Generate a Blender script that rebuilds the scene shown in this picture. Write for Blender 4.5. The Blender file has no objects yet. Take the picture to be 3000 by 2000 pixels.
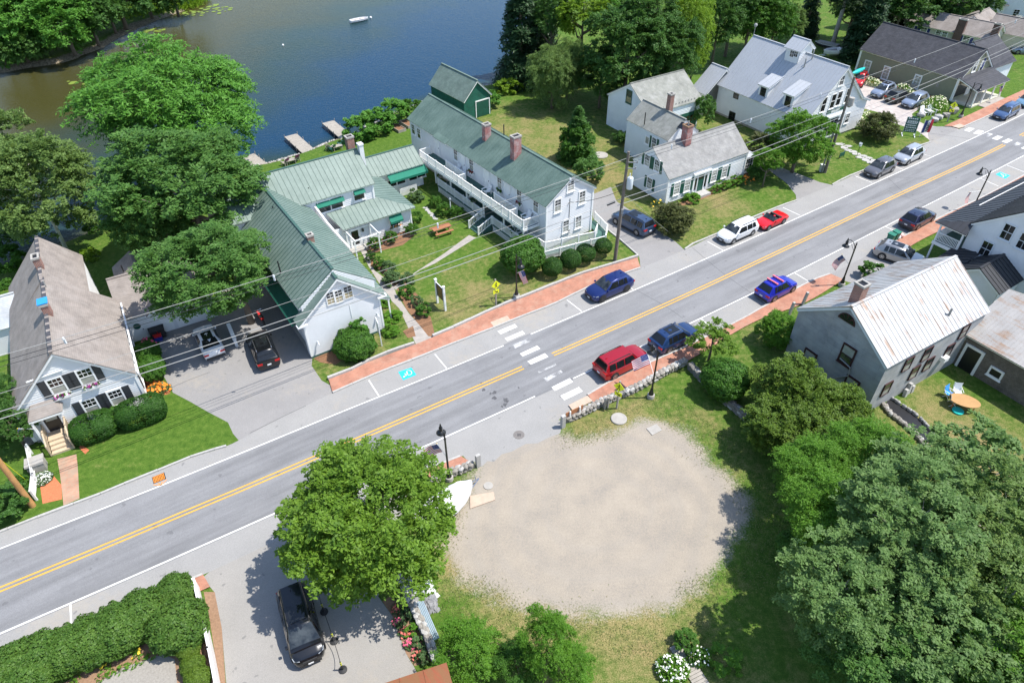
import bpy, bmesh, math, random
import numpy as np
from mathutils import Vector, Matrix
R = math.radians
random.seed(7)
S = bpy.context.scene
COL = S.collection
# ------------------------------------------------------------------ camera
F_PX, CAM_H = 2000.0, 38.5            # focal length in photo pixels (3000 wide), height over the street
_n = Vector((1530-1500, 3350-1000, F_PX)).normalized()      # straight down, in camera axes (x right, y down, z forward)
_h = (Vector((0, 0, 1)) - _n*_n.z).normalized()
_r = _n.cross(_h)
def cam2w(v): return Vector((v.dot(_r), v.dot(_h), -v.dot(_n)))
_ax, _ay, _az = cam2w(Vector((1, 0, 0))), cam2w(Vector((0, 1, 0))), cam2w(Vector((0, 0, 1)))
cam = bpy.data.objects.new('camera', bpy.data.cameras.new('camera')); COL.objects.link(cam)
m3 = Matrix((_ax, -_ay, -_az)).transposed()
cam.matrix_world = Matrix.Translation((0, 0, CAM_H)) @ m3.to_4x4()
cam.data.sensor_width = 36; cam.data.lens = F_PX/3000*36
cam.data.clip_start = .5; cam.data.clip_end = 3000
S.camera = cam
# ------------------------------------------------------------------ sky, sun, exposure
SUN_EL, SUN_AZ = R(62.0), R(2.0)      # azimuth from +x, anticlockwise
w = bpy.data.worlds.new('World'); S.world = w; w.use_nodes = True
nt = w.node_tree; nt.nodes.clear()
sky = nt.nodes.new('ShaderNodeTexSky'); sky.sky_type = 'NISHITA'; sky.sun_disc = False
sky.sun_elevation = SUN_EL; sky.sun_rotation = R(90)-SUN_AZ; sky.air_density = 1.0; sky.dust_density = .6
bg = nt.nodes.new('ShaderNodeBackground'); bg.inputs[1].default_value = .15
ow = nt.nodes.new('ShaderNodeOutputWorld')
nt.links.new(sky.outputs[0], bg.inputs[0]); nt.links.new(bg.outputs[0], ow.inputs[0])
sun = bpy.data.objects.new('sun', bpy.data.lights.new('sun', 'SUN')); COL.objects.link(sun)
sun.data.energy = 4.0; sun.data.angle = R(.5); sun.data.color = (1, .955, .88)
sd = Vector((math.cos(SUN_EL)*math.cos(SUN_AZ), math.cos(SUN_EL)*math.sin(SUN_AZ), math.sin(SUN_EL)))
sun.rotation_euler = sd.to_track_quat('Z', 'Y').to_euler(); sun.location = (40, 40, 90)
vs = S.view_settings; S.display_settings.display_device = 'sRGB'
vs.view_transform = 'Standard'; vs.look = 'None'; vs.gamma = 1; vs.use_curve_mapping = False
vs.exposure = .72
# ------------------------------------------------------------------ pixel of the photo -> point of the place
CAM = Vector((0, 0, CAM_H))
def ray(px, py): return _ax*(px-1500) + _ay*(py-1000) + _az*F_PX
def at(px, py, z=0.0):
    d = ray(px, py); return CAM + d*((z-CAM_H)/d.z)
def ats(pts, z=0.0): return [at(x, y, z) for x, y in pts]
CR = dict(A=(0,0,.5102),B=(700,150,.44643),C=(1150,150,.41445),D=(1450,0,.29762),E=(2050,0,.31884),F=(2500,0,.26781),G=(1750,200,.38258),H=(2300,350,.35070),I=(0,680,.39548),J=(400,800,.36139),K=(1100,750,.35072),L=(1600,800,.35072),M=(2200,700,.41451),N=(0,1550,.34014),O=(700,1200,.5102),Q=(1300,1300,.72279),
 a=(0,1400,.38265),b=(2600,200,.2551),c=(2000,400,.38265),d=(1400,700,.38265),e=(800,1000,.38265),f=(400,1000,.38265),g=(0,0,1))
def px(s, x, y): o = CR[s]; return (o[0]+x*o[2], o[1]+y*o[2])
def P(s, x, y, z=0.0): return at(*px(s, x, y), z)
def PP(s, *pts, z=0.0): return [P(s, x, y, z) for x, y in pts]
# ------------------------------------------------------------------ materials
MATS = {}
def lk(nt, a, b): nt.links.new(a, b)
def new_mat(name):
    m = bpy.data.materials.new(name); m.use_nodes = True; MATS[name] = m
    nt = m.node_tree; b = nt.nodes['Principled BSDF']
    return m, nt, b
def N(nt, t, **kw):
    n = nt.nodes.new(t)
    for k, v in kw.items(): setattr(n, k, v)
    return n
def noise(nt, vec, scale, detail=4, rough=.6):
    n = N(nt, 'ShaderNodeTexNoise'); n.inputs['Scale'].default_value = scale; n.inputs['Detail'].default_value = detail; n.inputs['Roughness'].default_value = rough
    lk(nt, vec, n.inputs['Vector']); return n.outputs['Fac']
def ramp(nt, fac, stops):
    n = N(nt, 'ShaderNodeValToRGB'); el = n.color_ramp.elements
    while len(el) < len(stops): el.new(.5)
    for e, (p, c) in zip(el, stops):
        e.position = p; e.color = (*c, 1) if not isinstance(c, (int, float)) else (c, c, c, 1)
    lk(nt, fac, n.inputs[0]); return n.outputs[0]
def mix(nt, f, a, b, mode='MIX'):
    n = N(nt, 'ShaderNodeMix', data_type='RGBA', blend_type=mode)
    for s, i in ((f, 0), (a, 6), (b, 7)):
        if isinstance(s, (int, float)): n.inputs[i].default_value = s if i == 0 else (s, s, s, 1)
        elif isinstance(s, tuple): n.inputs[i].default_value = (*s, 1)
        else: lk(nt, s, n.inputs[i])
    return n.outputs[2]
def math_(nt, op, a, b=0.0):
    n = N(nt, 'ShaderNodeMath', operation=op)
    for i, s in ((0, a), (1, b)):
        if isinstance(s, (int, float)): n.inputs[i].default_value = s
        else: lk(nt, s, n.inputs[i])
    return n.outputs[0]
def pos(nt): return N(nt, 'ShaderNodeNewGeometry').outputs['Position']
def mapv(nt, vec, rz=0.0, sc=(1, 1, 1)):
    n = N(nt, 'ShaderNodeMapping'); n.inputs['Rotation'].default_value = (0, 0, rz); lk(nt, vec, n.inputs['Vector'])
    k = N(nt, 'ShaderNodeMapping'); k.inputs['Scale'].default_value = sc; lk(nt, n.outputs[0], k.inputs['Vector']); return k.outputs[0]
def bump(nt, b, h, strength, dist=.02):
    n = N(nt, 'ShaderNodeBump'); n.inputs['Strength'].default_value = strength; n.inputs['Distance'].default_value = dist
    lk(nt, h, n.inputs['Height']); lk(nt, n.outputs[0], b.inputs['Normal'])
def mul(c, k): return tuple(min(1, x*k) for x in c)
def mat(name, col, rough=.75, var=.12, scale=2.5, metal=0, bmp=0, bscale=30, col2=None, spec=.5, coat=0):
    m, nt, b = new_mat(name); p = pos(nt)
    f1 = noise(nt, p, scale); f2 = noise(nt, p, scale*9, 2)
    f = math_(nt, 'ADD', math_(nt, 'MULTIPLY', f1, .65), math_(nt, 'MULTIPLY', f2, .35))
    c = ramp(nt, f, [(.3, mul(col, 1-var)), (.7, col2 or mul(col, 1+var))])
    lk(nt, c, b.inputs['Base Color'])
    b.inputs['Roughness'].default_value = rough; b.inputs['Metallic'].default_value = metal
    b.inputs['Specular IOR Level'].default_value = spec; b.inputs['Coat Weight'].default_value = coat
    if bmp: bump(nt, b, noise(nt, p, bscale, 3), bmp)
    return m
def leaf_mat(name, c1, c2, trans=.3, rough=.55):
    m, nt, b = new_mat(name); g = N(nt, 'ShaderNodeNewGeometry')
    f = math_(nt, 'ADD', math_(nt, 'MULTIPLY', g.outputs['Random Per Island'], .42), math_(nt, 'MULTIPLY', noise(nt, g.outputs['Position'], 1.1, 4, .7), .62))
    c = ramp(nt, f, [(.2, c1), (.55, tuple((x+y)/2 for x, y in zip(c1, c2))), (.85, c2)])
    lk(nt, c, b.inputs['Base Color']); b.inputs['Roughness'].default_value = rough; b.inputs['Specular IOR Level'].default_value = .25
    t = N(nt, 'ShaderNodeBsdfTranslucent'); lk(nt, mix(nt, .6, c, (c2[0]*1.3, c2[1]*1.25, c2[2])), t.inputs[0])
    mx = N(nt, 'ShaderNodeMixShader'); mx.inputs[0].default_value = trans
    lk(nt, b.outputs[0], mx.inputs[1]); lk(nt, t.outputs[0], mx.inputs[2]); lk(nt, mx.outputs[0], nt.nodes['Material Output'].inputs[0])
    return m
RDIR = R(33)
def wallvec(nt):      # along-wall / height coordinates for anything square to the street
    p = mapv(nt, pos(nt), -RDIR); s = N(nt, 'ShaderNodeSeparateXYZ'); lk(nt, p, s.inputs[0])
    c = N(nt, 'ShaderNodeCombineXYZ'); lk(nt, math_(nt, 'ADD', s.outputs[0], s.outputs[1]), c.inputs[0]); lk(nt, s.outputs[2], c.inputs[1])
    return c.outputs[0]
def brick_mat(name, c1, c2, mortar, bw=.21, rh=.075, vec='wall', msize=.012, rough=.85, off=.5, grime=None):
    m, nt, b = new_mat(name)
    v = wallvec(nt) if vec == 'wall' else mapv(nt, pos(nt), -RDIR)
    t = N(nt, 'ShaderNodeTexBrick'); lk(nt, v, t.inputs['Vector']); t.offset = off
    for k, c in (('Color1', c1), ('Color2', c2), ('Mortar', mortar)): t.inputs[k].default_value = (*c, 1)
    t.inputs['Scale'].default_value = 1; t.inputs['Brick Width'].default_value = bw; t.inputs['Row Height'].default_value = rh
    t.inputs['Mortar Size'].default_value = msize; t.inputs['Bias'].default_value = 0
    p = pos(nt); c = mix(nt, 1.0, t.outputs[0], ramp(nt, noise(nt, p, 1.1), [(.3, .78), (.7, 1.15)]), 'MULTIPLY')
    if grime: c = mix(nt, ramp(nt, noise(nt, p, .9, 6, .7), [(.5, 0), (.68, .8)]), c, grime)
    lk(nt, c, b.inputs['Base Color']); b.inputs['Roughness'].default_value = rough
    bump(nt, b, t.outputs['Fac'], -.25, .01)
    return m
M_white = mat('white_paint', (.72, .725, .73), .55, .07, .8)
M_wtrim = mat('white_trim', (.84, .84, .83), .5, .03)
M_offw = mat('pale_blue_white', (.66, .69, .72), .6, .08, 1.5)
M_cape = mat('cape_white_paint', (.72, .75, .77), .6, .07, 1.0)
M_sage = mat('sage_green_paint', (.25, .245, .165), .7, .06)
M_cream = mat('cream_paint', (.55, .52, .42), .7, .05)
M_green = mat('dark_green_paint', (.012, .085, .06), .5, .15)
M_awn = mat('green_canvas', (.008, .17, .11), .8, .12)
M_deck = mat('green_deck_paint', (.05, .12, .10), .7, .25, 1.5)
M_black = mat('black_paint', (.014, .014, .016), .35, .2)
M_shut = mat('charcoal_shutter', (.035, .038, .045), .5, .15)
M_groof = mat('green_metal_roof', (.125, .185, .16), .5, .16, .6, metal=0, col2=(.185, .245, .215), spec=.4)
M_gseam = mat('green_roof_seam', (.05, .11, .09), .5, .1)
M_mroof = mat('motel_green_roof', (.09, .15, .125), .6, .2, .7, col2=(.145, .21, .18), spec=.35)
M_zinc = mat('pale_zinc_roof', (.42, .44, .47), .5, .06, .5, metal=.1, spec=.5)
M_bmet = mat('black_metal_roof', (.028, .030, .036), .45, .2)
M_foun = mat('concrete', (.36, .34, .31), .9, .15, 2, bmp=.3)
M_gran = mat('granite', (.40, .39, .37), .85, .22, 6, bmp=.4, bscale=18)
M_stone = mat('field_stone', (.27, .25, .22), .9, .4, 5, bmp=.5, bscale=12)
M_stone_shade = mat('shaded_wall_stone', (.18, .17, .155), .9, .4, 5, bmp=.5, bscale=12)  # darker copy of the field stone, with shade painted into its colour
M_wood = mat('weathered_wood', (.33, .30, .26), .85, .22, 3)
M_woodn = mat('new_deck_wood', (.50, .40, .28), .8, .15, 4)
M_woodr = mat('red_brown_wood', (.36, .15, .07), .7, .2, 5)
M_pole = mat('utility_pole_wood', (.17, .145, .12), .9, .3, 2)
M_polen = mat('orange_pole_wood', (.42, .22, .08), .85, .35, 1.5)
M_bark = mat('tree_bark', (.16, .13, .10), .95, .3, 4, bmp=.5)
M_barkg = mat('pale_grey_bark', (.36, .34, .31), .9, .3, 4)
M_barkw = mat('white_birch_bark', (.62, .60, .55), .8, .25, 3)
M_iron = mat('black_iron', (.012, .013, .014), .35, .2, spec=.6)
M_wire = mat('cable_grey', (.30, .30, .29), .6, .1)
M_wireb = mat('cable_black', (.02, .02, .022), .6, .1)
M_glass, _nt, _b = new_mat('window_glass')
lk(_nt, ramp(_nt, noise(_nt, pos(_nt), 1.7, 3), [(.35, (.012, .016, .02)), (.65, (.06, .07, .075))]), _b.inputs['Base Color']); _b.inputs['Roughness'].default_value = .06; _b.inputs['Specular IOR Level'].default_value = .7
M_glassd = mat('dark_glass', (.012, .014, .016), .05, .3, spec=.6)
M_curt = mat('curtained_glass', (.34, .34, .30), .25, .35, 2.2, spec=.6)
M_blind = mat('tan_blind', (.36, .29, .16), .5, .2, 3)
M_yel = mat('fluorescent_yellow', (.82, .88, .02), .5, .03)
M_red = mat('red_paint', (.55, .02, .02), .5, .1)
M_teal = mat('turquoise_plastic', (.02, .50, .46), .4, .08)
M_blue = mat('blue_plastic', (.03, .28, .68), .45, .08)
M_navy = mat('navy_cloth', (.03, .045, .20), .8, .1)
M_fred = mat('flag_red', (.50, .03, .05), .8, .05)
M_fwht = mat('flag_white', (.80, .80, .80), .8, .05)
M_tarp = mat('white_tarp', (.62, .62, .62), .5, .1, 1.2, bmp=.7, bscale=3)
M_gtarp = mat('grey_tarp', (.20, .20, .21), .6, .5, 4, bmp=.6, bscale=9)
M_mulch = mat('bark_mulch', (.22, .115, .06), .95, .35, 7, bmp=.6, bscale=40)
M_omul = mat('orange_mulch', (.52, .16, .07), .95, .25, 8, bmp=.6, bscale=40)
M_soil = mat('dry_mulch', (.27, .165, .10), .95, .3, 7, bmp=.6, bscale=40)
M_brick = brick_mat('chimney_brick', (.30, .085, .05), (.22, .065, .045), (.38, .33, .29))
M_brickp = brick_mat('patchy_brick', (.36, .07, .06), (.28, .06, .05), (.42, .30, .28), grime=(.5, .43, .42))
M_brickd = brick_mat('dark_brick', (.13, .05, .04), (.10, .04, .035), (.20, .15, .13))
M_pave = brick_mat('sidewalk_brick', (.42, .182, .118), (.355, .155, .10), (.38, .23, .165), .2, .1, 'top', .006, grime=(.41, .25, .18))
M_path = brick_mat('worn_brick_path', (.46, .22, .14), (.40, .25, .17), (.36, .28, .2), .2, .1, 'top', .01, grime=(.34, .27, .2))
M_paver = brick_mat('pink_grey_pavers', (.47, .41, .38), (.43, .385, .36), (.36, .33, .31), .6, .3, 'top', .012)
def shingle(name, c1, c2, dark, bw=.33, rh=.1, grime=None): return brick_mat(name, c1, c2, dark, bw, rh, 'wall', .006, .95, .5, grime)
M_shg = shingle('grey_shingle', (.30, .295, .28), (.26, .255, .25), (.18, .18, .175))
M_shgg = shingle('worn_grey_shingle', (.27, .27, .24), (.24, .245, .22), (.16, .17, .15), grime=(.33, .33, .31))
M_sht = shingle('tan_shingle', (.285, .25, .225), (.25, .22, .20), (.19, .165, .15), grime=(.30, .27, .25))
M_shd = shingle('charcoal_shingle', (.055, .056, .066), (.075, .075, .085), (.035, .035, .04))
M_shb = shingle('blue_grey_shingle', (.46, .48, .50), (.40, .43, .46), (.3, .32, .34))
M_shgn = shingle('green_shingle', (.17, .23, .20), (.14, .20, .17), (.09, .13, .11))
M_wsh = shingle('weathered_wall_shingle', (.14, .12, .10), (.19, .165, .14), (.05, .045, .04), .18, .13)
M_gsh = shingle('green_wall_shingle', (.012, .13, .085), (.015, .10, .07), (.006, .05, .035), .2, .14)
M_block = brick_mat('granite_ashlar', (.36, .365, .37), (.31, .32, .335), (.26, .265, .27), 1.6, .42, 'wall', .012, .9, .5, (.36, .345, .33))
def rust_mat(name, base, amount):
    m, nt, b = new_mat(name); p = mapv(nt, pos(nt), -RDIR, (3.0, .35, .35))
    f = noise(nt, p, 1.0, 6, .7); f2 = noise(nt, mapv(nt, pos(nt), 0, (1, 1, 1)), .7, 4)
    c = mix(nt, ramp(nt, f2, [(.3, 0), (.7, 1)]), base, mul(base, .78))
    c = mix(nt, ramp(nt, math_(nt, 'ADD', math_(nt, 'MULTIPLY', f, .7), math_(nt, 'MULTIPLY', f2, .3)), [(.53-amount, 0), (.63-amount, .7), (.78, 1)]), c, (.30, .16, .075))
    lk(nt, c, b.inputs['Base Color']); b.inputs['Roughness'].default_value = .5; b.inputs['Metallic'].default_value = .25
    return m
M_rust = rust_mat('rust_streaked_tin', (.52, .52, .52), .015)
M_rustc = rust_mat('corrugated_tin', (.40, .385, .37), .02)
M_rred = rust_mat('rusty_red_roof', (.42, .13, .07), .12)
# ------------------------------------------------------------------ objects
def tag(o, label=None, cat=None, group=None, kind=None):
    for k, v in (('label', label), ('category', cat), ('group', group), ('kind', kind)):
        if v: o[k] = v
    return o
def link(name, data, parent=None, loc=None, rot=None, scale=None, mat=None):
    o = bpy.data.objects.new(name, data); COL.objects.link(o)
    if parent: o.parent = parent
    if loc is not None: o.location = loc
    if rot is not None: o.rotation_euler = rot
    if scale is not None: o.scale = scale
    if mat is not None:
        if len(data.materials) == 0: data.materials.append(None)
        o.material_slots[0].link = 'OBJECT'; o.material_slots[0].material = mat
    return o
def thing(name, label, cat, loc=(0, 0, 0), rz=0.0, group=None):
    o = link(name, None, None, loc, (0, 0, rz)); o.empty_display_size = .3
    return tag(o, label, cat, group)
class MB:
    def __init__(s): s.v = []; s.f = []; s.mi = []; s.m = 0
    def poly(s, pts):
        i = len(s.v); s.v += [tuple(p) for p in pts]; s.f.append(tuple(range(i, i+len(pts)))); s.mi.append(s.m); return s
    def box(s, x0, x1, y0, y1, z0, z1):
        i = len(s.v); s.v += [(x, y, z) for z in (z0, z1) for x, y in ((x0, y0), (x1, y0), (x1, y1), (x0, y1))]
        for f in ((3, 2, 1, 0), (4, 5, 6, 7), (0, 1, 5, 4), (1, 2, 6, 5), (2, 3, 7, 6), (3, 0, 4, 7)): s.f.append(tuple(i+k for k in f)); s.mi.append(s.m)
        return s
    def prism(s, pts, dz, top=None):      # pts: 3-D polygon, extruded by vector dz
        d = Vector(dz) if not isinstance(dz, (int, float)) else Vector((0, 0, dz))
        a = [Vector(p) for p in pts]; b = [p+d for p in a]; n = len(a); i = len(s.v)
        s.v += [tuple(p) for p in a+b]; s.f += [tuple(range(i+n-1, i-1, -1)), tuple(range(i+n, i+2*n))]; s.mi += [s.m]*2
        for k in range(n): s.f.append((i+k, i+(k+1) % n, i+n+(k+1) % n, i+n+k)); s.mi.append(s.m)
        return s
    def bar(s, p, q, w, h=None, up=(0, 0, 1)):
        p, q = Vector(p), Vector(q); h = h or w; d = (q-p).normalized(); u = Vector(up)
        if abs(d.dot(u)) > .98: u = Vector((1, 0, 0))
        a = d.cross(u).normalized(); b = a.cross(d).normalized(); a *= w/2; b *= h/2
        return s.prism([p-a-b, p+a-b, p+a+b, p-a+b], q-p)
    def tube(s, pts, r, n=6, cap=True):
        pts = [Vector(p) for p in pts]; rr = r if isinstance(r, (list, tuple)) else [r]*len(pts); i0 = len(s.v); ref = None
        for k, p in enumerate(pts):
            d = (pts[min(k+1, len(pts)-1)]-pts[max(k-1, 0)]).normalized()
            if ref is None: ref = d.orthogonal().normalized()
            a = (ref-d*ref.dot(d)).normalized(); b = d.cross(a); ref = a
            for j in range(n):
                t = 2*math.pi*j/n; s.v.append(tuple(p+(a*math.cos(t)+b*math.sin(t))*rr[k]))
        for k in range(len(pts)-1):
            for j in range(n):
                s.f.append((i0+k*n+j, i0+k*n+(j+1) % n, i0+(k+1)*n+(j+1) % n, i0+(k+1)*n+j)); s.mi.append(s.m)
        if cap:
            s.f += [tuple(i0+j for j in range(n-1, -1, -1)), tuple(i0+(len(pts)-1)*n+j for j in range(n))]; s.mi += [s.m]*2
        return s
    def lathe(s, prof, c=(0, 0, 0), n=12):     # prof: (r, z) bottom to top
        c = Vector(c); return s.tube([c+Vector((0, 0, z)) for r, z in prof], [max(r, .001) for r, z in prof], n)
    def ball(s, c, r, n=8, m=5):
        rz = r[2] if isinstance(r, tuple) else r; rx = r[0] if isinstance(r, tuple) else r
        return s.lathe([(rx*math.sin(math.pi*k/m), -rz*math.cos(math.pi*k/m)) for k in range(m+1)], c, n)
    def mesh(s, name, mats, smooth=False, ang=None):
        me = bpy.data.meshes.new(name); me.from_pydata(s.v, [], s.f)
        for m in (mats if isinstance(mats, (list, tuple)) else [mats]): me.materials.append(m)
        if any(s.mi): me.polygons.foreach_set('material_index', s.mi)
        if smooth:
            me.shade_smooth()
            if ang: me.set_sharp_from_angle(angle=R(ang))
        me.update(); return me
    def build(s, name, mats, parent=None, smooth=False, ang=None, **kw): return link(name, s.mesh(name, mats, smooth, ang), parent, **kw)
UNIT = MB().box(-.5, .5, -.5, .5, 0, 1).mesh('unit_block', None)
def block(name, parent, loc, scale, rz=0.0, mat=None): return link(name, UNIT, parent, loc, (0, 0, rz), scale, mat)
def clip(poly, nx, ny, c):     # keep nx*u+ny*v <= c
    out = []
    for i, a in enumerate(poly):
        b = poly[(i+1) % len(poly)]; da = nx*a[0]+ny*a[1]-c; db = nx*b[0]+ny*b[1]-c
        if da <= 0: out.append(a)
        if da*db < 0:
            t = da/(da-db); out.append((a[0]+(b[0]-a[0])*t, a[1]+(b[1]-a[1])*t))
    return out
# ------------------------------------------------------------------ terrain
LAKE = [(-150, 60), (-90, 46), (-64, 52), (-51.7, 58.2), (-47.5, 64.5), (-44.8, 66.9), (-39, 73.5), (-34.3, 80), (-29, 83.5), (-22.6, 89.5), (-17.2, 97.4), (-11, 104.5), (-3, 108.5), (0.5, 114), (1.2, 121), (6, 134), (14, 160), (22, 240), (-150, 240), (-110, 200), (-67, 157), (-73, 142), (-74, 130), (-78, 122), (-86, 118), (-96, 112), (-150, 104)]
def sdf(x, y, poly):            # signed distance, negative inside
    pts = np.array(poly, float); d = np.full(x.shape, 1e9); ins = np.zeros(x.shape, bool)
    for i in range(len(pts)):
        a = pts[i]; b = pts[(i+1) % len(pts)]; e = b-a; t = np.clip(((x-a[0])*e[0]+(y-a[1])*e[1])/(e@e), 0, 1)
        d = np.minimum(d, np.hypot(x-a[0]-t*e[0], y-a[1]-t*e[1]))
        c = (a[1] > y) != (b[1] > y); xi = a[0]+(y-a[1])*e[0]/(e[1] if e[1] else 1e-9); ins ^= c & (x < xi)
    return np.where(ins, -d, d)
def vnoise(x, y, s, seed=0):
    g = np.random.RandomState(seed).rand(64, 64); u = x/s; v = y/s; i = np.floor(u).astype(int); j = np.floor(v).astype(int); fu = u-i; fv = v-j
    fu = fu*fu*(3-2*fu); fv = fv*fv*(3-2*fv); q = lambda a, b: g[a % 64, b % 64]
    return (q(i, j)*(1-fu)+q(i+1, j)*fu)*(1-fv)+(q(i, j+1)*(1-fu)+q(i+1, j+1)*fu)*fv
def grid_mesh(name, xs, ys, zf, keep=None, attrs=None, mats=None):
    X, Y = np.meshgrid(xs, ys); Z = zf(X, Y); ny, nx = X.shape
    V = np.stack([X, Y, Z], -1).reshape(-1, 3); I = np.arange(nx*ny).reshape(ny, nx)
    Fq = np.stack([I[:-1, :-1], I[:-1, 1:], I[1:, 1:], I[1:, :-1]], -1).reshape(-1, 4)
    if keep is not None:
        k = keep(X, Y).reshape(-1)[Fq].any(1); Fq = Fq[k]; u, inv = np.unique(Fq, return_inverse=True); V = V[u]; Fq = inv.reshape(-1, 4)
    me = bpy.data.meshes.new(name); me.vertices.add(len(V)); me.vertices.foreach_set('co', V.ravel().astype('f'))
    me.loops.add(Fq.size); me.loops.foreach_set('vertex_index', Fq.ravel().astype('i')); me.polygons.add(len(Fq)); me.polygons.foreach_set('loop_start', np.arange(0, Fq.size, 4, dtype='i'))
    me.update(calc_edges=True); me.shade_smooth()
    for an, fn in (attrs or {}).items():
        a = me.attributes.new(an, 'FLOAT', 'POINT'); a.data.foreach_set('value', fn(V[:, 0], V[:, 1]).astype('f'))
    for m in mats or []: me.materials.append(m)
    return me
DRY = [(7, 82, 11, .42), (0, 92, 8, .3), (12, 72, 6, .35), (-5, 49.5, 5, .35), (1, 52, 6, .4), (8, 56.5, 4, .3), (20, 64, 8, .25), (24, 69.5, 3, .5), (-11, 59, 4, .15), (32.5, 34.5, 4.5, .55), (34, 30, 5, .5), (7, 36, 4, .55), (14, 35.5, 4, .2), (17, 31, 3, .15), (0, 23, 3, .4), (3, 19.5, 5, .5), (9, 18.5, 4, .4), (-3, 25, 2.5, .7), (-14, 45, 4, .5), (33, 57, 4, .2), (52, 83, 3, .4), (22, 45.5, 5, .2), (36, 78, 6, .1), (40, 95, 10, .3), (36, 82, 5, .2), (-32, 33, 6, -.35), (-25, 36, 6, -.35), (-30, 90, 12, -.3), (-14, 92, 8, -.2), (75, 100, 15, -.1), (27, 92, 8, .25)]
def dryness(x, y):
    d = np.full(x.shape, .16)
    for a, b, r, k in DRY: d += k*.8*np.exp(-((x-a)**2+(y-b)**2)/(r*r))
    return np.clip(d, 0, 1)
def grass_color(nt):
    p = pos(nt); dry = N(nt, 'ShaderNodeAttribute', attribute_name='dry').outputs['Fac']
    n1 = noise(nt, p, .35, 5, .65); n2 = noise(nt, p, 2.2, 5, .7); n3 = noise(nt, p, 14, 3, .7)
    g = ramp(nt, n2, [(.3, (.045, .105, .012)), (.55, (.088, .162, .022)), (.75, (.145, .205, .040))])
    s = ramp(nt, n3, [(.3, (.17, .145, .05)), (.7, (.40, .30, .155))])
    f = math_(nt, 'ADD', dry, math_(nt, 'ADD', math_(nt, 'MULTIPLY', n1, 1.2), math_(nt, 'ADD', math_(nt, 'MULTIPLY', n2, 1.1), math_(nt, 'MULTIPLY', n3, .35))))
    m = N(nt, 'ShaderNodeMapRange'); m.inputs[1].default_value = 1.42; m.inputs[2].default_value = 2.25; m.inputs[4].default_value = .92; m.interpolation_type = 'SMOOTHSTEP'; lk(nt, f, m.inputs[0])
    c = mix(nt, m.outputs[0], g, s)
    return mix(nt, 1.0, c, ramp(nt, n3, [(.25, .62), (.75, 1.25)]), 'MULTIPLY'), n3
M_grass, _nt, _b = new_mat('lawn_grass')
_c, _n3 = grass_color(_nt)
_sh = N(_nt, 'ShaderNodeAttribute', attribute_name='shore').outputs['Fac']      # stony shore and lake bed
_bed = ramp(_nt, noise(_nt, pos(_nt), 3, 5, .7), [(.35, (.10, .075, .04)), (.65, (.34, .29, .22))])
_c = mix(_nt, ramp(_nt, math_(_nt, 'ADD', _sh, math_(_nt, 'MULTIPLY', noise(_nt, pos(_nt), 1.6, 4), .5)), [(.62, 0), (.82, 1)]), _c, _bed)
lk(_nt, _c, _b.inputs['Base Color']); _b.inputs['Roughness'].default_value = .95; _b.inputs['Specular IOR Level'].default_value = .15; bump(_nt, _b, _n3, .7, .08)
def land_z(x, y):
    s = sdf(x, y, LAKE)+vnoise(x, y, 2.3, 3)*1.2-.6
    return np.where(s > 1.4, 0, np.maximum(-2.2, (s-1.4)*.42-np.clip(-s-8, 0, 50)*.05)) + 0
ys = np.concatenate([np.arange(8, 130, .8), np.arange(130, 470, 6.)]); xs = np.concatenate([np.arange(-300, -104, 7.), np.arange(-104, 112, .8), np.arange(112, 330, 7.)])
me = grid_mesh('ground', xs, ys, land_z, None, {'dry': dryness, 'shore': lambda x, y: np.clip((2.2-sdf(x, y, LAKE))/2.2, 0, 1)}, [M_grass])
tag(link('ground', me), 'mown lawn and bare grassland of the village', None, None, 'structure')
# the lake
M_water, _nt, _b = new_mat('lake_water')
_p = pos(_nt); _far = N(_nt, 'ShaderNodeAttribute', attribute_name='brown').outputs['Fac']
_k = math_(_nt, 'ADD', _far, math_(_nt, 'MULTIPLY', math_(_nt, 'SUBTRACT', noise(_nt, _p, .06, 3), .5), .5))
lk(_nt, ramp(_nt, _k, [(.12, (.008, .038, .082)), (.48, (.020, .042, .038)), (.85, (.048, .046, .014))]), _b.inputs['Base Color'])  # the sky's reflected blue is painted into the water's body colour
_b.inputs['Roughness'].default_value = .10; _b.inputs['IOR'].default_value = 1.33; _b.inputs['Specular IOR Level'].default_value = .13
_w1 = noise(_nt, mapv(_nt, _p, R(20), (1, 2.2, 1)), 1.9, 4, .6)
bump(_nt, _b, _w1, .6, .08)
def brown(x, y):     # brown of shallows and painted tree reflections towards the west end and shores
    s = -sdf(x, y, LAKE); return np.clip(.62-(x+48)/52+(y-120)/190, 0, 1)+np.clip(.5-s/7, 0, .5)
me = grid_mesh('lake', np.arange(-200, 60, 4.), np.arange(44, 300, 4.), lambda x, y: np.full(x.shape, -.75), lambda x, y: sdf(x, y, LAKE) < 6, {'brown': brown}, [M_water])
tag(link('lake', me), 'dark lake water, reflections painted into its colour, brown to the west', None, None, 'structure')
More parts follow.
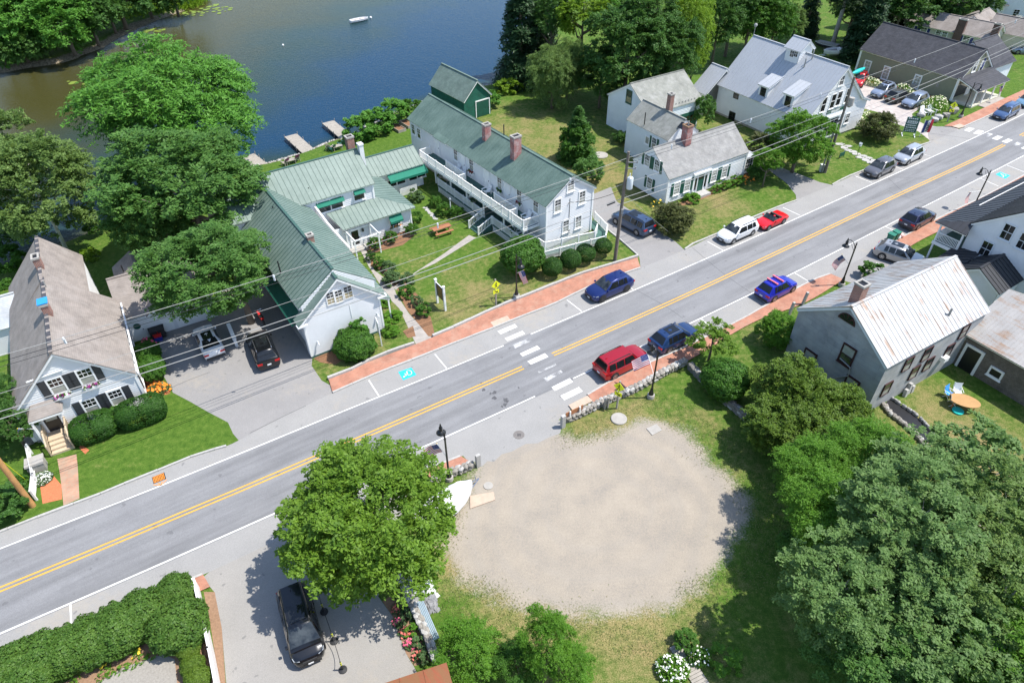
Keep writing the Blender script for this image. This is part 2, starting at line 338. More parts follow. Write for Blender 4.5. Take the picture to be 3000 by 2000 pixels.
# ------------------------------------------------------------------ road, lanes, drives
def asphalt(name, c1, c2, dark_strip=True, wear=True):
    m, nt, b = new_mat(name); p = pos(nt)
    f = math_(nt, 'ADD', math_(nt, 'MULTIPLY', noise(nt, p, .35, 5, .65), .55), math_(nt, 'MULTIPLY', noise(nt, p, 9, 3, .8), .45))
    c = ramp(nt, f, [(.32, c1), (.68, c2)])
    g = noise(nt, mapv(nt, p, -RDIR, (.08, 1.1, 1)), 1.0, 4, .6)      # wear along the wheel tracks
    if wear: c = mix(nt, 1.0, c, ramp(nt, g, [(.35, .80), (.6, 1.06)]), 'MULTIPLY')
    c = mix(nt, 1.0, c, ramp(nt, noise(nt, p, 38, 2, .9), [(.3, .72), (.7, 1.2)]), 'MULTIPLY')
    sp = noise(nt, p, .16, 3, .5); c = mix(nt, ramp(nt, math_(nt, 'ADD', math_(nt, 'MULTIPLY', sp, .7), math_(nt, 'MULTIPLY', noise(nt, p, 2.2, 4, .7), .3)), [(.56, 0), (.66, .5)]), c, (.36, .32, .265) if not wear else (.165, .166, .172))
    c = mix(nt, ramp(nt, noise(nt, p, 1.7, 2, .4), [(.70, 0), (.74, .45)]), c, (.10, .10, .105))
    lk(nt, c, b.inputs['Base Color']); b.inputs['Roughness'].default_value = .9; b.inputs['Specular IOR Level'].default_value = .25
    bump(nt, b, noise(nt, p, 60, 2), .25, .01); return m
M_asph = asphalt('road_asphalt', (.195, .196, .203), (.25, .251, .256))
M_park = asphalt('parking_lane_asphalt', (.27, .265, .258), (.33, .322, .31), wear=False)
M_drive = asphalt('driveway_asphalt', (.235, .228, .225), (.30, .29, .282), wear=False)
M_drived = asphalt('bottom_driveway_asphalt', (.27, .258, .24), (.335, .318, .295), wear=False)
M_line, _nt, _b = new_mat('worn_white_road_paint'); _p = pos(_nt)
lk(_nt, mix(_nt, ramp(_nt, math_(_nt, 'ADD', math_(_nt, 'MULTIPLY', noise(_nt, _p, 1.2, 4), .6), math_(_nt, 'MULTIPLY', noise(_nt, _p, 14, 3, .8), .4)), [(.50, 0), (.64, 1)]), (.66, .65, .62), (.40, .40, .39)), _b.inputs['Base Color']); _b.inputs['Roughness'].default_value = .8
M_faded, _nt, _b = new_mat('faded_white_road_paint'); _p = pos(_nt)
lk(_nt, mix(_nt, ramp(_nt, math_(_nt, 'ADD', math_(_nt, 'MULTIPLY', noise(_nt, _p, .9, 4), .6), math_(_nt, 'MULTIPLY', noise(_nt, _p, 12, 3, .8), .4)), [(.42, 0), (.55, 1)]), (.55, .55, .54), (.19, .192, .20)), _b.inputs['Base Color']); _b.inputs['Roughness'].default_value = .85
M_yline = mat('yellow_road_paint', (.62, .34, .045), .8, .18, 3)
M_hblue = mat('blue_parking_paint', (.02, .50, .66), .8, .15, 3)
M_tan = mat('tan_ramp_concrete', (.46, .36, .28), .9, .15, 3)
M_conc = mat('pale_concrete_path', (.34, .31, .28), .9, .2, 2, bmp=.3)
def sheet(name, pts, z, m, parent=None, label=None):
    o = MB().poly([(p[0], p[1], z) for p in pts]).build(name, m, parent)
    if not parent: tag(o, label, None, None, 'structure')
    return o
def up(me_obj):
    return me_obj
def smooth_line(pts, step=2.0):       # Catmull-Rom through world points
    p = [Vector((a[0], a[1], 0)) for a in pts]; p = [p[0]*2-p[1]]+p+[p[-1]*2-p[-2]]; out = []
    for i in range(1, len(p)-2):
        n = max(1, int((p[i+1]-p[i]).length/step))
        for k in range(n):
            t = k/n; out.append(.5*((2*p[i])+(p[i+1]-p[i-1])*t+(2*p[i-1]-5*p[i]+4*p[i+1]-p[i+2])*t*t+(3*p[i]-p[i-1]-3*p[i+1]+p[i+2])*t**3))
    return out+[p[-2]]
def offset(line, d):                  # d > 0: to the left of travel
    out = []
    for i, p in enumerate(line):
        t = (line[min(i+1, len(line)-1)]-line[max(i-1, 0)]).normalized(); out.append(p+Vector((-t.y, t.x, 0))*d)
    return out
def ribbon(name, line, w, z, m, parent=None, label=None):
    a, b = offset(line, w/2), offset(line, -w/2); mb = MB()
    for i in range(len(line)-1): mb.poly([(a[i+1].x, a[i+1].y, z), (a[i].x, a[i].y, z), (b[i].x, b[i].y, z), (b[i+1].x, b[i+1].y, z)])
    o = mb.build(name, m, parent)
    if not parent: tag(o, label, None, None, 'structure')
    return o
def strip(name, A, B, z, m, label=None):      # between two polylines resampled to the same count
    def rs(L, n):
        d = [0]
        for i in range(1, len(L)): d.append(d[-1]+(L[i]-L[i-1]).length)
        return [Vector((float(np.interp(t, d, [p.x for p in L])), float(np.interp(t, d, [p.y for p in L])), 0)) for t in np.linspace(0, d[-1], n)]
    n = max(len(A), len(B)); A, B = rs(A, n), rs(B, n); mb = MB()
    for i in range(n-1): mb.poly([(A[i+1].x, A[i+1].y, z), (A[i].x, A[i].y, z), (B[i].x, B[i].y, z), (B[i+1].x, B[i+1].y, z)])
    return tag(mb.build(name, m), label, None, None, 'structure')
def cut(line, x0, x1): return [p for p in line if x0 <= p.x <= x1]
NLINE = smooth_line([(-75, 1.5), (-50, 15.5)] + ats([(0, 1606.6), (400, 1450.4), (706, 1327), (1000, 1206.6), (1400, 1044), (2000, 788), (2600, 519.8), (3000, 334)]) + [(103, 115.6), (140, 144)], .8)
YLINE = smooth_line([(-75, -1.6), (-49, 12.7)] + ats([(0, 1726), (600, 1477), (832, 1379), (1400, 1134), (2000, 869.5), (2600, 586), (3000, 393)]) + [(101, 112), (140, 141)], .8)
SLINE = smooth_line([(-75, -5), (-47.4, 9.7)] + ats([(0, 1855.4), (600, 1594.4), (1400, 1237), (1679, 1108.7), (2034, 941.4), (2325, 800), (2600, 660), (3000, 456)]) + [(98, 103), (140, 137)], .8)
NEDGE = smooth_line([(-75, 4.3), (-52, 17.5)] + ats([(-60, 1583), (0, 1559), (230, 1471), (400, 1402), (553, 1341), (664, 1307), (820, 1225), (975, 1151), (1100, 1096), (1330, 1006), (1506.8, 935.9), (1717, 844.7), (1876, 785.5), (2006, 731.5), (2102, 686), (2304.7, 597.9), (2438, 542), (2535.7, 497.6), (2726, 417.5), (2822, 373), (2960, 310), (3040, 269)]) + [(102, 119.5), (139, 148)], .8)
SEDGE = smooth_line([(-75, -9.4), (-45, 6)] + ats([(-40, 1962), (200, 1857), (428.6, 1751), (595, 1682.7), (900, 1540), (1240, 1378), (1349, 1337), (1500, 1290), (1625, 1238), (1721, 1158), (1850, 1087), (2000, 1021.4), (2184, 930), (2375, 824.7), (2431, 803.5), (2594.6, 721.7), (2738, 646), (2892.7, 571), (3060, 482)]) + [(97, 97), (141, 132.5)], .8)
strip('road', NEDGE, SEDGE, .008, M_park, 'pale asphalt parking lanes along both sides of the main street')
strip('carriageway', offset(NLINE, .12), offset(SLINE, -.12), .012, M_asph, 'grey worn asphalt carriageway of the main street')
def drive(pts, m=M_drive, label=None, z=.006, name='driveway'): return sheet(name, pts, z, m, None, label)
drive(ats([(700, 1290), (683, 1270), (668, 1237), (610, 1206.6), (553, 1174), (507, 1150), (476, 1095), (467, 1002), (440, 985), (560, 930), (640, 860), (775, 800), (800, 825), (915, 1052), (913, 1071), (942, 1114), (967, 1128), (976, 1152), (1000, 1175), (830, 1262)]), label='grey asphalt drive between the tan roofed house and the green roofed inn')
drive(ats([(1877, 790), (1873, 752), (1813, 700), (1776, 670), (1738, 640), (1735, 570), (1790, 548), (1806, 590), (1840, 612), (1918, 668), (1979.6, 708.8), (2006, 733), (2020, 760), (1900, 812)]), label='asphalt drive beside the long white inn where the blue SUV stands')
drive(ats([(2333.5, 590), (2331.5, 571), (2304.7, 536.7), (2262.7, 506), (2235, 484), (2268, 478), (2300, 496), (2344, 511), (2401.8, 534), (2438, 542), (2460, 570), (2350, 620)]), label='asphalt drive between the small white house and the large shade tree')
drive(ats([(2725, 418), (2721, 409), (2690, 385), (2615, 359), (2572, 329), (2530, 318), (2540, 290), (2500, 262), (2520, 228), (2560, 240), (2671, 270), (2700, 300), (2693, 318.7), (2671, 334.8), (2682, 350.8), (2714, 367), (2751.7, 372), (2800, 372), (2830, 395), (2770, 425)]), M_paver, 'pinkish grey car park beside the sage green store', .0065)
drive(ats([(2720, 371), (2784, 371), (2815, 385), (2800, 420), (2725, 420), (2718, 395)]), M_drive, 'asphalt apron at the mouth of the car park', .0075)
drive(ats([(595, 1690), (617, 1720), (629, 1734), (649.7, 1839), (663, 2000), (672, 2110), (1290, 2110), (1212, 1950), (1190, 1914), (1149, 1802), (1108, 1746), (1130, 1650), (1190, 1480), (1257, 1371), (1250, 1330), (700, 1600)]), M_drived, 'pale asphalt forecourt under the maple where the black SUV is parked')
drive(ats([(2433, 804), (2470, 821), (2560, 850), (2700, 860), (2790, 800), (2740, 770), (2657.7, 728.8), (2594.6, 721.7), (2560, 700), (2400, 790)]), label='asphalt drive behind the granite house where the silver SUV stands')
APRON_P = ats([(1372, 1352), (1395, 1352), (1412, 1366), (1428, 1350), (1447, 1352), (1470, 1330), (1500, 1322), (1540, 1300), (1575, 1298), (1612, 1279), (1640, 1270), (1652, 1232), (1600, 1225), (1340, 1315)])
APRON = [(p.x, p.y) for p in APRON_P]
drive(APRON_P, M_park, 'asphalt apron in front of the gravel lot')
drive(ats([(2990, 118), (2960, 132), (2990, 160), (3080, 168), (3080, 130)]), M_conc, 'pale concrete drive beside the ranch house')
# garden paths
sheet('garden_path', ats([(1219, 1009.5), (1170, 904), (1131.6, 865.7), (1107, 823.7), (1080, 780), (1052, 726), (1070, 726), (1097, 792), (1152, 834), (1160, 860), (1198, 918), (1240, 964), (1268, 988)]), .012, M_conc, None, 'pale path along the east side of the inn')
sheet('garden_path', ats([(1152, 840), (1218, 797), (1300, 743.8), (1374, 689), (1394.5, 697), (1274, 772), (1230, 792), (1186, 822), (1160, 850)]), .014, M_conc, None, 'pale path across the lawn to the porch steps')
sheet('brick_path', ats([(168, 1344), (224, 1330), (228, 1366), (233, 1460), (186, 1480), (182, 1440), (176, 1390)]), .012, M_path, None, 'worn brick path from the porch steps to the street')
# gravel lot
LOT = [tuple(p[:2]) for p in ats([(1385, 1372), (1395, 1335), (1500, 1285), (1610, 1240), (1655, 1262), (1705, 1286), (1789, 1262), (1866, 1236), (1915.7, 1224), (1964, 1240), (2021, 1266), (2080, 1343), (2145, 1401), (2190, 1450), (2196, 1516), (2160, 1589), (2100, 1670), (2022, 1748), (1950, 1784), (1806, 1802), (1661, 1805), (1553, 1785), (1444, 1745), (1365, 1705), (1308, 1645), (1300, 1582), (1322, 1516), (1340, 1470), (1380, 1420)])]
M_grav, _nt, _b = new_mat('gravel_lot'); _p = pos(_nt)
_gc, _n3 = grass_color(_nt)
_s = N(_nt, 'ShaderNodeAttribute', attribute_name='inside').outputs['Fac']
_f1 = noise(_nt, _p, .45, 5, .6); _f2 = noise(_nt, _p, 7, 4, .8); _f3 = noise(_nt, _p, 28, 2, .9)
_gr = ramp(_nt, math_(_nt, 'ADD', math_(_nt, 'MULTIPLY', _f1, .5), math_(_nt, 'MULTIPLY', _f2, .5)), [(.34, (.25, .228, .20)), (.5, (.33, .288, .235)), (.66, (.385, .335, .27))])
_gr = mix(_nt, 1.0, _gr, ramp(_nt, _f3, [(.28, .72), (.5, 1.0), (.72, 1.15)]), 'MULTIPLY')
_arc = N(_nt, 'ShaderNodeAttribute', attribute_name='arc').outputs['Fac']
_gr = mix(_nt, math_(_nt, 'MULTIPLY', _arc, ramp(_nt, _f1, [(.3, .2), (.6, 1)])), _gr, (.235, .228, .22))
_k = math_(_nt, 'ADD', _s, math_(_nt, 'ADD', math_(_nt, 'MULTIPLY', math_(_nt, 'SUBTRACT', _f1, .5), 2.6), math_(_nt, 'MULTIPLY', math_(_nt, 'SUBTRACT', _f2, .5), 3.4)))
_m = N(_nt, 'ShaderNodeMapRange'); _m.inputs[1].default_value = -.35; _m.inputs[2].default_value = .55; lk(_nt, _k, _m.inputs[0])
lk(_nt, mix(_nt, _m.outputs[0], _gc, _gr), _b.inputs['Base Color']); _b.inputs['Roughness'].default_value = .95; _b.inputs['Specular IOR Level'].default_value = .15; bump(_nt, _b, _f3, .5, .03)
def tyre_arcs(x, y):      # grey stone swept into arcs by turning cars, and along the rim
    r = np.hypot((x-5.6)/1.0, (y-27.8)/1.05)+(vnoise(x, y, 3.1, 9)-.5)*1.2; a = sum(np.exp(-((r-c)/w)**2)*k for c, w, k in ((3.2, .28, .45), (4.7, .25, .4), (5.3, .3, .5), (7.0, .35, .6), (8.6, .5, .7)))
    e = np.exp(-((x+1.5)**2/16+(y-36)**2/7)); return np.clip(a*.38+e*.7, 0, 1)
me = grid_mesh('gravel_lot', np.arange(-8, 20, .25), np.arange(17, 42, .25), lambda x, y: np.full(x.shape, .003), lambda x, y: (sdf(x, y, LOT) < 1.7), {'dry': dryness, 'inside': lambda x, y: -sdf(x, y, LOT), 'arc': tyre_arcs}, [M_grav])
tag(link('gravel_lot', me), 'round pale gravel parking lot with a weedy rim', None, None, 'structure')
# beds
def bed(pts, m, label): return sheet('planting_bed', pts, .013, m, None, label)
bed(ats([(413, 1110), (445, 1095), (500, 1140), (498, 1153), (440, 1165), (424, 1155)]), M_omul, 'orange mulch bed at the corner of the tan roofed house')
bed(ats([(116, 1410), (150, 1385), (180, 1420), (182, 1462), (125, 1475)]), M_omul, 'orange mulch bed beside the worn brick path')
bed(ats([(235, 1300), (262, 1318), (250, 1330), (232, 1312)]), M_omul, 'orange mulch at the foot of the porch steps')
bed(ats([(1085, 780), (1110, 790), (1165, 850), (1190, 905), (1235, 960), (1255, 985), (1275, 985), (1262, 930), (1230, 870), (1190, 830), (1135, 790), (1090, 745)]), M_mulch, 'brown mulch bed between the inn path and the lawn')
bed(ats([(1068, 725), (1110, 705), (1190, 672), (1215, 690), (1180, 718), (1080, 745)]), M_mulch, 'brown mulch bed under the awning window')
bed(ats([(920, 1050), (965, 1022), (1030, 1030), (985, 1068), (940, 1062)]), M_mulch, 'brown mulch below the big shrub at the gable end')
bed(ats([(1180, 970), (1210, 955), (1218, 985), (1195, 990)]), M_mulch, 'brown mulch corner beside the path')
bed(ats([(170, 2010), (250, 1960), (460, 1870), (500, 1900), (545, 1960), (560, 2060), (200, 2080)]), M_soil, 'dry brown mulch bed behind the hedge')
bed(ats([(565, 1735), (585, 1725), (622, 1900), (640, 2040), (560, 2060), (548, 1900)]), M_soil, 'dry brown mulch strip beside the white fence')
bed(ats([(597, 1733), (629, 1733), (650, 1839), (664, 2040), (648, 2040), (620, 1850)]), M_soil, 'dry grass strip outside the white fence')
bed(ats([(1120, 1760), (1150, 1742), (1178, 1760), (1272, 1930), (1215, 1950), (1190, 1914), (1149, 1802)]), M_soil, 'brown mulch flower bed below the low stone wall')
sheet('gravel_yard', ats([(285, 2000), (360, 1955), (478, 1914), (512, 1930), (525, 2060), (290, 2080)]), .017, mat('yard_gravel', (.29, .27, .24), .95, .25, 9, bmp=.5), None, 'pale gravel yard inside the hedge')
bed(ats([(2529, 236), (2600, 258), (2670, 272), (2690, 262), (2560, 222)]), M_mulch, 'planting bed along the sage green wall')
bed(ats([(1960, 605), (2010, 588), (2080, 560), (2150, 520), (2190, 506), (2200, 520), (2100, 565), (2020, 600)]), M_mulch, 'front bed of the small white house')
# ------------------------------------------------------------------ sidewalks and kerbs
def kerb(name, label, pts, h=.13, wd=.16, ln=1.9, z0=-.05, m=M_gran):
    k = thing(name, None, None); tag(k, label, None, None, 'structure'); del_cat(k)
    line = smooth_line(pts, .25); acc = [0]
    for i in range(1, len(line)): acc.append(acc[-1]+(line[i]-line[i-1]).length)
    f = lambda t: Vector((float(np.interp(t, acc, [p.x for p in line])), float(np.interp(t, acc, [p.y for p in line])), 0))
    t = 0
    while t < acc[-1]-.3:
        L = min(ln*random.uniform(.8, 1.2), acc[-1]-t); a, b = f(t), f(t+L); d = b-a
        block('kerb_stone', k, (*((a+b)/2)[:2], z0), (d.length-.02, wd+random.uniform(-.02, .02), h-z0+random.uniform(-.012, .012)), math.atan2(d.y, d.x)+random.uniform(-.006, .006), m); t += L
    return k
def del_cat(o):
    if 'category' in o: del o['category']
def sidewalk(front, back, m, label, z=.11):
    A, B = smooth_line(back, .8), smooth_line(front, .8)
    return strip('sidewalk', A, B, z, m, label)
NKF = ats([(975, 1151), (1100, 1096), (1215.7, 1051.6), (1330, 1006), (1443.7, 962), (1506.8, 935.9), (1626, 890), (1717, 844.7), (1800, 812), (1876, 785.5)])
NKB = ats([(963.8, 1114), (1086.6, 1060), (1217, 1011), (1268, 990), (1345.5, 957), (1450.7, 907.8), (1556, 865.7), (1696, 809.6), (1780, 783), (1867, 757)])
sidewalk(NKF, NKB, M_pave, 'red brick sidewalk in front of the inn')
kerb('kerb', 'granite street kerb of the brick sidewalk in front of the inn', NKF)
kerb('retaining_kerb', 'granite edging holding the inn lawn west of its path', ats([(961, 1112), (1020, 1090), (1086, 1057), (1150, 1030), (1215, 1009)]), .3, .2)
kerb('retaining_kerb', 'granite edging holding the inn lawn east of its path', ats([(1268, 988), (1345.5, 955), (1450.7, 905.5), (1556, 863), (1696, 807), (1780, 781), (1868, 754)]), .3, .22)
kerb('retaining_kerb', 'narrow kerb between the inn lawn and the drive', ats([(1870, 750), (1813, 700), (1777, 672), (1752, 652)]), .14, .14)
kerb('kerb', 'granite kerb of the lawn in front of the tan roofed house', ats([(-60, 1583), (0, 1559), (120, 1512), (230, 1471), (330, 1433), (400, 1402), (480, 1372), (553, 1341), (610, 1322), (664, 1307)]))
kerb('kerb', 'granite kerb in front of the small white house', ats([(2006, 731.5), (2041, 709), (2102, 686), (2209, 636), (2304.7, 597.9), (2334, 588)]))
kerb('kerb', 'granite kerb below the lawn of the white gallery', ats([(2438, 542), (2480, 520), (2535.7, 497.6), (2620, 462), (2702, 424.5), (2726, 417.5)]))
NEF, NEB = ats([(2822, 373), (2908, 334.8), (2960, 310), (3040, 269)]), ats([(2765, 371.5), (2869.6, 324), (2939, 292), (3040, 246)])
sidewalk(NEF, NEB, M_pave, 'red brick sidewalk in front of the store')
kerb('kerb', 'granite kerb in front of the store', NEF)
SKF = ats([(1721, 1158), (1782.6, 1121), (1850, 1087), (1920.4, 1055.9), (2000, 1021.4), (2100, 972), (2184, 930), (2264, 884), (2375, 824.7), (2431, 803.5)])
SKB = ats([(1738.6, 1180), (1800, 1152), (1859, 1128), (1935, 1097), (2013, 1060), (2090, 1015), (2150, 977), (2229.6, 936), (2359.7, 888), (2471, 821)])
sidewalk(SKB, SKF, M_pave, 'red brick sidewalk along the stone wall and the granite house')
kerb('kerb', 'granite kerb beside the parked red SUV and bright blue car', list(reversed(SKF)))
SEF, SEB = ats([(2594.6, 721.7), (2660, 687), (2738, 646), (2820, 606), (2892.7, 571), (3060, 482)]), ats([(2657.7, 728.8), (2700, 704), (2749, 680), (2830, 640), (2930, 600), (3060, 540)])
sidewalk(SEB, SEF, M_pave, 'red brick sidewalk in front of the black roofed house')
kerb('kerb', 'granite kerb beside the navy SUV and the green bins', list(reversed(SEF)))
SWF, SWB = ats([(1240, 1378), (1290, 1361), (1349, 1337)]), ats([(1262, 1402), (1313, 1384), (1380, 1356)])
sidewalk(SWB, SWF, M_pave, 'short brick sidewalk behind the maple')
kerb('kerb', 'kerb of the short brick sidewalk behind the maple', list(reversed(SWF)))
SXF, SXB = ats([(-40, 1962), (200, 1857), (428.6, 1751), (595, 1682.7)]), ats([(-40, 2010), (200, 1915), (440, 1805), (560, 1745), (617, 1720)])
sidewalk(SXB, SXF, M_pave, 'brick sidewalk beside the clipped hedge')
kerb('kerb', 'kerb beside the clipped hedge', list(reversed(SXF)))
sheet('kerb_ramp', PP('K', (960, 560), (1100, 505), (1130, 540), (990, 600)), .118, M_tan, None, 'tan kerb ramp at the north end of the near crosswalk')
sheet('kerb_ramp', PP('K', (1612, 1252), (1770, 1172), (1815, 1217), (1650, 1300)), .118, M_tan, None, 'tan kerb ramp at the south end of the near crosswalk')
sheet('kerb_ramp', PP('F', (1075, 1392), (1160, 1362), (1230, 1392), (1150, 1412)), .118, M_tan, None, 'tan kerb ramp at the far crosswalk')
# ------------------------------------------------------------------ road markings
Z1 = .017
def marking(name, label): return tag(link(name, None), label, None, None, 'structure')
mk = marking('edge_line', 'white edge line on the north side of the street')
for a, b in ((-60, -.4), (1.6, 200)): ribbon('line', cut(NLINE, a, b), .13, Z1, M_line, mk)
mk = marking('edge_line', 'white edge line on the south side of the street')
for a, b in ((-60, 2.0), (4.9, 200)): ribbon('line', cut(SLINE, a, b), .13, Z1, M_line, mk)
mk = marking('centre_line', 'double yellow centre line')
for d in (-.16, .16):
    for a, b in ((-60, .9), (3.1, 64.3), (67.2, 200)): ribbon('line', offset(cut(YLINE, a, b), d), .125, Z1, M_yline, mk)
mk = marking('parking_lines', 'white ticks between the parking bays')
for (x0, y0), (x1, y1), s in (((190, 805), (310, 873), 'c'), ((768, 545), (900, 605), 'c'), ((1323, 305), (1450, 355), 'c'), ((570, 710), (620, 738), 'c'), ((852, 1042), (985, 1122), 'c'), ((530, 1195), (640, 1282), 'c'), ((140, 1395), (240, 1475), 'c'), ((682, 467), (793, 553), 'd'), ((1130, 345), (1188, 388), 'd'), ((1340, 838), (1425, 888), 'd'), ((1238, 97), (1328, 205), 'e'), ((733, 297), (812, 420), 'e'), ((1062, 1265), (1275, 1357), 'b'), ((1372, 1116), (1568, 1192), 'b'), ((408, 988), (493, 1014), 'b'), ((75, 1128), (170, 1160), 'b'), ((1320, 590), (1370, 606), 'b'), ((540, 965), (549, 1180), 'a'), ((840, 897), (975, 960), 'H'), ((760, 1195), (815, 1225), 'H')):
    a, b = P(s, x0, y0), P(s, x1, y1); ribbon('line', [a, b], .11, Z1+.001, M_line, mk)
def crosswalk(label, s, quads):
    k = marking('crosswalk', label)
    for faded, q in quads: sheet('stripe', list(reversed(PP(s, *q))), Z1+.003, M_faded if faded else M_line, k)
crosswalk('near crosswalk of nine white bars, the middle ones worn away', 'K', [(0, ((1018, 628), (1163, 568), (1187, 593), (1045, 655))), (0, ((1078, 688), (1228, 625), (1250, 650), (1103, 713))), (1, ((1138, 745), (1280, 685), (1305, 712), (1165, 773))), (0, ((1205, 815), (1350, 748), (1378, 775), (1230, 840))), (0, ((1268, 880), (1415, 812), (1445, 842), (1298, 907))), (1, ((1355, 965), (1505, 900), (1514, 911), (1367, 978))), (1, ((1400, 1020), (1548, 953), (1566, 972), (1430, 1050))), (0, ((1470, 1095), (1622, 1020), (1652, 1052), (1497, 1127))), (0, ((1543, 1168), (1700, 1093), (1732, 1130), (1578, 1205)))])
crosswalk('far crosswalk of white bars near the store', 'b', [(0, ((875, 715), (935, 683), (1003, 695), (940, 733))), (0, ((982, 750), (1040, 710), (1110, 725), (1048, 765))), (1, ((1090, 778), (1155, 743), (1215, 758), (1150, 795))), (0, ((1195, 810), (1265, 775), (1328, 790), (1260, 828))), (0, ((1308, 845), (1385, 810), (1440, 828), (1365, 862))), (1, ((1430, 880), (1500, 843), (1560, 862), (1475, 900))), (0, ((1530, 920), (1600, 885), (1655, 905), (1590, 940)))])
def wheelchair(label, quad):
    k = marking('accessible_bay', label); a, b, c, d = quad            # a-b along the street, far side
    sheet('panel', [d, c, b, a], Z1+.002, M_hblue, k)
    O, U, V = d, (c-d), (a-d)
    def q(u, v): p = O+U*u+V*v; return (p.x, p.y, Z1+.006)
    mb = MB()
    def st(p0, p1, wd=.07):
        (x0, y0), (x1, y1) = p0, p1; L = math.hypot(x1-x0, y1-y0); nx, ny = -(y1-y0)/L*wd/2, (x1-x0)/L*wd/2
        mb.poly([q(x0-nx, y0-ny), q(x1-nx, y1-ny), q(x1+nx, y1+ny), q(x0+nx, y0+ny)])
    mb.poly([q(.18+.075*math.cos(t*.628), .30+.075*math.sin(t*.628)) for t in range(10)])
    st((.28, .33), (.50, .44), .10); st((.50, .44), (.52, .70), .09); st((.52, .70), (.72, .78), .08); st((.36, .38), (.34, .60), .06)
    for i in range(9):
        t0, t1 = -2.3+i*.48, -2.3+(i+.72)*.48; st((.62+.2*math.cos(t0), .50+.26*math.sin(t0)), (.62+.2*math.cos(t1), .50+.26*math.sin(t1)), .07)
    mb.build('wheelchair_symbol', M_line, k)
wheelchair('turquoise wheelchair bay marking beside the brick sidewalk', PP('K', (190, 968), (300, 932), (342, 992), (232, 1037)))
wheelchair('turquoise wheelchair bay marking near the far crosswalk', PP('H', (1757, 460), (1800, 440), (1880, 470), (1840, 497)))
M_dark_strip = mat('crack_and_shadow_dark', (.075, .075, .08), .8, .2)
M_stain = mat('tar_stain', (.085, .085, .09), .8, .3, 4)
k = marking('road_cracks_and_shadows', 'thin dark cracks and painted wire shadows across the street')  # cracks, and wire shadows painted as dark strips on the asphalt
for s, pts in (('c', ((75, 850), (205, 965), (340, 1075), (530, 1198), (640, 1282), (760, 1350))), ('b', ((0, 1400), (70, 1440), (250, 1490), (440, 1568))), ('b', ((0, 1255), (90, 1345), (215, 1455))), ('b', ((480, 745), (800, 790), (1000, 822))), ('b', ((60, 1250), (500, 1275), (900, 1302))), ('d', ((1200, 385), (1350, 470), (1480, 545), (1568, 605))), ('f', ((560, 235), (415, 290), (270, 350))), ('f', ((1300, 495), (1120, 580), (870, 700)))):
    ribbon('dark_strip', smooth_line([p+Vector((random.uniform(-.06, .06), random.uniform(-.06, .06), 0)) for p in PP(s, *pts)], .5), .035, Z1-.0025, M_dark_strip, k)
k = marking('tar_stains', 'dark tar stains on the carriageway south of the centre line')
for x, y, r in ((905, 1120, .16), (885, 1060, .10), (995, 1140, .22), (990, 1185, .2), (960, 1150, .12), (1085, 1200, .22), (1080, 1240, .2), (1060, 1258, .12), (1195, 1100, .1), (1100, 1215, .16)):
    c = P('K', x, y); MB().poly([(c.x+r*random.uniform(.45, 1.2)*math.cos(t*.571), c.y+r*random.uniform(.5, 1.5)*math.sin(t*.571), Z1-.002) for t in range(11)]).build('stain', M_stain, k)
# ------------------------------------------------------------------ house kit
class House:
    def __init__(s, name, label, cat, o, ang, group=None):
        s.a = R(ang); s.org = Vector((o[0], o[1], 0)); s.o = thing(name, label, cat, s.org, s.a, group)
        s.w = {}; s.rf = {}
        s.inv = Matrix.Rotation(-s.a, 3, 'Z'); s.fw = Matrix.Rotation(s.a, 3, 'Z')
    def loc(s, p): return s.inv @ (Vector(p)-s.org)
    def L(s, c, x, y, z): return s.loc(P(c, x, y, z))
    def hit(s, c, x, y, p0, n):        # photo pixel -> point on a local plane
        o = s.loc(CAM); d = s.inv @ ray(*px(c, x, y)); n = Vector(n); return o+d*((Vector(p0)-o).dot(n)/d.dot(n))
    def onwall(s, key, c, x, y):
        w = s.w[key]; q = s.hit(c, x, y, (*w['p0'], 0), (*w['n'], 0)); return ((q.x-w['p0'][0])*w['d'][0]+(q.y-w['p0'][1])*w['d'][1], q.z)
def wall(h, key, p0, p1, outline, m, e=.19, clap=True, lip=.045, label=None):
    dx, dy = p1[0]-p0[0], p1[1]-p0[1]; Ln = math.hypot(dx, dy); d = (dx/Ln, dy/Ln); n = (d[1], -d[0])
    h.w[key] = dict(p0=p0, d=d, n=n, L=Ln)
    q = lambda u, z, k: (p0[0]+d[0]*u+n[0]*k, p0[1]+d[1]*u+n[1]*k, z)
    mb = MB(); z0 = min(z for u, z in outline); z1 = max(z for u, z in outline)
    mb.poly([q(u, z, -.1) for u, z in reversed(outline)])
    if not clap: mb.poly([q(u, z, 0) for u, z in outline])
    z = z0
    while clap and z < z1-.01:
        pl = clip(clip(outline, 0, 1, z+e), 0, -1, -z)
        if len(pl) > 2:
            mb.poly([q(u, zz, lip-(lip-.006)*(zz-z)/e) for u, zz in pl])
            us = [u for u, zz in pl if zz < z+.012]
            if len(us) > 1: mb.poly([q(min(us), z, 0), q(max(us), z, 0), q(max(us), z, lip), q(min(us), z, lip)])
        z += e
    o = mb.build('wall', m, h.o)
    if label: o['label'] = label
    return h.w[key]
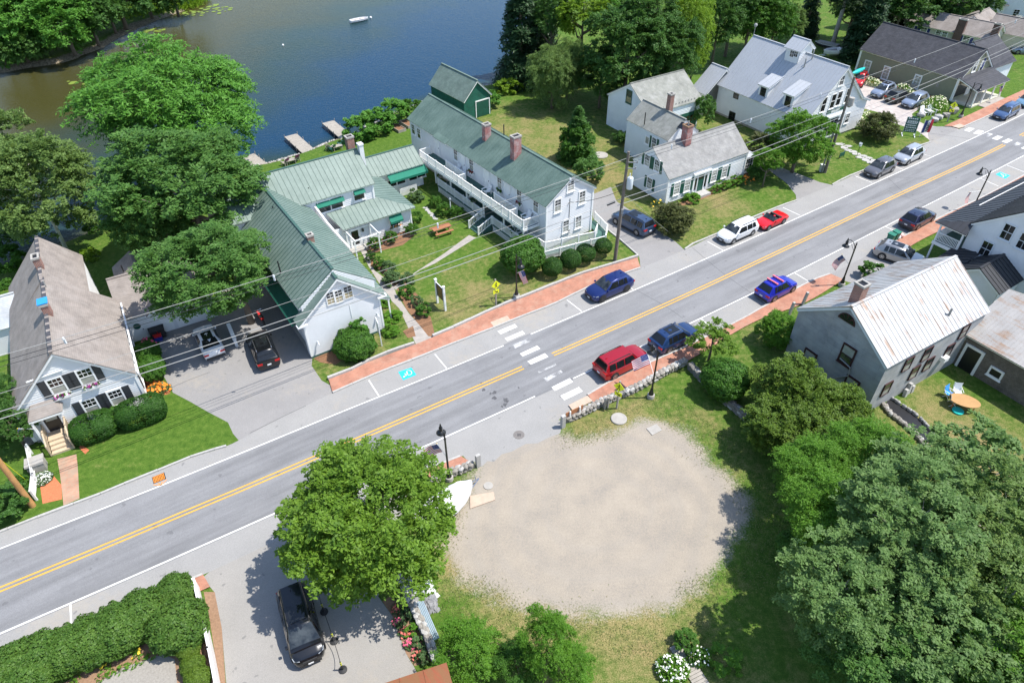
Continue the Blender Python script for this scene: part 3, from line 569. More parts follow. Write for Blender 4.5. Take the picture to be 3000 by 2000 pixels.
def roof(h, pts, m, th=.07, trim=M_wtrim, panel=None, seam=None, name='roof', trim_th=.16, inset=.04, seam_h=.045, pm=None):
    pts = [Vector(p) for p in pts]; n = (pts[1]-pts[0]).cross(pts[2]-pts[0]).normalized()
    if n.z < 0: pts.reverse(); n = -n
    mb = MB(); mb.prism([p-n*th for p in pts], n*th); ro = mb.build(name, m, h.o)
    if trim:
        c = sum(pts, Vector())/len(pts); mb = MB(); mb.prism([p+(c-p).normalized()*inset-n*(th+trim_th) for p in pts], n*(trim_th-.004)); mb.build('eave_trim', trim, h.o)
    if panel:
        e = n.cross(Vector((0, 0, 1))).normalized(); f = n.cross(e).normalized()
        if f.z > 0: f = -f
        if e.cross(f).dot(n) < 0: e = -e
        O = pts[0]; uv = [((p-O).dot(e), (p-O).dot(f)) for p in pts]; u0, u1 = min(u for u, v in uv), max(u for u, v in uv)
        k = max(1, round((u1-u0)/panel)); pw = (u1-u0)/k
        for i in range(k):
            a, b = u0+i*pw, u0+(i+1)*pw; pl = clip(clip(uv, 1, 0, b-.004), -1, 0, -a)
            if len(pl) < 3: continue
            lift = .006+random.uniform(0, .006); mb = MB()
            mb.poly([O+e*u+f*v+n*lift for u, v in pl])
            mb.m = 1; vs_ = [v for u, v in clip(clip(uv, 1, 0, a+.05), -1, 0, -a-.01)]
            if vs_: mb.bar(O+e*(a+.02)+f*(min(vs_)+.03)+n*.015, O+e*(a+.02)+f*(max(vs_)-.01)+n*.015, .035, seam_h, n)
            mb.build('roof_panel', [pm or m, seam or m], ro)
    h.rf[name+str(len(h.rf))] = (pts[0], n)
    return ro
def gable(h, key, x0, x1, y0, y1, z0, ze, zr, ridge, axis, m, rm, ov=.3, ovg=.3, walls='fblr', clap=True, e=.19, zeb=None, roofs='ab', **rk):
    """ridge along 'y' or 'x'; ridge = its x (or y); zeb = eave height on the far side of the ridge"""
    zeb = ze if zeb is None else zeb
    if axis == 'y':
        A, B = (x0, ze), (x1, zeb); c = ridge
        gf = [(0, z0), (x1-x0, z0), (x1-x0, zeb), (c-x0, zr), (0, ze)]; gb = [(0, z0), (x1-x0, z0), (x1-x0, ze), (x1-c, zr), (0, zeb)]
        sl = [(0, z0), (y1-y0, z0), (y1-y0, ze), (0, ze)]; sr = [(0, z0), (y1-y0, z0), (y1-y0, zeb), (0, zeb)]
        O = dict(f=gf, b=gb, l=sl, r=sr)
    else:
        c = ridge
        gr = [(0, z0), (y1-y0, z0), (y1-y0, zeb), (c-y0, zr), (0, ze)]; gl = [(0, z0), (y1-y0, z0), (y1-y0, ze), (y1-c, zr), (0, zeb)]
        O = dict(f=[(0, z0), (x1-x0, z0), (x1-x0, ze), (0, ze)], b=[(0, z0), (x1-x0, z0), (x1-x0, zeb), (0, zeb)], r=gr, l=gl)
    E = dict(f=((x0, y0), (x1, y0)), r=((x1, y0), (x1, y1)), b=((x1, y1), (x0, y1)), l=((x0, y1), (x0, y0)))
    for k in walls: wall(h, key+k, *E[k], O[k], m, e, clap)
    if axis == 'y':
        ka, kb = (zr-ze)/(c-x0), (zr-zeb)/(x1-c)
        if 'a' in roofs: roof(h, [(x0-ov, y1+ovg, ze-ka*ov+.1), (x0-ov, y0-ovg, ze-ka*ov+.1), (c, y0-ovg, zr+.1), (c, y1+ovg, zr+.1)], rm, **rk)
        if 'b' in roofs: roof(h, [(x1+ov, y0-ovg, zeb-kb*ov+.1), (x1+ov, y1+ovg, zeb-kb*ov+.1), (c, y1+ovg, zr+.1), (c, y0-ovg, zr+.1)], rm, **rk)
        MB().bar((c, y0-ovg, zr+.11), (c, y1+ovg, zr+.11), .22, .07).build('ridge_cap', rk.get('seam') or rm, h.o)
    else:
        ka, kb = (zr-ze)/(c-y0), (zr-zeb)/(y1-c)
        if 'a' in roofs: roof(h, [(x0-ovg, y0-ov, ze-ka*ov+.1), (x1+ovg, y0-ov, ze-ka*ov+.1), (x1+ovg, c, zr+.1), (x0-ovg, c, zr+.1)], rm, **rk)
        if 'b' in roofs: roof(h, [(x1+ovg, y1+ov, zeb-kb*ov+.1), (x0-ovg, y1+ov, zeb-kb*ov+.1), (x0-ovg, c, zr+.1), (x1+ovg, c, zr+.1)], rm, **rk)
        MB().bar((x0-ovg, c, zr+.11), (x1+ovg, c, zr+.11), .22, .07).build('ridge_cap', rk.get('seam') or rm, h.o)
def corner(h, x, y, z0, z1, m=M_wtrim, w=.2): MB().box(x-w/2, x+w/2, y-w/2, y+w/2, z0, z1).build('corner_board', m, h.o)
def foundation(h, x0, x1, y0, y1, z, m=M_foun): MB().box(x0+.06, x1-.06, y0+.06, y1-.06, -.6, z).build('foundation', m, h.o)
def chimney(h, x, y, z0, z1, w=.8, d=.6, m=M_brick, cap=M_foun, pot=True):
    o = MB().box(x-w/2, x+w/2, y-d/2, y+d/2, z0, z1-.12).build('chimney', m, h.o)
    mb = MB(); t = .14; W_, D_ = w/2+.05, d/2+.05
    for b in ((-W_, W_, -D_, -D_+t), (-W_, W_, D_-t, D_), (-W_, -W_+t, -D_+t, D_-t), (W_-t, W_, -D_+t, D_-t)): mb.box(x+b[0], x+b[1], y+b[2], y+b[3], z1-.16, z1)
    mb.build('chimney_cap', cap, o); MB().box(x-W_+t, x+W_-t, y-D_+t, y+D_-t, z1-.12, z1-.1).build('flue', M_black, o)
    return o
def pipe(h, x, y, z0, z1, r=.06, m=M_black): MB().tube([(x, y, z0), (x, y, z1)], r, 8).build('vent_pipe', m, h.o)
def window(h, key, u, z, w=.85, hh=1.4, shut=None, fm=M_wtrim, pm=(M_glass, M_glass), mun=(2, 2), low=(0, 0), case=.11, sill=True, proud=.10, single=False, box=None, sw=.42):
    W = h.w[key]; p0, d, n = W['p0'], W['d'], W['n']
    q = lambda a, b, k: Vector((p0[0]+d[0]*a+n[0]*k, p0[1]+d[1]*a+n[1]*k, b))
    def bx(mb, a0, a1, b0, b1, k0, k1): mb.prism([q(a0, b0, k0), q(a1, b0, k0), q(a1, b1, k0), q(a0, b1, k0)], Vector((n[0], n[1], 0))*(k1-k0))
    a0, a1, b0, b1 = u-w/2, u+w/2, z-hh/2, z+hh/2; mb = MB()
    bx(mb, a0-case, a0, b0-case, b1+case, -.02, proud); bx(mb, a1, a1+case, b0-case, b1+case, -.02, proud)
    bx(mb, a0, a1, b1, b1+case*1.1, -.02, proud-.002); bx(mb, a0, a1, b0-case, b0, -.02, proud-.002)
    halves = [(b0, b1)] if single else [(b0, z-.025), (z+.025, b1)]
    if not single: bx(mb, a0, a1, z-.025, z+.025, .03, .085)
    for (c0, c1), (mx, my) in zip(halves, [mun] if single else [low, mun]):
        for i in range(1, mx): t = a0+w*i/mx; bx(mb, t-.014, t+.014, c0, c1, .05, .078)
        for j in range(1, my): t = c0+(c1-c0)*j/my; bx(mb, a0, a1, t-.014, t+.014, .05, .076)
    o = mb.build('window', fm, h.o)
    for (c0, c1), g in zip(halves, pm):
        MB().poly([q(a0, c0, .06), q(a1, c0, .06), q(a1, c1, .06), q(a0, c1, .06)]).build('pane', g, o)
    if sill: m2 = MB(); bx(m2, a0-case-.05, a1+case+.05, b0-case-.06, b0-case, -.02, proud+.06); m2.build('sill', fm, o)
    if shut:
        for s0 in (a0-case-.02-sw, a1+case+.02):
            m2 = MB(); bx(m2, s0, s0+sw, b0-.08, b1+.08, .04, .10)
            for c0, c1 in ((b0+.02, z-.05), (z+.05, b1-.02)): bx(m2, s0+.06, s0+sw-.06, c0, c1, .10, .11)
            m2.build('shutter', shut, h.o)
    if box:
        m2 = MB(); bx(m2, a0-.05, a1+.05, b0-case-.30, b0-case-.07, .05, .32); bo = m2.build('flower_box', fm, h.o)
        m2 = MB(); rs = random.Random(int(u*97+z*31))
        for i in range(60):
            c = q(rs.uniform(a0-.1, a1+.1), b0-case-.06+rs.uniform(-.06, .16), rs.uniform(.06, .36)); m2.m = rs.choice([0, 0, 1, 2])
            t = Vector((rs.uniform(-1, 1), rs.uniform(-1, 1), rs.uniform(-.4, 1))).normalized(); a = t.orthogonal()*.09; b = t.cross(a)*.8
            m2.poly([c-a, c-b, c+a, c+b])
        m2.build('flowers', [M_lfmid, box, box], bo)
    return o
def win_px(h, key, c, x, y, **kw): u, z = h.onwall(key, c, x, y); return window(h, key, u, z, **kw)
def door(h, key, u, z0, w=.95, hh=2.05, m=M_wtrim, fm=M_wtrim, glass=None, gz=(1.1, 1.9)):
    W = h.w[key]; p0, d, n = W['p0'], W['d'], W['n']; q = lambda a, b, k: Vector((p0[0]+d[0]*a+n[0]*k, p0[1]+d[1]*a+n[1]*k, b)); N3 = Vector((n[0], n[1], 0))
    def bx(mb, a0, a1, b0, b1, k0, k1): mb.prism([q(a0, b0, k0), q(a1, b0, k0), q(a1, b1, k0), q(a0, b1, k0)], N3*(k1-k0))
    mb = MB(); bx(mb, u-w/2-.12, u-w/2, z0, z0+hh+.14, -.02, .10); bx(mb, u+w/2, u+w/2+.12, z0, z0+hh+.14, -.02, .10); bx(mb, u-w/2, u+w/2, z0+hh, z0+hh+.14, -.02, .098)
    mb.build('door_frame', fm, h.o); mb = MB(); bx(mb, u-w/2, u+w/2, z0, z0+hh, -.02, .065)
    if not glass:
        for c0 in (.12, 1.05):
            for s0 in (-w/2+.1, .05): bx(mb, u+s0, u+s0+w/2-.15, z0+c0, z0+c0+.82, .065, .075)
    o = mb.build('door', m, h.o); mb = MB(); bx(mb, u+w/2-.12, u+w/2-.06, z0+.95, z0+1.05, .065, .12); mb.build('handle', M_iron, o)
    if glass: MB().poly([q(u-w/2+.13, z0+gz[0], .075), q(u+w/2-.13, z0+gz[0], .075), q(u+w/2-.13, z0+gz[1], .075), q(u-w/2+.13, z0+gz[1], .075)]).build('pane', glass, o)
    return o
def railing(parent, pts, hgt=.95, sp=.13, m=M_wtrim, posts=True, post_h=None, bal=.045, pw=.11):
    pts = [Vector(p) for p in pts]; mb = MB(); ba = MB()
    for a, b in zip(pts, pts[1:]):
        U = Vector((0, 0, 1)); mb.bar(a+U*hgt, b+U*hgt, .1, .06); mb.bar(a+U*.1, b+U*.1, .05, .05); n = max(1, int((b-a).length/sp))
        for i in range(1, n): t = a.lerp(b, i/n); ba.bar(t+U*.1, t+U*hgt, bal, bal)
    r = mb.build('railing', m, parent); ba.build('balusters', m, r)['kind'] = 'stuff'
    if posts:
        for a, b in zip(pts, pts[1:]):
            k = max(1, round((b-a).length/1.8))
            for i in range(k+(b == pts[-1])): t = a.lerp(b, i/k); block('post', parent, t, (pw, pw, post_h or hgt+.12), 0, m)
    return r
M_lfmid = leaf_mat('mid_green_leaves', (.035, .09, .012), (.10, .21, .03))
M_orange = mat('orange_petals', (.80, .24, .015), .7, .15, 9)
M_pink = mat('pink_petals', (.75, .12, .22), .7, .2, 9)
M_purple = mat('purple_petals', (.30, .03, .20), .7, .3, 9)
M_wpet = mat('white_petals', (.80, .80, .74), .7, .08, 9)
M_ypet = mat('yellow_petals', (.85, .58, .04), .7, .15, 9)
M_dred = mat('dark_red_petals', (.28, .02, .03), .7, .3, 9)
GK = dict(panel=.52, seam=M_gseam)
# ------------------------------------------------------------------ the inn (restaurant wings)
h = House('inn', 'white clapboard inn of joined wings under pale green standing seam roofs', 'inn', (-16.98, 43.37), 33.5)
foundation(h, 0, 6.6, 0, 18, .25)
gable(h, 'm', .3, 6.75, .6, 17.5, .2, 5.0, 7.35, 3.5, 'y', M_white, M_groof, ov=.25, ovg=.02, walls='flr', **GK)
gable(h, 'p', 0, 6.75, 0, .62, .2, 4.15, 7.0, 3.4, 'y', M_white, M_groof, ov=.5, ovg=.3, walls='flr', seam=M_gseam)
for x in (.02, 6.73): corner(h, x, .02, .2, 4.1, w=.16)
for s in (-1, 1): MB().box(3.4+s*3.55-.42, 3.4+s*3.55+.42, -.32, .1, 3.62, 3.78).build('cornice_return', M_wtrim, h.o)
for x, y in ((1572, 200), (1635, 185), (1712, 150)):
    win_px(h, 'pf', 'J', x, y, w=.66, hh=1.15, pm=(M_blind, M_glass), mun=(2, 2), low=(2, 2), case=.07, sill=False)
MB().prism([(3.0, -.05, 5.75), (3.8, -.05, 5.75), (3.4, -.05, 6.15)], (0, .06, 0)).build('louvre', M_wtrim, h.o)
MB().box(4.05, 4.13, -.07, -.02, 2.6, 4.0).build('drain_pipe', M_wtrim, h.o)
for u, z in ((.75, 1.5), (6.3, 2.0)):
    MB().tube([(u, -.03, z), (u, -.2, z+.1), (u, -.3, z-.05)], .05, 6).ball((u, -.3, z-.12), .1).build('flood_lamp', M_offw, h.o)
MB().box(-.02, 6.7, -.06, 0, .02, .22).build('base_board', M_deck, h.o)
roof(h, [(-.75, .7, 3.35), (-.75, 14, 3.35), (.28, 14, 3.95), (.28, .7, 3.95)], M_green, name='side_roof', trim=M_green, trim_th=.05)
for y in (1.6, 4.2, 6.8, 9.6, 12): window(h, 'ml', 17.5-.1-y, 2.2, w=1.0, hh=1.1, pm=(M_glassd, M_glassd), sill=False)
roof(h, [(8.15, 10.6, 2.35), (8.15, .9, 2.35), (6.78, .9, 3.1), (6.78, 10.6, 3.1)], M_groof, name='side_roof', panel=.6, seam=M_gseam)
for y in (1.2, 4.3, 7.4, 10.3): block('porch_post', h.o, (8.0, y, 0), (.12, .12, 2.3), 0, M_wtrim)
gable(h, 'c', -1.5, 13.7, 15.6, 22.4, 0, 5.75, 7.95, 19.0, 'x', M_white, M_groof, ov=.3, ovg=.25, **GK)
for x, y, w in ((560, 1018, 1.2), (640, 992, 1.2), (785, 938, 1.1)):
    win_px(h, 'cf', 'B', x, y, w=w, hh=1.15, mun=(0, 0), pm=(M_glass, M_glassd), case=.08)
for xx, yy, ww in ((595, 985, 2.9), (785, 915, 1.2)):
    uu, zz = h.onwall('cf', 'B', xx, yy); MB().prism([(-1.5+uu-ww/2, 15.55, zz+.15), (-1.5+uu+ww/2, 15.55, zz+.15), (-1.5+uu+ww/2, 15.2, zz-.22), (-1.5+uu-ww/2, 15.2, zz-.22)], .04).build('awning', M_awn, h.o)
corner(h, 13.7, 15.6, 3.9, 5.4)
# low wing in front of the cross wing, hipped round its east corner
wall(h, 'lf', (6.9, 13.9), (16.8, 13.9), [(0, .1), (9.9, .1), (9.9, 2.75), (0, 2.75)], M_white); wall(h, 'lr', (16.8, 13.9), (16.8, 22), [(0, .1), (8.1, .1), (8.1, 2.75), (0, 2.75)], M_white)
roof(h, [(9.1, 13.4, 2.75), (17.25, 13.4, 2.75), (13.95, 15.58, 3.95), (8.3, 15.58, 3.95)], M_groof, **GK)
roof(h, [(17.25, 13.4, 2.75), (17.25, 21.5, 2.75), (13.95, 21.5, 3.95), (13.95, 15.58, 3.95)], M_groof, **GK)
corner(h, 16.8, 13.9, .1, 2.7, w=.16)
u, z = h.onwall('lf', 'B', 1022, 1105)
window(h, 'lf', u, z, w=1.15, hh=1.15, pm=(M_glassd, M_glass), mun=(0, 0), box=M_orange, fm=M_wtrim)
MB().prism([(6.9+u-.72, 13.84, z+.75), (6.9+u+.72, 13.84, z+.75), (6.9+u+.72, 13.25, z+.12), (6.9+u-.72, 13.25, z+.12)], .04).prism([(6.9+u-.72, 13.25, z+.16), (6.9+u+.72, 13.25, z+.16), (6.9+u+.72, 13.25, z-.06), (6.9+u-.72, 13.25, z-.06)], (0, .03, 0)).build('awning', M_awn, h.o)
u, z = h.onwall('lf', 'B', 770, 1255); door(h, 'lf', u, .15, 1.0, 2.05, M_wtrim, glass=M_glassd, gz=(.25, 1.85))
MB().box(6.9+u-.9, 6.9+u+.9, 13.0, 13.88, 0, .14).build('door_step', M_foun, h.o)
MB().tube([(6.9+u+.85, 13.88, 2.0), (6.9+u+.85, 13.75, 2.05)], .03).box(6.9+u+.76, 6.9+u+.94, 13.6, 13.78, 1.75, 2.05).build('wall_lamp', M_iron, h.o)
# arbour over the door
ab = thing('arbour', 'white painted vine arbour in front of the glazed inn door', 'arbour', h.org+h.fw @ Vector((9.4, 11.6, 0)), h.a)
for x, y in ((0, 0), (2.6, 0), (0, 2.1), (2.6, 2.1)): block('post', ab, (x, y, 0), (.12, .12, 2.25), 0, M_wtrim)
for p, q in (((-.3, 0, 2.25), (2.9, 0, 2.25)), ((0, -.3, 2.36), (0, 2.2, 2.36)), ((2.6, -.3, 2.36), (2.6, 2.2, 2.36)), ((-.3, 2.1, 2.25), (2.9, 2.1, 2.25))): MB().bar(p, q, .09, .13).build('beam', M_wtrim, ab)
# slanted parapet beside the outside stair
mb = MB(); mb.prism([(7.35, 15.55, 2.9), (7.35, 15.55, 5.0), (7.7, 13.6, 3.9), (8.3, 10.2, 2.6), (8.3, 10.2, 2.45), (7.7, 13.4, 2.9)], (.09, .02, 0)); mb.build('stair_parapet', M_white, h.o)
MB().bar((7.4, 15.55, 5.02), (7.74, 13.6, 3.93), .16, .06).build('parapet_cap', M_wtrim, h.o); MB().bar((7.74, 13.6, 3.93), (8.35, 10.2, 2.63), .16, .06).build('parapet_cap', M_wtrim, h.o)
# connector to the long wing
gable(h, 'k', 13.75, 22.6, 22.05, 25.95, .1, 3.05, 4.25, 24, 'x', M_white, M_groof, ov=.45, ovg=.1, **GK)
for x, y in ((1005, 865), (1063, 848), (1140, 823), (1195, 803)): win_px(h, 'kf', 'B', x, y, w=1.0, hh=.75, single=True, mun=(0, 0), pm=(M_glassd,), case=.08)
a, b = h.onwall('kf', 'B', 985, 840), h.onwall('kf', 'B', 1195, 775)
MB().prism([(13.75+a[0]-.3, 22, 2.75), (13.75+b[0]+.4, 22, 2.75), (13.75+b[0]+.4, 21.0, 2.15), (13.75+a[0]-.3, 21.0, 2.15)], .04).prism([(13.75+a[0]-.3, 21, 2.19), (13.75+b[0]+.4, 21, 2.19), (13.75+b[0]+.4, 21, 1.95), (13.75+a[0]-.3, 21, 1.95)], (0, .03, 0)).build('awning', M_awn, h.o)
mb = MB(); q0 = h.L('B', 1040, 930, .1)
for i in range(14): mb.bar((q0.x+i*.16, 21.0, .05), (q0.x+i*.16, 21.0, 1.0), .12, .03, (0, 1, 0))
mb.build('lattice_fence', M_wtrim, h.o)
chimney(h, 13.55, 19.6, 6.5, 9.3, .75, .7, M_brick); MB().box(13.95, 14.4, 18.2, 18.75, 3.9, 8.6).box(13.9, 14.45, 18.15, 18.8, 8.6, 8.75).build('boxed_flue', M_white, h.o)
q = h.L('B', 475, 1262, 7.0); chimney(h, q.x, q.y, 6.2, 7.95, .55, .5, M_brick)
for c, z in (((232, 1060), 6.6), ((265, 1420), 5.9), ((465, 935), 5.9)): q = h.L('B', *c, z); pipe(h, q.x, q.y, z-.5, z+.65)
INN = h
# ------------------------------------------------------------------ the long motel wing
h = House('long_guest_wing', 'long two storey white guest wing with a dark green roof and balconies', 'guest house', (3.55, 59.5), 35.8)
foundation(h, 0, 6.05, 0, 26.7, .3)
gable(h, 'm', 0, 6.05, 0, 26.7, .3, 5.45, 7.5, 3.02, 'y', M_white, M_mroof, ov=.35, ovg=.25, panel=.5, seam=M_mroof, seam_h=.022)
for x in (0, 6.05):
    for y in (0, 26.7): corner(h, x, y, .3, 5.4, w=.2)
for x, y in ((1165, 1090), (1338, 1030), (1257, 950), (1222, 1235), (1310, 1205)): win_px(h, 'mf', 'C', x, y, w=.72, hh=1.25 if y != 950 else 1.0, mun=(2, 2), low=(2, 2), pm=(M_curt, M_glass), case=.13)
for x, y in ((150, 552), (190, 582)): u, z = h.onwall('ml', 'C', x, y); window(h, 'ml', u, min(z, 4.5), w=.7, hh=1.15)
for x, y, b in ((450, 722, None), (560, 785, M_dred), (760, 905, M_lfmid), (900, 1008, M_dred), (1017, 1085, None)): u, z = h.onwall('ml', 'C', x, y); window(h, 'ml', u, min(z, 4.45), w=.75, hh=1.25, pm=(M_curt, M_glassd), box=b)
for x in (320, 500, 670, 815): u, z = h.onwall('ml', 'C', x, 700+(x-320)*.62); door(h, 'ml', u, 2.85, .9, 2.0)
for y in (4, 8, 12.5, 16): window(h, 'ml', 26.7-y, 1.9, w=.8, hh=1.2, pm=(M_glassd, M_glassd)); door(h, 'ml', 26.7-y-1.5, .8, .9, 2.0)
MB().box(-2.0, 0, 1.1, 21.6, 2.62, 2.76).build('balcony_floor', M_deck, h.o); MB().box(-2.06, -2.0, 1.05, 21.6, 2.5, 2.78).build('balcony_fascia', M_wtrim, h.o); MB().box(-2.0, 0, 1.04, 1.1, 2.5, 2.78).build('balcony_fascia', M_wtrim, h.o)
railing(h.o, [(-1.95, 21.5, 2.76), (-1.95, 1.2, 2.76), (0, 1.2, 2.76)]); railing(h.o, [(-1.95, 21.5, 2.76), (-.5, 21.5, 2.76)])
for y0, y1 in ((3.6, 7.6), (13.2, 17.2)): railing(h.o, [(-1.95, y0, 2.76), (-.95, y0, 2.76), (-.95, y1, 2.76)])
for y in (1.25, 4.6, 8.3, 11.6, 14.9, 18.2): block('porch_post', h.o, (-1.9, y, .8), (.14, .14, 1.75), 0, M_wtrim)
block('porch_post', h.o, (-1.9, 1.25, 0), (.14, .14, .9), 0, M_wtrim)
MB().box(-2.05, 0, 1.6, 17.7, .66, .8).build('porch_floor', M_deck, h.o)
for y0, y1 in ((1.7, 6.5), (8.6, 17.6)):
    railing(h.o, [(-2.0, y1, .8), (-2.0, y0, .8)], .9)
    mb = MB(); y = y0
    while y < y1: mb.bar((-2.04, y, 0), (-2.04, min(y+.7, y1), .66), .02, .05); mb.bar((-2.05, y, .66), (-2.05, min(y+.7, y1), 0), .02, .05); y += .22
    mb.build('lattice', M_wtrim, h.o)['kind'] = 'stuff'
for i in range(5): MB().box(-2.4-i*.33, -2.07-i*.33, 6.6, 8.5, 0, .64-i*.14).build('step', M_deck, h.o)
for y in (6.65, 8.45): railing(h.o, [(-2.05, y, .78), (-3.8, y, .05)], .9, .2)
mb = MB()
for k in range(9): mb.bar((-1.3, 10.6+k*.28, 2.55-k*.22), (-.35, 10.6+k*.28, 2.55-k*.22), .26, .05)
for x in (-1.35, -.3): mb.bar((x, 10.4, 2.66), (x, 13.2, .7), .06, .22)
mb.build('outside_stair', M_wtrim, h.o)
mb = MB()
for k in range(7): mb.bar((-1.5, 2.2+k*.3, .95+k*.2), (-.4, 2.2+k*.3, .95+k*.2), .26, .05)
for x in (-1.55, -.35): mb.bar((x, 2.0, .8), (x, 4.3, 2.4), .06, .2)
mb.build('outside_stair', M_wtrim, h.o)
chimney(h, 2.05, 7.8, 6.6, 9.2, .95, .7, M_brickp); chimney(h, 2.15, 13.3, 6.7, 8.6, .8, .6, M_brickp)
pipe(h, 3.9, 12.5, 6.8, 8.3)
roof(h, [(-.55, 20.6, 5.35), (-.55, 17.9, 5.35), (.9, 17.9, 6.0), (.9, 20.6, 6.0)], M_mroof, name='hood_roof')
MB().box(2.95, 3.0, -.08, -.03, 1.5, 5.1).bar((2.7, -.1, 4.6), (2.98, -.1, 4.75), .05).box(2.85, 3.1, -.14, -.03, 1.1, 1.5).build('service_mast', M_wire, h.o)
# ramp round the street end
MB().box(-1.3, -.1, -1.5, 1.6, .5, .62).build('ramp_landing', M_deck, h.o)
mb = MB(); mb.prism([(-1.3, -1.4, .6), (5.7, -2.7, .3), (5.6, -1.7, .3), (-.6, -.6, .6)], .06).prism([(5.7, -2.7, .3), (7.2, -1.3, .22), (8.0, 1.5, .06), (6.9, 1.6, .06), (6.3, -.8, .22), (5.3, -1.7, .3)], .06); mb.build('ramp_floor', M_deck, h.o)
railing(h.o, [(-.7, 1.6, .66), (-.7, -.75, .66), (5.0, -1.9, .4), (6.2, -.9, .28)], 1.0); railing(h.o, [(-1.4, 1.4, .3), (-1.4, -1.55, .3), (5.65, -2.85, .15), (7.25, -1.35, .15), (8.05, 1.5, .1)], .95)
LONG = h
# ------------------------------------------------------------------ boathouse
h = House('boathouse', 'dark green shingled boathouse with a grey green roof at the lake edge', 'boathouse', (-6.2, 92.9), 37.4)
gable(h, 'm', 0, 4.5, 0, 8.4, -.4, 2.95, 5.2, 2.25, 'y', M_gsh, M_shgn, ov=.25, ovg=.25, clap=False, trim=M_wtrim)
door(h, 'mf', 3.1, .05, 2.2, 2.2, M_green)
# ------------------------------------------------------------------ tan roofed house, left
o = at(*px('I', 1070, 1195), 1.2); h = House('tan_roofed_house', 'white clapboard house with a tan shingle roof and charcoal shutters', 'house', o, 30)
foundation(h, -7.9, 0, 0, 10, .35)
gable(h, 'm', -7.9, 0, 0, 10.2, .3, 3.55, 7.35, -4.05, 'y', M_white, M_sht, ov=.15, ovg=.3, walls='flr')
gable(h, 'q', -7.85, -1.75, 10.2, 17.4, .3, 3.5, 7.4, -4.15, 'y', M_white, M_sht, ov=.15, ovg=.2, zeb=4.75)
for y0, y1, z, x in ((-.3, 10.2, 7.47, -4.05), (10.6, 17.5, 7.52, -4.15)):
    n = int((y1-y0)/.3)
    for i in range(n): MB().box(x-.13, x+.13, y0+i*.3, y0+i*.3+.285, z+.01, z+.05+random.uniform(0, .015)).build('ridge_shingle', M_shd if i % 3 else M_sht, h.o)
for x in (-7.9, 0): corner(h, x, 0, .3, 3.5)
for x, y in ((425, 1135), (640, 1065)): win_px(h, 'mf', 'I', x, y, w=.86, hh=1.35, shut=M_shut, mun=(3, 2), box=M_purple, pm=(M_curt, M_glassd), sw=.5)
for x, y in ((675, 1285), (865, 1218)): win_px(h, 'mf', 'I', x, y, w=.86, hh=1.35, shut=M_shut, mun=(3, 2), pm=(M_curt, M_glassd), sw=.5)
for y in (1.6, 4.2, 6.8): window(h, 'mr', y, 1.9, w=.8, hh=1.3, shut=M_shut)
mb = MB(); MB().bar((-6.3, -.12, 5.62), (-4.0, -.12, 5.72), .1, .08).build('window_hood', M_wtrim, h.o)
door(h, 'mf', 1.65, .7, 1.0, 2.0, M_black, glass=M_curt, gz=(1.0, 1.85))
mb = MB(); mb.prism([(-7.35, -1.0, 2.85), (-5.15, -1.0, 2.85), (-5.6, -.05, 3.5), (-6.9, -.05, 3.5)], .07); mb.prism([(-5.15, -1.0, 2.85), (-5.05, -.05, 2.9), (-5.6, -.05, 3.5)], .07); mb.prism([(-7.45, -.05, 2.9), (-7.35, -1.0, 2.85), (-6.9, -.05, 3.5)], .07); mb.build('porch_roof', M_sht, h.o)
MB().box(-7.35, -5.15, -1.0, -.1, 2.68, 2.85).build('porch_fascia', M_wtrim, h.o)
MB().box(-6.95, -5.55, -1.0, -.05, .3, .68).build('porch_floor', M_woodn, h.o)
for i in range(3): MB().box(-6.95, -5.55, -1.32-i*.32, -1.0-i*.32, 0, .51-i*.17).build('step', M_woodn, h.o)
for x in (-7.0, -5.5): railing(h.o, [(x, -.1, .68), (x, -1.0, .68), (x, -2.0, .1)], .9, .14, M_woodn, pw=.09)
MB().box(-7.3, -7.15, -.95, -.8, 0, 2.7).build('porch_post', M_wtrim, h.o)
chimney(h, -3.95, 5.2, 6.6, 8.3, .5, .85, M_brick); MB().box(-4.3, -3.6, 4.75, 5.65, 8.36, 8.42).build('chimney_cover', M_blue, h.o)
chimney(h, -4.15, 12.4, 6.6, 8.4, .5, .85, M_brick)
gable(h, 'g', 0, 7.2, 8.9, 15.6, 0, 2.65, 4.6, 12.25, 'x', M_white, M_sht, ov=.35, ovg=.2, walls='frb')
gable(h, 'h', 2.0, 4.7, 8.3, 10.2, 2.6, 2.75, 4.35, 3.35, 'y', M_white, M_sht, ov=.25, ovg=.15, walls='f')
window(h, 'hf', 1.35, 3.45, w=.35, hh=.5, pm=(M_glassd, M_glassd), mun=(0, 0), sill=False)
gable(h, 'i', .3, 4.0, 15.6, 18.0, 0, 2.4, 3.6, 2.2, 'y', M_white, M_sht, ov=.2, ovg=.2, walls='brl')
door(h, 'gf', .75, .05, .9, 2.0)
MB().lathe([(.22, 0), (.3, .03), (.22, .06)], (0, 0, 0), 14).build('wreath', M_green, h.o, loc=(.75, 8.82, 1.5), rot=(R(90), 0, 0))
for u in (2.3, 5.0):
    mb = MB(); mb.box(u-1.2, u+1.2, 8.84, 8.9, .05, 2.2)
    for i in range(4):
        for j in range(4): mb.box(u-1.12+j*.57, u-.62+j*.57, 8.815, 8.84, .13+i*.52, .55+i*.52)
    mb.build('garage_door', M_wtrim, h.o)
gable(h, 's', -10.6, -7.5, 13.0, 17.0, 0, 2.6, 4.2, 15.0, 'x', M_white, M_shb, ov=.25, ovg=.2, walls='flb')
MB().box(.22, .34, -.2, 10.4, 3.32, 3.44).build('gutter', M_wtrim, h.o)
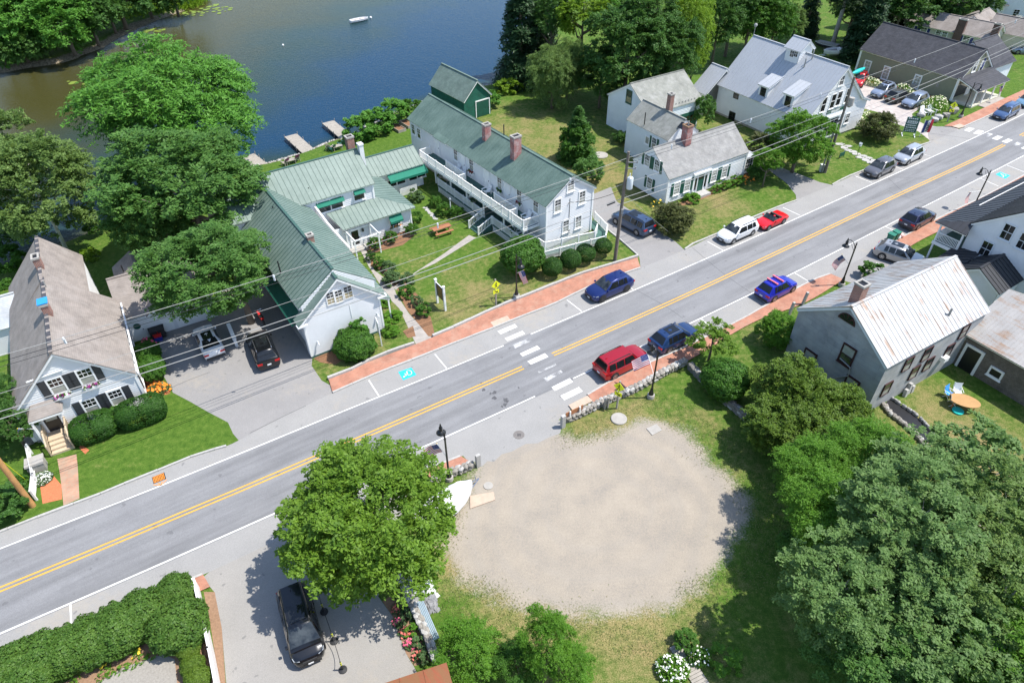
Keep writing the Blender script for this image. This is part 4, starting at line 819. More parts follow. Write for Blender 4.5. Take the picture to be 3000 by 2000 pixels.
MB().box(-8.12, -8.0, -.2, 10.4, 3.22, 3.34).build('gutter', M_wtrim, h.o)
pipe(h, -3.9, 9.0, 7.2, 7.9, .05, M_wire); pipe(h, 1.2, 14, 4, 4.7)
TAN = h
# ------------------------------------------------------------------ small white house with its ell and barn
o = P('G', 517, 1047); h = House('small_white_house', 'low white cape house with grey shingle roof and green shutters', 'house', o, 32)
foundation(h, 0, 12.5, 0, 5.9, .2)
gable(h, 'm', 0, 12.3, 0, 5.85, .15, 3.3, 5.65, 2.95, 'x', M_cape, M_shg, ov=.2, ovg=.12)
for x in (0, 12.3): corner(h, x, 0, .15, 3.2)
MB().box(0, 12.3, -.05, 0, 2.75, 3.2).build('frieze_board', M_offw, h.o)
for x, y in ((605, 920), (685, 895), (890, 822), (970, 792)): win_px(h, 'mf', 'G', x, y, w=.75, hh=1.35, shut=M_green, mun=(3, 2), low=(3, 2), pm=(M_curt, M_curt), sw=.34)
u, z = h.onwall('mf', 'G', 785, 880); door(h, 'mf', u, .3, .95, 2.05, M_green, glass=M_glassd, gz=(1.5, 1.95))
for s in (-1, 1): MB().box(u+s*.78-.14, u+s*.78+.14, -.06, 0, .6, 2.2).build('sidelight', M_glassd, h.o); MB().box(u+s*1.1-.13, u+s*1.1+.13, -.1, 0, .2, 2.6).build('pilaster', M_wtrim, h.o)
MB().box(u-1.35, u+1.35, -.28, 0, 2.55, 2.78).build('door_hood', M_wtrim, h.o); MB().box(u-.9, u+.9, -1.1, 0, 0, .28).build('door_step', M_gran, h.o)
for x, y in ((385, 705), (460, 745), (402, 880)): win_px(h, 'ml', 'G', x, y, w=.72, hh=1.25, shut=M_green, mun=(3, 2), low=(3, 2), pm=(M_curt, M_glass), sw=.34)
chimney(h, 4.4, 2.5, 5.2, 7.5, .85, .85, M_brickp, M_soil); pipe(h, 4.4, 2.5, 7.4, 7.9, .08, M_wire)
gable(h, 'e', 5.0, 9.8, 5.85, 13.2, 0, 4.3, 6.2, 7.4, 'y', M_cape, M_shgg, ov=.15, ovg=.1, walls='flr')
win_px(h, 'el', 'G', 437, 575, w=.7, hh=1.3, shut=M_green, mun=(3, 2), pm=(M_curt, M_glass), sw=.3)
win_px(h, 'el', 'G', 385, 552, w=.6, hh=.8, single=True, pm=(M_curt,), mun=(0, 0))
chimney(h, 7.7, 9.0, 5.8, 8.3, .6, .6, M_brick); q = h.L('G', 362, 408, 5.0); pipe(h, q.x, q.y, 4.6, 6.1)
q = h.hit('G', 655, 445, (5.0, 0, 4.4), (-.62, 0, .78)); MB().prism([(-.4, -.5, 0), (.4, -.5, 0), (.4, .5, 0), (-.4, .5, 0)], .12).build('skylight', M_glassd, h.o, loc=q, rot=(0, -.67, 0))
gable(h, 'b', 8.6, 17.5, 13.2, 21.4, 0, 4.2, 6.75, 17.2, 'x', M_cape, M_shgg, ov=.2, ovg=.2, walls='flrb')
win_px(h, 'bl', 'G', 245, 218, w=.9, hh=1.5, fm=M_green, mun=(3, 2), low=(3, 2), pm=(M_blind, M_glass))
MB().box(8.64, 17.5, 13.24, 21.4, -.9, .1).build('foundation', M_stone, h.o)
mb = MB(); mb.box(12.2, 17.2, 13.1, 13.18, 2.6, 2.85); mb.box(12.2, 12.4, 13.1, 13.18, .1, 2.6); mb.box(14.2, 14.4, 13.1, 13.18, .1, 2.6); mb.build('barn_door_frame', M_green, h.o)
MB().box(12.4, 14.2, 13.12, 13.17, .1, 2.6).build('barn_opening', M_black, h.o)
MB().box(14.4, 17.2, 13.08, 13.16, .1, 2.6).build('barn_door', M_green, h.o)
for i in range(4):
    for j in range(2): MB().box(14.55+i*.66, 15.05+i*.66, 13.05, 13.08, 1.5+j*.5, 1.9+j*.5).build('pane', M_glassd, h.o)
for i in range(14): MB().box(9.3+i*.55, 9.36+i*.55, 13.25, 13.35, 4.4, 4.55).build('snow_guard', M_wire, h.o)
mb = MB(); wall(h, 'pf', (12.45, .3), (14.1, .3), [(0, .1), (1.65, .1), (1.65, 2.3), (0, 2.3)], M_white, clap=False); wall(h, 'pr', (14.1, .3), (14.1, 3.0), [(0, .1), (2.7, .1), (2.7, 2.3), (0, 2.3)], M_white, clap=False)
window(h, 'pf', .85, 1.3, w=1.2, hh=1.7, single=True, mun=(3, 4), pm=(M_glassd,)); window(h, 'pr', 1.3, 1.3, w=2.0, hh=1.7, single=True, mun=(4, 4), pm=(M_glassd,))
roof(h, [(12.4, .05, 2.35), (14.3, .05, 2.35), (14.3, 3.2, 2.35), (12.4, 3.2, 3.0)], M_zinc, panel=.5, name='sun_porch_roof')
mb = MB(); 
CAPE = h
# ------------------------------------------------------------------ gallery
o = P('E', 1280, 1240); h = House('gallery', 'large white gable fronted gallery with pale metal roof, dormers and cupola', 'gallery', o, 32)
ZK = dict(panel=.55, seam=M_zinc, seam_h=.05)
foundation(h, -8.2, 2.6, 0, 14.7, .35, M_foun)
wall(h, 'f', (-8.2, 0), (3.9, 0), [(0, .3), (12.1, .3), (12.1, 4.0), (10.6, 4.55), (5.35, 9.4), (0, 4.2)], M_white)
wall(h, 'l', (-8.2, 14.7), (-8.2, 0), [(0, .3), (14.7, .3), (14.7, 4.2), (0, 4.2)], M_white); wall(h, 'b', (2.6, 14.7), (-8.2, 14.7), [(0, .3), (10.8, .3), (10.8, 4.2), (5.4, 9.4), (0, 4.4)], M_white); wall(h, 'r', (3.9, 0), (3.9, 14.7), [(0, .3), (14.7, .3), (14.7, 4.0), (0, 4.0)], M_white)
roof(h, [(-8.55, 15, 3.95), (-8.55, -.35, 3.95), (-2.85, -.35, 9.5), (-2.85, 15, 9.5)], M_zinc, **ZK)
roof(h, [(2.5, -.35, 4.6), (2.5, 15, 4.6), (-2.85, 15, 9.5), (-2.85, -.35, 9.5)], M_zinc, **ZK)
roof(h, [(4.3, -.35, 3.95), (4.3, 15, 3.95), (2.5, 15, 4.6), (2.5, -.35, 4.6)], M_zinc, **ZK)
MB().bar((-2.85, -.36, 9.54), (-2.85, 15, 9.54), .2, .06).build('ridge_cap', M_zinc, h.o)
corner(h, -8.2, 0, .3, 4.1, w=.25)
for x, y in ((1135, 962), (1220, 930), (1275, 905), (1355, 875)): win_px(h, 'f', 'E', x, y, w=.8, hh=1.75, pm=(M_glassd, M_glassd), mun=(0, 0), low=(0, 0), fm=M_wtrim, case=.08)
win_px(h, 'f', 'E', 1302, 740, w=.8, hh=1.1, mun=(2, 1)); win_px(h, 'f', 'E', 1350, 1085, w=.75, hh=1.2)
for x, y, s in ((338, 872, .75), (297, 1070, .95)): win_px(h, 'l', 'E', x, y, w=s, hh=s*1.2, fm=M_black, pm=(M_glassd, M_glassd), case=.07, sill=False, mun=(2, 1))
u, z = h.onwall('f', 'E', 1215, 1110); mb = MB(); mb.box(-8.2+u-1.3, -8.2+u+1.3, -.06, 0, .35, 3.2); mb.build('shop_front', M_wtrim, h.o)
for i in range(3):
    for j in range(2): MB().box(-8.2+u-1.15+i*.8, -8.2+u-.45+i*.8, -.08, -.06, .6+j*1.35, 1.75+j*1.1).build('pane', M_glassd, h.o)
MB().box(-8.2+u-1.6, -8.2+u+1.6, -.5, 0, 3.3, 3.5).build('door_hood', M_wtrim, h.o)
sg = MB().box(-8.2+u-1.7, -8.2+u+1.5, -.12, -.03, 3.75, 4.2).build('sign_board', M_green, h.o)
def lettering(text, size, m, parent, loc, rot, name='lettering', ext=.006):
    cu = bpy.data.curves.new(name, 'FONT'); cu.body = text; cu.size = size; cu.align_x = 'CENTER'; cu.align_y = 'CENTER'; cu.extrude = ext; cu.offset = size*.03
    t = bpy.data.objects.new(name, cu); me = bpy.data.meshes.new_from_object(t); bpy.data.objects.remove(t); me.materials.clear(); me.materials.append(m)
    return link(name, me, parent, loc, rot)
lettering('GALLERY', .42, M_wtrim, sg, (-8.2+u-.1, -.13, 3.975), (R(90), 0, 0))
MB().lathe([(.01, 0), (.55, 0), (.55, .08), (.01, .08)], n=20).build('round_sign', M_navy, h.o, loc=(h.onwall('f', 'E', 1398, 945)[0]-8.2, -.02, 4.9), rot=(R(90), 0, 0), scale=(1, 1.3, 1))
for xx, yy in ((585, 850), (815, 930)):          # shed dormers on the street-left slope
    q = h.hit('E', xx, yy, (-7.85, 0, 0), (1, 0, 0)); y, z = q.y, q.z
    wall(h, 'd%d' % xx, (-7.9, y+.75), (-7.9, y-.75), [(0, z-.85), (1.5, z-.85), (1.5, z+.85), (0, z+.85)], M_white)
    zt = z+.9; xr = -8.2+(zt+.75-4.2)/.975
    roof(h, [(-8.2, y+.95, zt), (-8.2, y-.95, zt), (xr+1.0, y-.95, zt+1.35), (xr+1.0, y+.95, zt+1.35)], M_zinc, **ZK)
    for s in (-.75, .75): MB().prism([(-7.9, y+s, z-.85), (-7.9, y+s, zt), (xr+.9, y+s, zt+1.25)], (0, .06*(-1 if s > 0 else 1), 0)).build('dormer_cheek', M_white, h.o)
    window(h, 'd%d' % xx, .75, z, w=.75, hh=1.15, fm=M_black, pm=(M_glassd, M_glassd), mun=(3, 2), low=(3, 2), case=.05, sill=False)
gable(h, 'c', -4.1, -1.7, 6.2, 8.3, 7.6, 10.0, 10.95, -2.9, 'y', M_white, M_zinc, ov=.3, ovg=.3, **ZK)
for x in (850, 888): win_px(h, 'cl', 'E', x, 495, w=.55, hh=.75, single=True, mun=(2, 2), pm=(M_glassd,), case=.06, sill=False)
for x, y in ((958, 620), (1030, 545)): q = h.hit('E', x, y, (-2.85, 0, 9.5), (-.7, 0, .72)); pipe(h, q.x, q.y, q.z-.2, q.z+1.1, .08, M_wire)
gable(h, 'n', -10.6, -5.0, 14.7, 17.2, 0, 3.2, 5.9, -7.4, 'y', M_white, M_zinc, ov=.25, ovg=.2, walls='lbr', **ZK)
MB().tube([(-2.85, 15, 9.4), (-2.85, 15, 10.6)], .04).ball((-2.85, 15, 10.8), .25).build('lightning_rod', M_wire, h.o)
GAL = h
# ------------------------------------------------------------------ store
o = P('F', 1060, 1110); h = House('store', 'sage green clapboard store with charcoal shingle roof and open front porch', 'store', o, 33)
foundation(h, 0, 8.3, 0, 15.8, .15)
gable(h, 'm', 0, 8.2, 0, 15.8, .1, 3.4, 6.55, 4.1, 'y', M_sage, M_shd, ov=.3, ovg=.3, walls='fbl')
for y in (0, 15.8): corner(h, 0, y, .1, 3.4, w=.28)
for x, y in ((150, 735), (357, 800), (695, 895)): win_px(h, 'ml', 'F', x, y, w=.85, hh=1.7, case=.16, mun=(2, 2), low=(2, 2), pm=(M_curt, M_curt))
q = h.onwall('ml', 'F', 665, 935); w_ = h.w['ml']; MB().box(-.4, 0, 15.8-q[0]-.35, 15.8-q[0]+.35, q[1]-.25, q[1]+.25).build('air_conditioner', M_foun, h.o)
q = h.onwall('ml', 'F', 920, 935); MB().box(-.06, 0, 15.8-q[0]-.2, 15.8-q[0]+.2, q[1]-.25, q[1]+.25).build('wall_vent', M_wood, h.o)
for x in (1330, 1400): win_px(h, 'mf', 'F', x, 725, w=.75, hh=1.35, pm=(M_glass, M_curt), shut=None if x == 1330 else None, case=.14)
MB().box(5.05, 5.45, -.1, -.04, 3.7, 5.1).build('shutter', M_navy, h.o)
gable(h, 'w', 8.2, 14.3, -.2, 7.4, .1, 3.3, 5.9, 3.6, 'x', M_offw, M_shd, ov=.35, ovg=.25, walls='frb')
roof(h, [(-.4, -3.35, 2.5), (8.0, -3.35, 2.5), (8.0, -.05, 3.5), (-.4, -.05, 3.5)], M_shd, name='porch_roof')
MB().box(-.1, 7.7, -3.1, 0, 0, .2).build('porch_floor', M_cream, h.o)
for x in (0, 2.45, 4.9, 7.4): block('porch_post', h.o, (x, -3.0, .2), (.16, .16, 2.2), 0, M_wtrim)
MB().bar((-.1, -3.0, 2.35), (7.6, -3.0, 2.35), .18, .2).build('porch_beam', M_wtrim, h.o)
MB().box(.3, 3.2, -.08, -.02, .5, 2.4).box(4.4, 7.2, -.08, -.02, .5, 2.4).build('shop_window', M_glassd, h.o); door(h, 'mf', 3.8, .2, .95, 2.05, M_wtrim, glass=M_glassd)
MB().box(1.6, 7.4, -5.2, -3.15, 0, .09).build('stone_apron', M_conc, h.o)
STORE = h
# ------------------------------------------------------------------ ranch behind the store
h = House('ranch_house', 'low cream ranch house with brown roof, navy shutters and brick chimneys', 'house', (70.2, 127.6), -47.5)
gable(h, 'm', 0, 14, 0, 5.5, 0, 2.75, 4.4, 2.75, 'x', M_cream, M_sht, ov=.35, ovg=.35)
for x, y in ((635, 295), (773, 325), (1232, 440)): win_px(h, 'mf', 'F', x, y, w=.95, hh=1.1, shut=M_navy, pm=(M_curt, M_glass))
for x in (935, 995): win_px(h, 'mf', 'F', x, 372, w=.95, hh=1.1, pm=(M_curt, M_glass))
q = h.hit('F', 1135, 400, (0, -.3, 0), (0, 1, 0)); chimney(h, q.x, -.1, 0, 4.9, 1.3, .7, M_brickd, M_foun)
q = h.hit('F', 1520, 330, (0, .5, 0), (0, 1, 0)); chimney(h, 13.9, .8, 0, 5.0, 1.0, .7, M_brickd, M_foun)
gable(h, 'r', 5.5, 12.5, 4.5, 11, 0, 2.7, 4.5, 9.0, 'y', M_cream, M_sht, ov=.3, ovg=.3, walls='rbl'); gable(h, 't', 11.5, 18, 5.5, 10.5, 0, 2.7, 4.6, 8, 'x', M_cream, M_sht, ov=.3, ovg=.3)
mb = MB(); mb.tube([(4, 4.5, 4), (4, 4.5, 6.6)], .04); mb.bar((2.6, 4.2, 6.6), (5.4, 4.8, 6.6), .05)
for i in range(6): mb.bar((2.8+i*.5, 4.7-.02*i, 6.6), (2.8+i*.5+.1, 3.9+.1*i, 6.6), .03)
mb.build('aerial', M_wire, h.o)
h = House('corner_house', 'tall white house behind the pickup truck, tinted with the blue of its shade', 'house', (92.0, 139.6), -22)
gable(h, 'm', 0, 12, 0, 9, 0, 6.2, 9.5, 4.5, 'x', M_offw, M_shg, walls='fblr')  # white clapboard; the blue of its shade is painted into the wall colour
win_px(h, 'mf', 'F', 1775, 155, w=.9, hh=1.5, pm=(M_glassd, M_glassd), case=.06); door(h, 'mf', h.onwall('mf', 'F', 1570, 170)[0], .1, 1.3, 2.1)
MB().box(h.onwall('mf', 'F', 1570, 170)[0]-1.1, h.onwall('mf', 'F', 1570, 170)[0]+1.1, -1.2, -.02, 2.4, 2.55).build('door_hood', M_wood, h.o)
# ------------------------------------------------------------------ black roofed house, right
h = House('black_roofed_house', 'white clapboard house with black metal roof and a corner balcony', 'house', (41.61, 57.29), 33)
BK = dict(panel=.5, seam=M_bmet, seam_h=.06)
foundation(h, -.5, 16, -12, -2.8, .2)
gable(h, 'm', -.5, 16, -12, -2.8, .2, 5.6, 9.3, -7.4, 'x', M_white, M_bmet, ov=.2, ovg=.2, zeb=5.6, **BK)
for x, y in ((1862, 940), (1680, 1080), (2000, 1020)): win_px(h, 'ml', 'H', x, y, w=.85, hh=1.4, fm=M_offw, pm=(M_glassd, M_glassd), mun=(2, 1), low=(2, 1))
roof(h, [(-1.7, -.1, 4.85), (16, -.1, 4.85), (16, -2.8, 5.65), (-.2, -2.8, 5.65)], M_bmet, name='porch_roof', **BK)
roof(h, [(-1.7, -3.1, 4.85), (-1.7, -.1, 4.85), (-.2, -2.8, 5.65)], M_bmet, name='porch_roof', **BK)
MB().bar((4, -1.0, 5.17), (12.5, -1.0, 5.17), .06, .08).build('snow_rail', M_wtrim, h.o)
MB().box(-1.1, 15, -2.75, -.4, 2.5, 2.7).build('balcony_floor', M_deck, h.o); MB().box(-1.15, -1.1, -2.8, -.35, 2.4, 2.72).build('balcony_fascia', M_wtrim, h.o)
railing(h.o, [(14, -.5, 2.7), (-1.0, -.5, 2.7), (-1.0, -2.65, 2.7)], .95)
for x, y in ((-1.0, -.5), (-1.0, -2.65), (3.5, -.5), (8, -.5), (12, -.5)): block('porch_post', h.o, (x, y, 0), (.15, .15, 4.85), 0, M_wtrim)
gable(h, 'e', -4.2, -.5, -8.4, -4.4, 0, 2.75, 4.0, -6.3, 'x', M_white, M_bmet, ov=.3, ovg=.35, walls='fl', **BK)
roof(h, [(-3.3, -2.2, 2.5), (-3.3, -4.5, 2.9), (-.5, -4.5, 3.2), (-.5, -2.2, 2.8)], M_bmet, name='low_roof', **BK)
# ------------------------------------------------------------------ granite house
o = at(*px('M', 345, 488), 5.0); h = House('granite_house', 'grey granite house with a rust streaked tin roof and brick chimney', 'house', o, -59.5)
gable(h, 'm', 0, 8.0, 0, 12.3, -.6, 4.95, 7.75, 4.0, 'y', M_block, M_rust, ov=.15, ovg=.2, clap=False, panel=.46, seam=M_rust, trim=M_offw, trim_th=.2)
M_mar = mat('maroon_trim', (.045, .012, .014), .6, .1)
for x, y in ((410, 850), (682, 820), (705, 1042)): win_px(h, 'mf', 'M', x, y, w=.95, hh=1.55, fm=M_mar, pm=(M_glass, M_curt), mun=(0, 0), case=.12)
for x, y in ((955, 1055), (1150, 940), (1250, 880), (1105, 882), (1240, 810), (1395, 785), (1503, 652)): win_px(h, 'mr', 'M', x, y, w=.85, hh=1.15, fm=M_mar, pm=(M_curt, M_glass), mun=(0, 0), case=.07, sill=False)
u, z = h.onwall('mf', 'M', 683, 562); mb = MB(); mb.prism([(u+.75*math.cos(t*math.pi/10), -.05, z-.3+.72*math.sin(t*math.pi/10)) for t in range(11)], (0, .06, 0)); fan = mb.build('fan_window', M_mar, h.o)
for k in range(4): MB().prism([(u, -.07, z-.25)]+[(u+.62*math.cos((k+.12+.76*t/4)*math.pi/4), -.07, z-.24+.6*math.sin((k+.12+.76*t/4)*math.pi/4)) for t in range(5)], (0, .03, 0)).build('pane', M_glassd, fan)
chimney(h, 3.45, 1.2, 6.9, 9.1, .75, .75, M_brick, M_foun); q = h.L('M', 1410, 515, 6.0); MB().tube([(q.x, q.y, 5.4), (q.x, q.y, 6.35)], .09, 8).build('stove_pipe', M_wire, h.o)
MB().tube([(4.6, -.1, 3.2), (5.6, -.1, 3.0), (5.7, -.1, 2.2), (4.9, -.1, 1.4), (4.7, -.1, .2)], .05, 6).build('cable_conduit', M_wire, h.o)
q = h.onwall('mr', 'M', 1352, 835); MB().box(8.0, 8.4, q[0]-.3, q[0]+.3, q[1]-.2, q[1]+.2).build('air_conditioner', M_wtrim, h.o)
STONE = h
h = House('shingled_shed', 'weathered brown shingled shed with corrugated roof and a white framed doorway', 'shed', (36.5, 41.9), -59)
wall(h, 'f', (0, 0), (9, 0), [(0, -.5), (9, -.5), (9, 3.3), (0, 3.3)], M_wsh, clap=False); wall(h, 'l', (0, 8), (0, 0), [(0, -.5), (8, -.5), (8, 3.3), (3.3, 5.4), (0, 3.3)], M_white)
roof(h, [(-.3, -.35, 3.2), (9, -.35, 3.2), (9, 4.6, 5.5), (-.3, 4.6, 5.5)], M_rustc, panel=.3, seam=M_rustc, seam_h=.03)
roof(h, [(9, 9, 3.2), (-.3, 9, 3.2), (-.3, 4.6, 5.5), (9, 4.6, 5.5)], M_rustc, panel=.3, seam=M_rustc, seam_h=.03)
u, z = h.onwall('f', 'M', 1545, 855); window(h, 'f', u, z, w=1.15, hh=2.2, single=True, mun=(0, 0), pm=(M_black,), case=.2, fm=M_wtrim)
u, z = h.onwall('f', 'M', 1730, 948); window(h, 'f', u, z, w=.8, hh=.6, single=True, mun=(0, 0), pm=(M_black,), case=.15, fm=M_wtrim)
MB().box(-.12, .06, -.1, .1, -.5, 3.2).build('corner_board', M_wtrim, h.o)
# ------------------------------------------------------------------ rusty roof in the foreground
h = House('red_roofed_shed', 'low building with a rusty red metal roof', 'shed', (-3.7, 16.0), 18)
gable(h, 'm', -9.5, -.15, -6, -.15, 0, 2.9, 4.2, -3.1, 'x', M_woodr, M_rred, ov=.3, ovg=.3, trim=M_wood, panel=1.2, seam=M_rred, zeb=3.0)
# ------------------------------------------------------------------ vehicles
def paint(name, c, metal=.35, rough=.28): 
    m = mat(name, c, rough, .04, 2, metal=metal, spec=.5, coat=.8); m.node_tree.nodes['Principled BSDF'].inputs['Coat Roughness'].default_value = .06; return m
M_tyre = mat('tyre_rubber', (.018, .018, .019), .85, .2, 12); M_rim = mat('alloy_rim', (.42, .43, .44), .3, .1, metal=.8); M_rimd = mat('dark_alloy_rim', (.06, .06, .065), .35, .1, metal=.6)
M_lamp = mat('headlight_glass', (.34, .37, .40), .1, .1, spec=.8); M_tail = mat('tail_light_red', (.48, .012, .012), .15, .1); M_plast = mat('black_plastic', (.022, .022, .024), .6, .15); M_plate = mat('licence_plate', (.68, .69, .70), .5, .1); M_chrome = mat('chrome', (.6, .6, .62), .18, .05, metal=.9)
M_seat = mat('dark_seat', (.03, .028, .028), .7, .2)
def prof(L, kind):      # stations: x, half width factor, belt z, deck z  (rear to front)
    if kind == 'sedan': return dict(H=1.44, belt=.92, hood=.94, trunk=1.0, rb=-.36, rt=-.17, ft=.08, fb=.25)
    if kind == 'convertible': return dict(H=1.22, belt=.80, hood=.80, trunk=.84, rb=-.20, rt=-.2, ft=.02, fb=.12)
    if kind == 'wagon': return dict(H=1.55, belt=.98, hood=.99, trunk=1.02, rb=-.475, rt=-.42, ft=.09, fb=.25)
    if kind == 'boxy': return dict(H=1.74, belt=1.08, hood=1.12, trunk=1.10, rb=-.485, rt=-.42, ft=.11, fb=.23)
    if kind == 'minivan': return dict(H=1.78, belt=1.06, hood=1.08, trunk=1.08, rb=-.48, rt=-.41, ft=.15, fb=.33)
    if kind == 'pickup': return dict(H=1.85, belt=1.15, hood=1.18, trunk=1.12, rb=-.06, rt=-.04, ft=.13, fb=.22)
    return dict(H=1.64, belt=1.0, hood=1.02, trunk=1.08, rb=-.475, rt=-.345, ft=.055, fb=.235)
def car(label, name, cat, c, heading, pm, kind='suv', L=4.65, W=1.86, rim=None, rails=False, sunroof=False, bars=None, clad=False, two_tone=None, group='cars parked in the village'):
    r = prof(L, kind); p = at(*c, .75) if not isinstance(c, Vector) else c
    t = thing(name, label, cat, (p.x, p.y, .012), heading, group); hw = W/2; Hh = r['H']; X = lambda f: f*L
    # lower body, lofted nose to tail
    st = [(-.5, .80, .42, .78), (-.488, .92, .30, r['trunk']-.05), (-.44, .985, .24, r['trunk'])]
    if r['rb'] > -.4: st += [(r['rb']-.02, 1.0, .22, r['trunk']-.01)]
    st += [(r['rb']+.06, 1.0, .22, r['belt']+.02), (0.0, 1.0, .22, r['belt']), (r['fb']-.03, 1.0, .22, r['hood']-.01), (r['fb']+.04, .995, .22, r['hood']-.02), (.38, .97, .24, r['hood']-.09), (.45, .91, .26, r['hood']-.18), (.486, .78, .30, r['hood']-.30), (.5, .66, .40, .62)]
    mb = MB(); rows = []
    for f, wf, zb, zt in st:
        y = hw*wf; zm = zb+(zt-zb)*.55; row = []
        half = [(0, zb), (y*.80, zb), (y*.97, zb+.08), (y, zm), (y*.985, zt-.10), (y*.90, zt-.012), (y*.5, zt+.012), (0, zt+.02)]
        for k, (yy, zz) in enumerate(half): row.append((X(f), -yy, zz))
        for yy, zz in reversed(half[1:-1]): row.append((X(f), yy, zz))
        rows.append(row)
    n = len(rows[0])
    for row in rows: mb.v += row
    for i in range(len(rows)-1):
        for j in range(n): mb.f.append((i*n+j, i*n+(j+1) % n, (i+1)*n+(j+1) % n, (i+1)*n+j)); mb.mi.append(0)
    mb.f += [tuple(range(n-1, -1, -1)), tuple((len(rows)-1)*n+j for j in range(n))]; mb.mi += [0, 0]
    body = mb.build('body', pm, t, True, 38)
    # sills, bumpers
    mb = MB(); mb.box(X(-.30), X(.26), -hw*1.008, hw*1.008, .2, .36 if clad else .28); mb.box(X(-.503), X(-.46), -hw*.83, hw*.83, .30, .50); mb.box(X(.462), X(.503), -hw*.64, hw*.64, .26, .44); mb.build('sill_trim', M_plast, t)
    belt = r['belt']; by, ry = hw*.955, hw*.70
    if kind != 'convertible':
        S4 = [(r['rb'], belt+.01, by*.93, None), (r['rt'], Hh, ry*.95, 1), (r['rt']+(r['ft']-r['rt'])*.5, Hh+.035, ry, 1), (r['ft'], Hh-.01, ry*.98, 1), (r['fb'], belt+.02, by*.94, None)]
        mb = MB(); rows = []
        for f, z, y, top in S4:
            if top: row = [(X(f), -hw*.955, belt-.02), (X(f), -y-.03, z-.10), (X(f), -y*.86, z), (X(f), 0, z+.025), (X(f), y*.86, z), (X(f), y+.03, z-.10), (X(f), hw*.955, belt-.02)]
            else: row = [(X(f), -y, z-.05), (X(f), -y, z-.03), (X(f), -y*.86, z), (X(f), 0, z+.01), (X(f), y*.86, z), (X(f), y, z-.03), (X(f), y, z-.05)]
            rows.append(row)
        for row in rows: mb.v += row
        for i in range(len(rows)-1):
            for j in range(6): mb.f.append((i*7+j, i*7+j+1, (i+1)*7+j+1, (i+1)*7+j)); mb.mi.append(0)
        mb.build('cabin', two_tone or pm, t, True, 35)
        def lerp(a, b, k): return Vector(a).lerp(Vector(b), k)
        def quad(nm, A, B, C_, D_, i0, i1, j0, j1, m=M_glass, off=.014):     # A-B bottom, D-C top
            q = [lerp(lerp(A, B, i), lerp(D_, C_, i), j) for i, j in ((i0, j0), (i1, j0), (i1, j1), (i0, j1))]
            nn = (q[1]-q[0]).cross(q[2]-q[0]).normalized(); cc = sum(q, Vector())/4
            if nn.dot(cc-Vector((0, 0, belt*.8))) < 0: nn = -nn
            MB().prism([v+nn*.002 for v in q], nn*off).build(nm, m, t)
        Fz, Rz = rows[-1], rows[0]; Ft, Rt = rows[3], rows[1]
        quad('windscreen', Fz[2], Fz[4], Ft[4], Ft[2], -.06, 1.06, .04, .93); quad('rear_window', Rz[2], Rz[4], Rt[4], Rt[2], -.02, 1.02, .18 if kind != 'sedan' else .08, .90, M_glassd)
        for s, jb, jt in ((-1, 0, 1), (1, 6, 5)):
            xr, xf = X(r['rt']), X(r['ft']); yb, zb2 = s*hw*.955, belt+.03; yt, zt2 = s*(ry+.03), Hh-.10
            span = xf-xr; nwin = 2 if kind in ('sedan', 'pickup') else 3; e0 = -.02 if kind in ('suv', 'sedan') else .0
            x_lo = .10 if kind in ('suv', 'wagon', 'minivan') else .03; cuts = np.linspace(x_lo, 1, nwin+1) if nwin == 2 else np.array([x_lo, .30, .64, 1.0])
            for k in range(nwin):
                a, b = xr+span*(cuts[k]+.02), xr+span*(cuts[k+1]-.02); a_b = a-(.012*L if k == 0 else 0); b_b = b+(X(r['fb'])-xf)*.62 if k == nwin-1 else b
                A, B, C_, D_ = Vector((a_b, yb, zb2)), Vector((b_b, yb, zb2)), Vector((b, yt, zt2)), Vector((a, yt, zt2)); nn = Vector((0, s, .25)).normalized()
                MB().prism([q+nn*.004 for q in (A, B, C_, D_)], nn*.012).build('side_window', M_glassd, t)
        if rails:
            for s in (-1, 1): MB().tube([(X(r['rt'])+.1, s*ry*.9, Hh+.01), (X(r['rt'])+.2, s*ry*.9, Hh+.08), (X(r['ft'])-.3, s*ry*.9, Hh+.08), (X(r['ft'])-.15, s*ry*.9, Hh)], .028, 5).build('roof_rail', rails if not isinstance(rails, bool) else M_chrome, t)
        if sunroof: mb = MB(); x0, x1 = X(r['ft'])-1.35, X(r['ft'])-.22; mb.box(x0, x1, -ry*.66, ry*.66, Hh+.012, Hh+.052); mb.build('sunroof', M_glassd, t)
        if bars:
            for k, f in enumerate((.3, .75)): x = X(r['rt'])+(X(r['ft'])-X(r['rt']))*f; MB().box(x-.07, x+.07, -ry*1.0, ry*1.0, Hh+.10, Hh+.19).box(x-.04, x+.04, -ry*.9, -ry*.8, Hh, Hh+.1).box(x-.04, x+.04, ry*.8, ry*.9, Hh, Hh+.1).build('roof_bar', bars, t)
        MB().box(X(r['rt'])+.25, X(r['rt'])+.42, -.02, .02, Hh+.02, Hh+.11).build('aerial_fin', pm, t)
    else:
        x0, x1 = X(-.20), X(.13); MB().box(x0, x1, -hw*.76, hw*.76, belt-.15, belt+.03).build('cockpit', M_seat, t)
        for s in (-.36, .36):
            mb = MB(); mb.box(X(-.16), X(-.12), s-.22, s+.22, belt-.1, belt+.28); mb.box(X(-.15), X(.0), s-.22, s+.22, belt, belt+.06); mb.build('seat', M_seat, t)
        MB().prism([(X(.12), -hw*.8, belt+.04), (X(.12), hw*.8, belt+.04), (X(.045), hw*.66, 1.2), (X(.045), -hw*.66, 1.2)], (.02, 0, .01)).build('windscreen', M_glass, t)
        mb = MB(); mb.tube([(X(.125), -hw*.82, belt), (X(.045), -hw*.68, 1.22), (X(.045), hw*.68, 1.22), (X(.125), hw*.82, belt)], .03, 5); mb.build('windscreen_frame', M_plast, t)
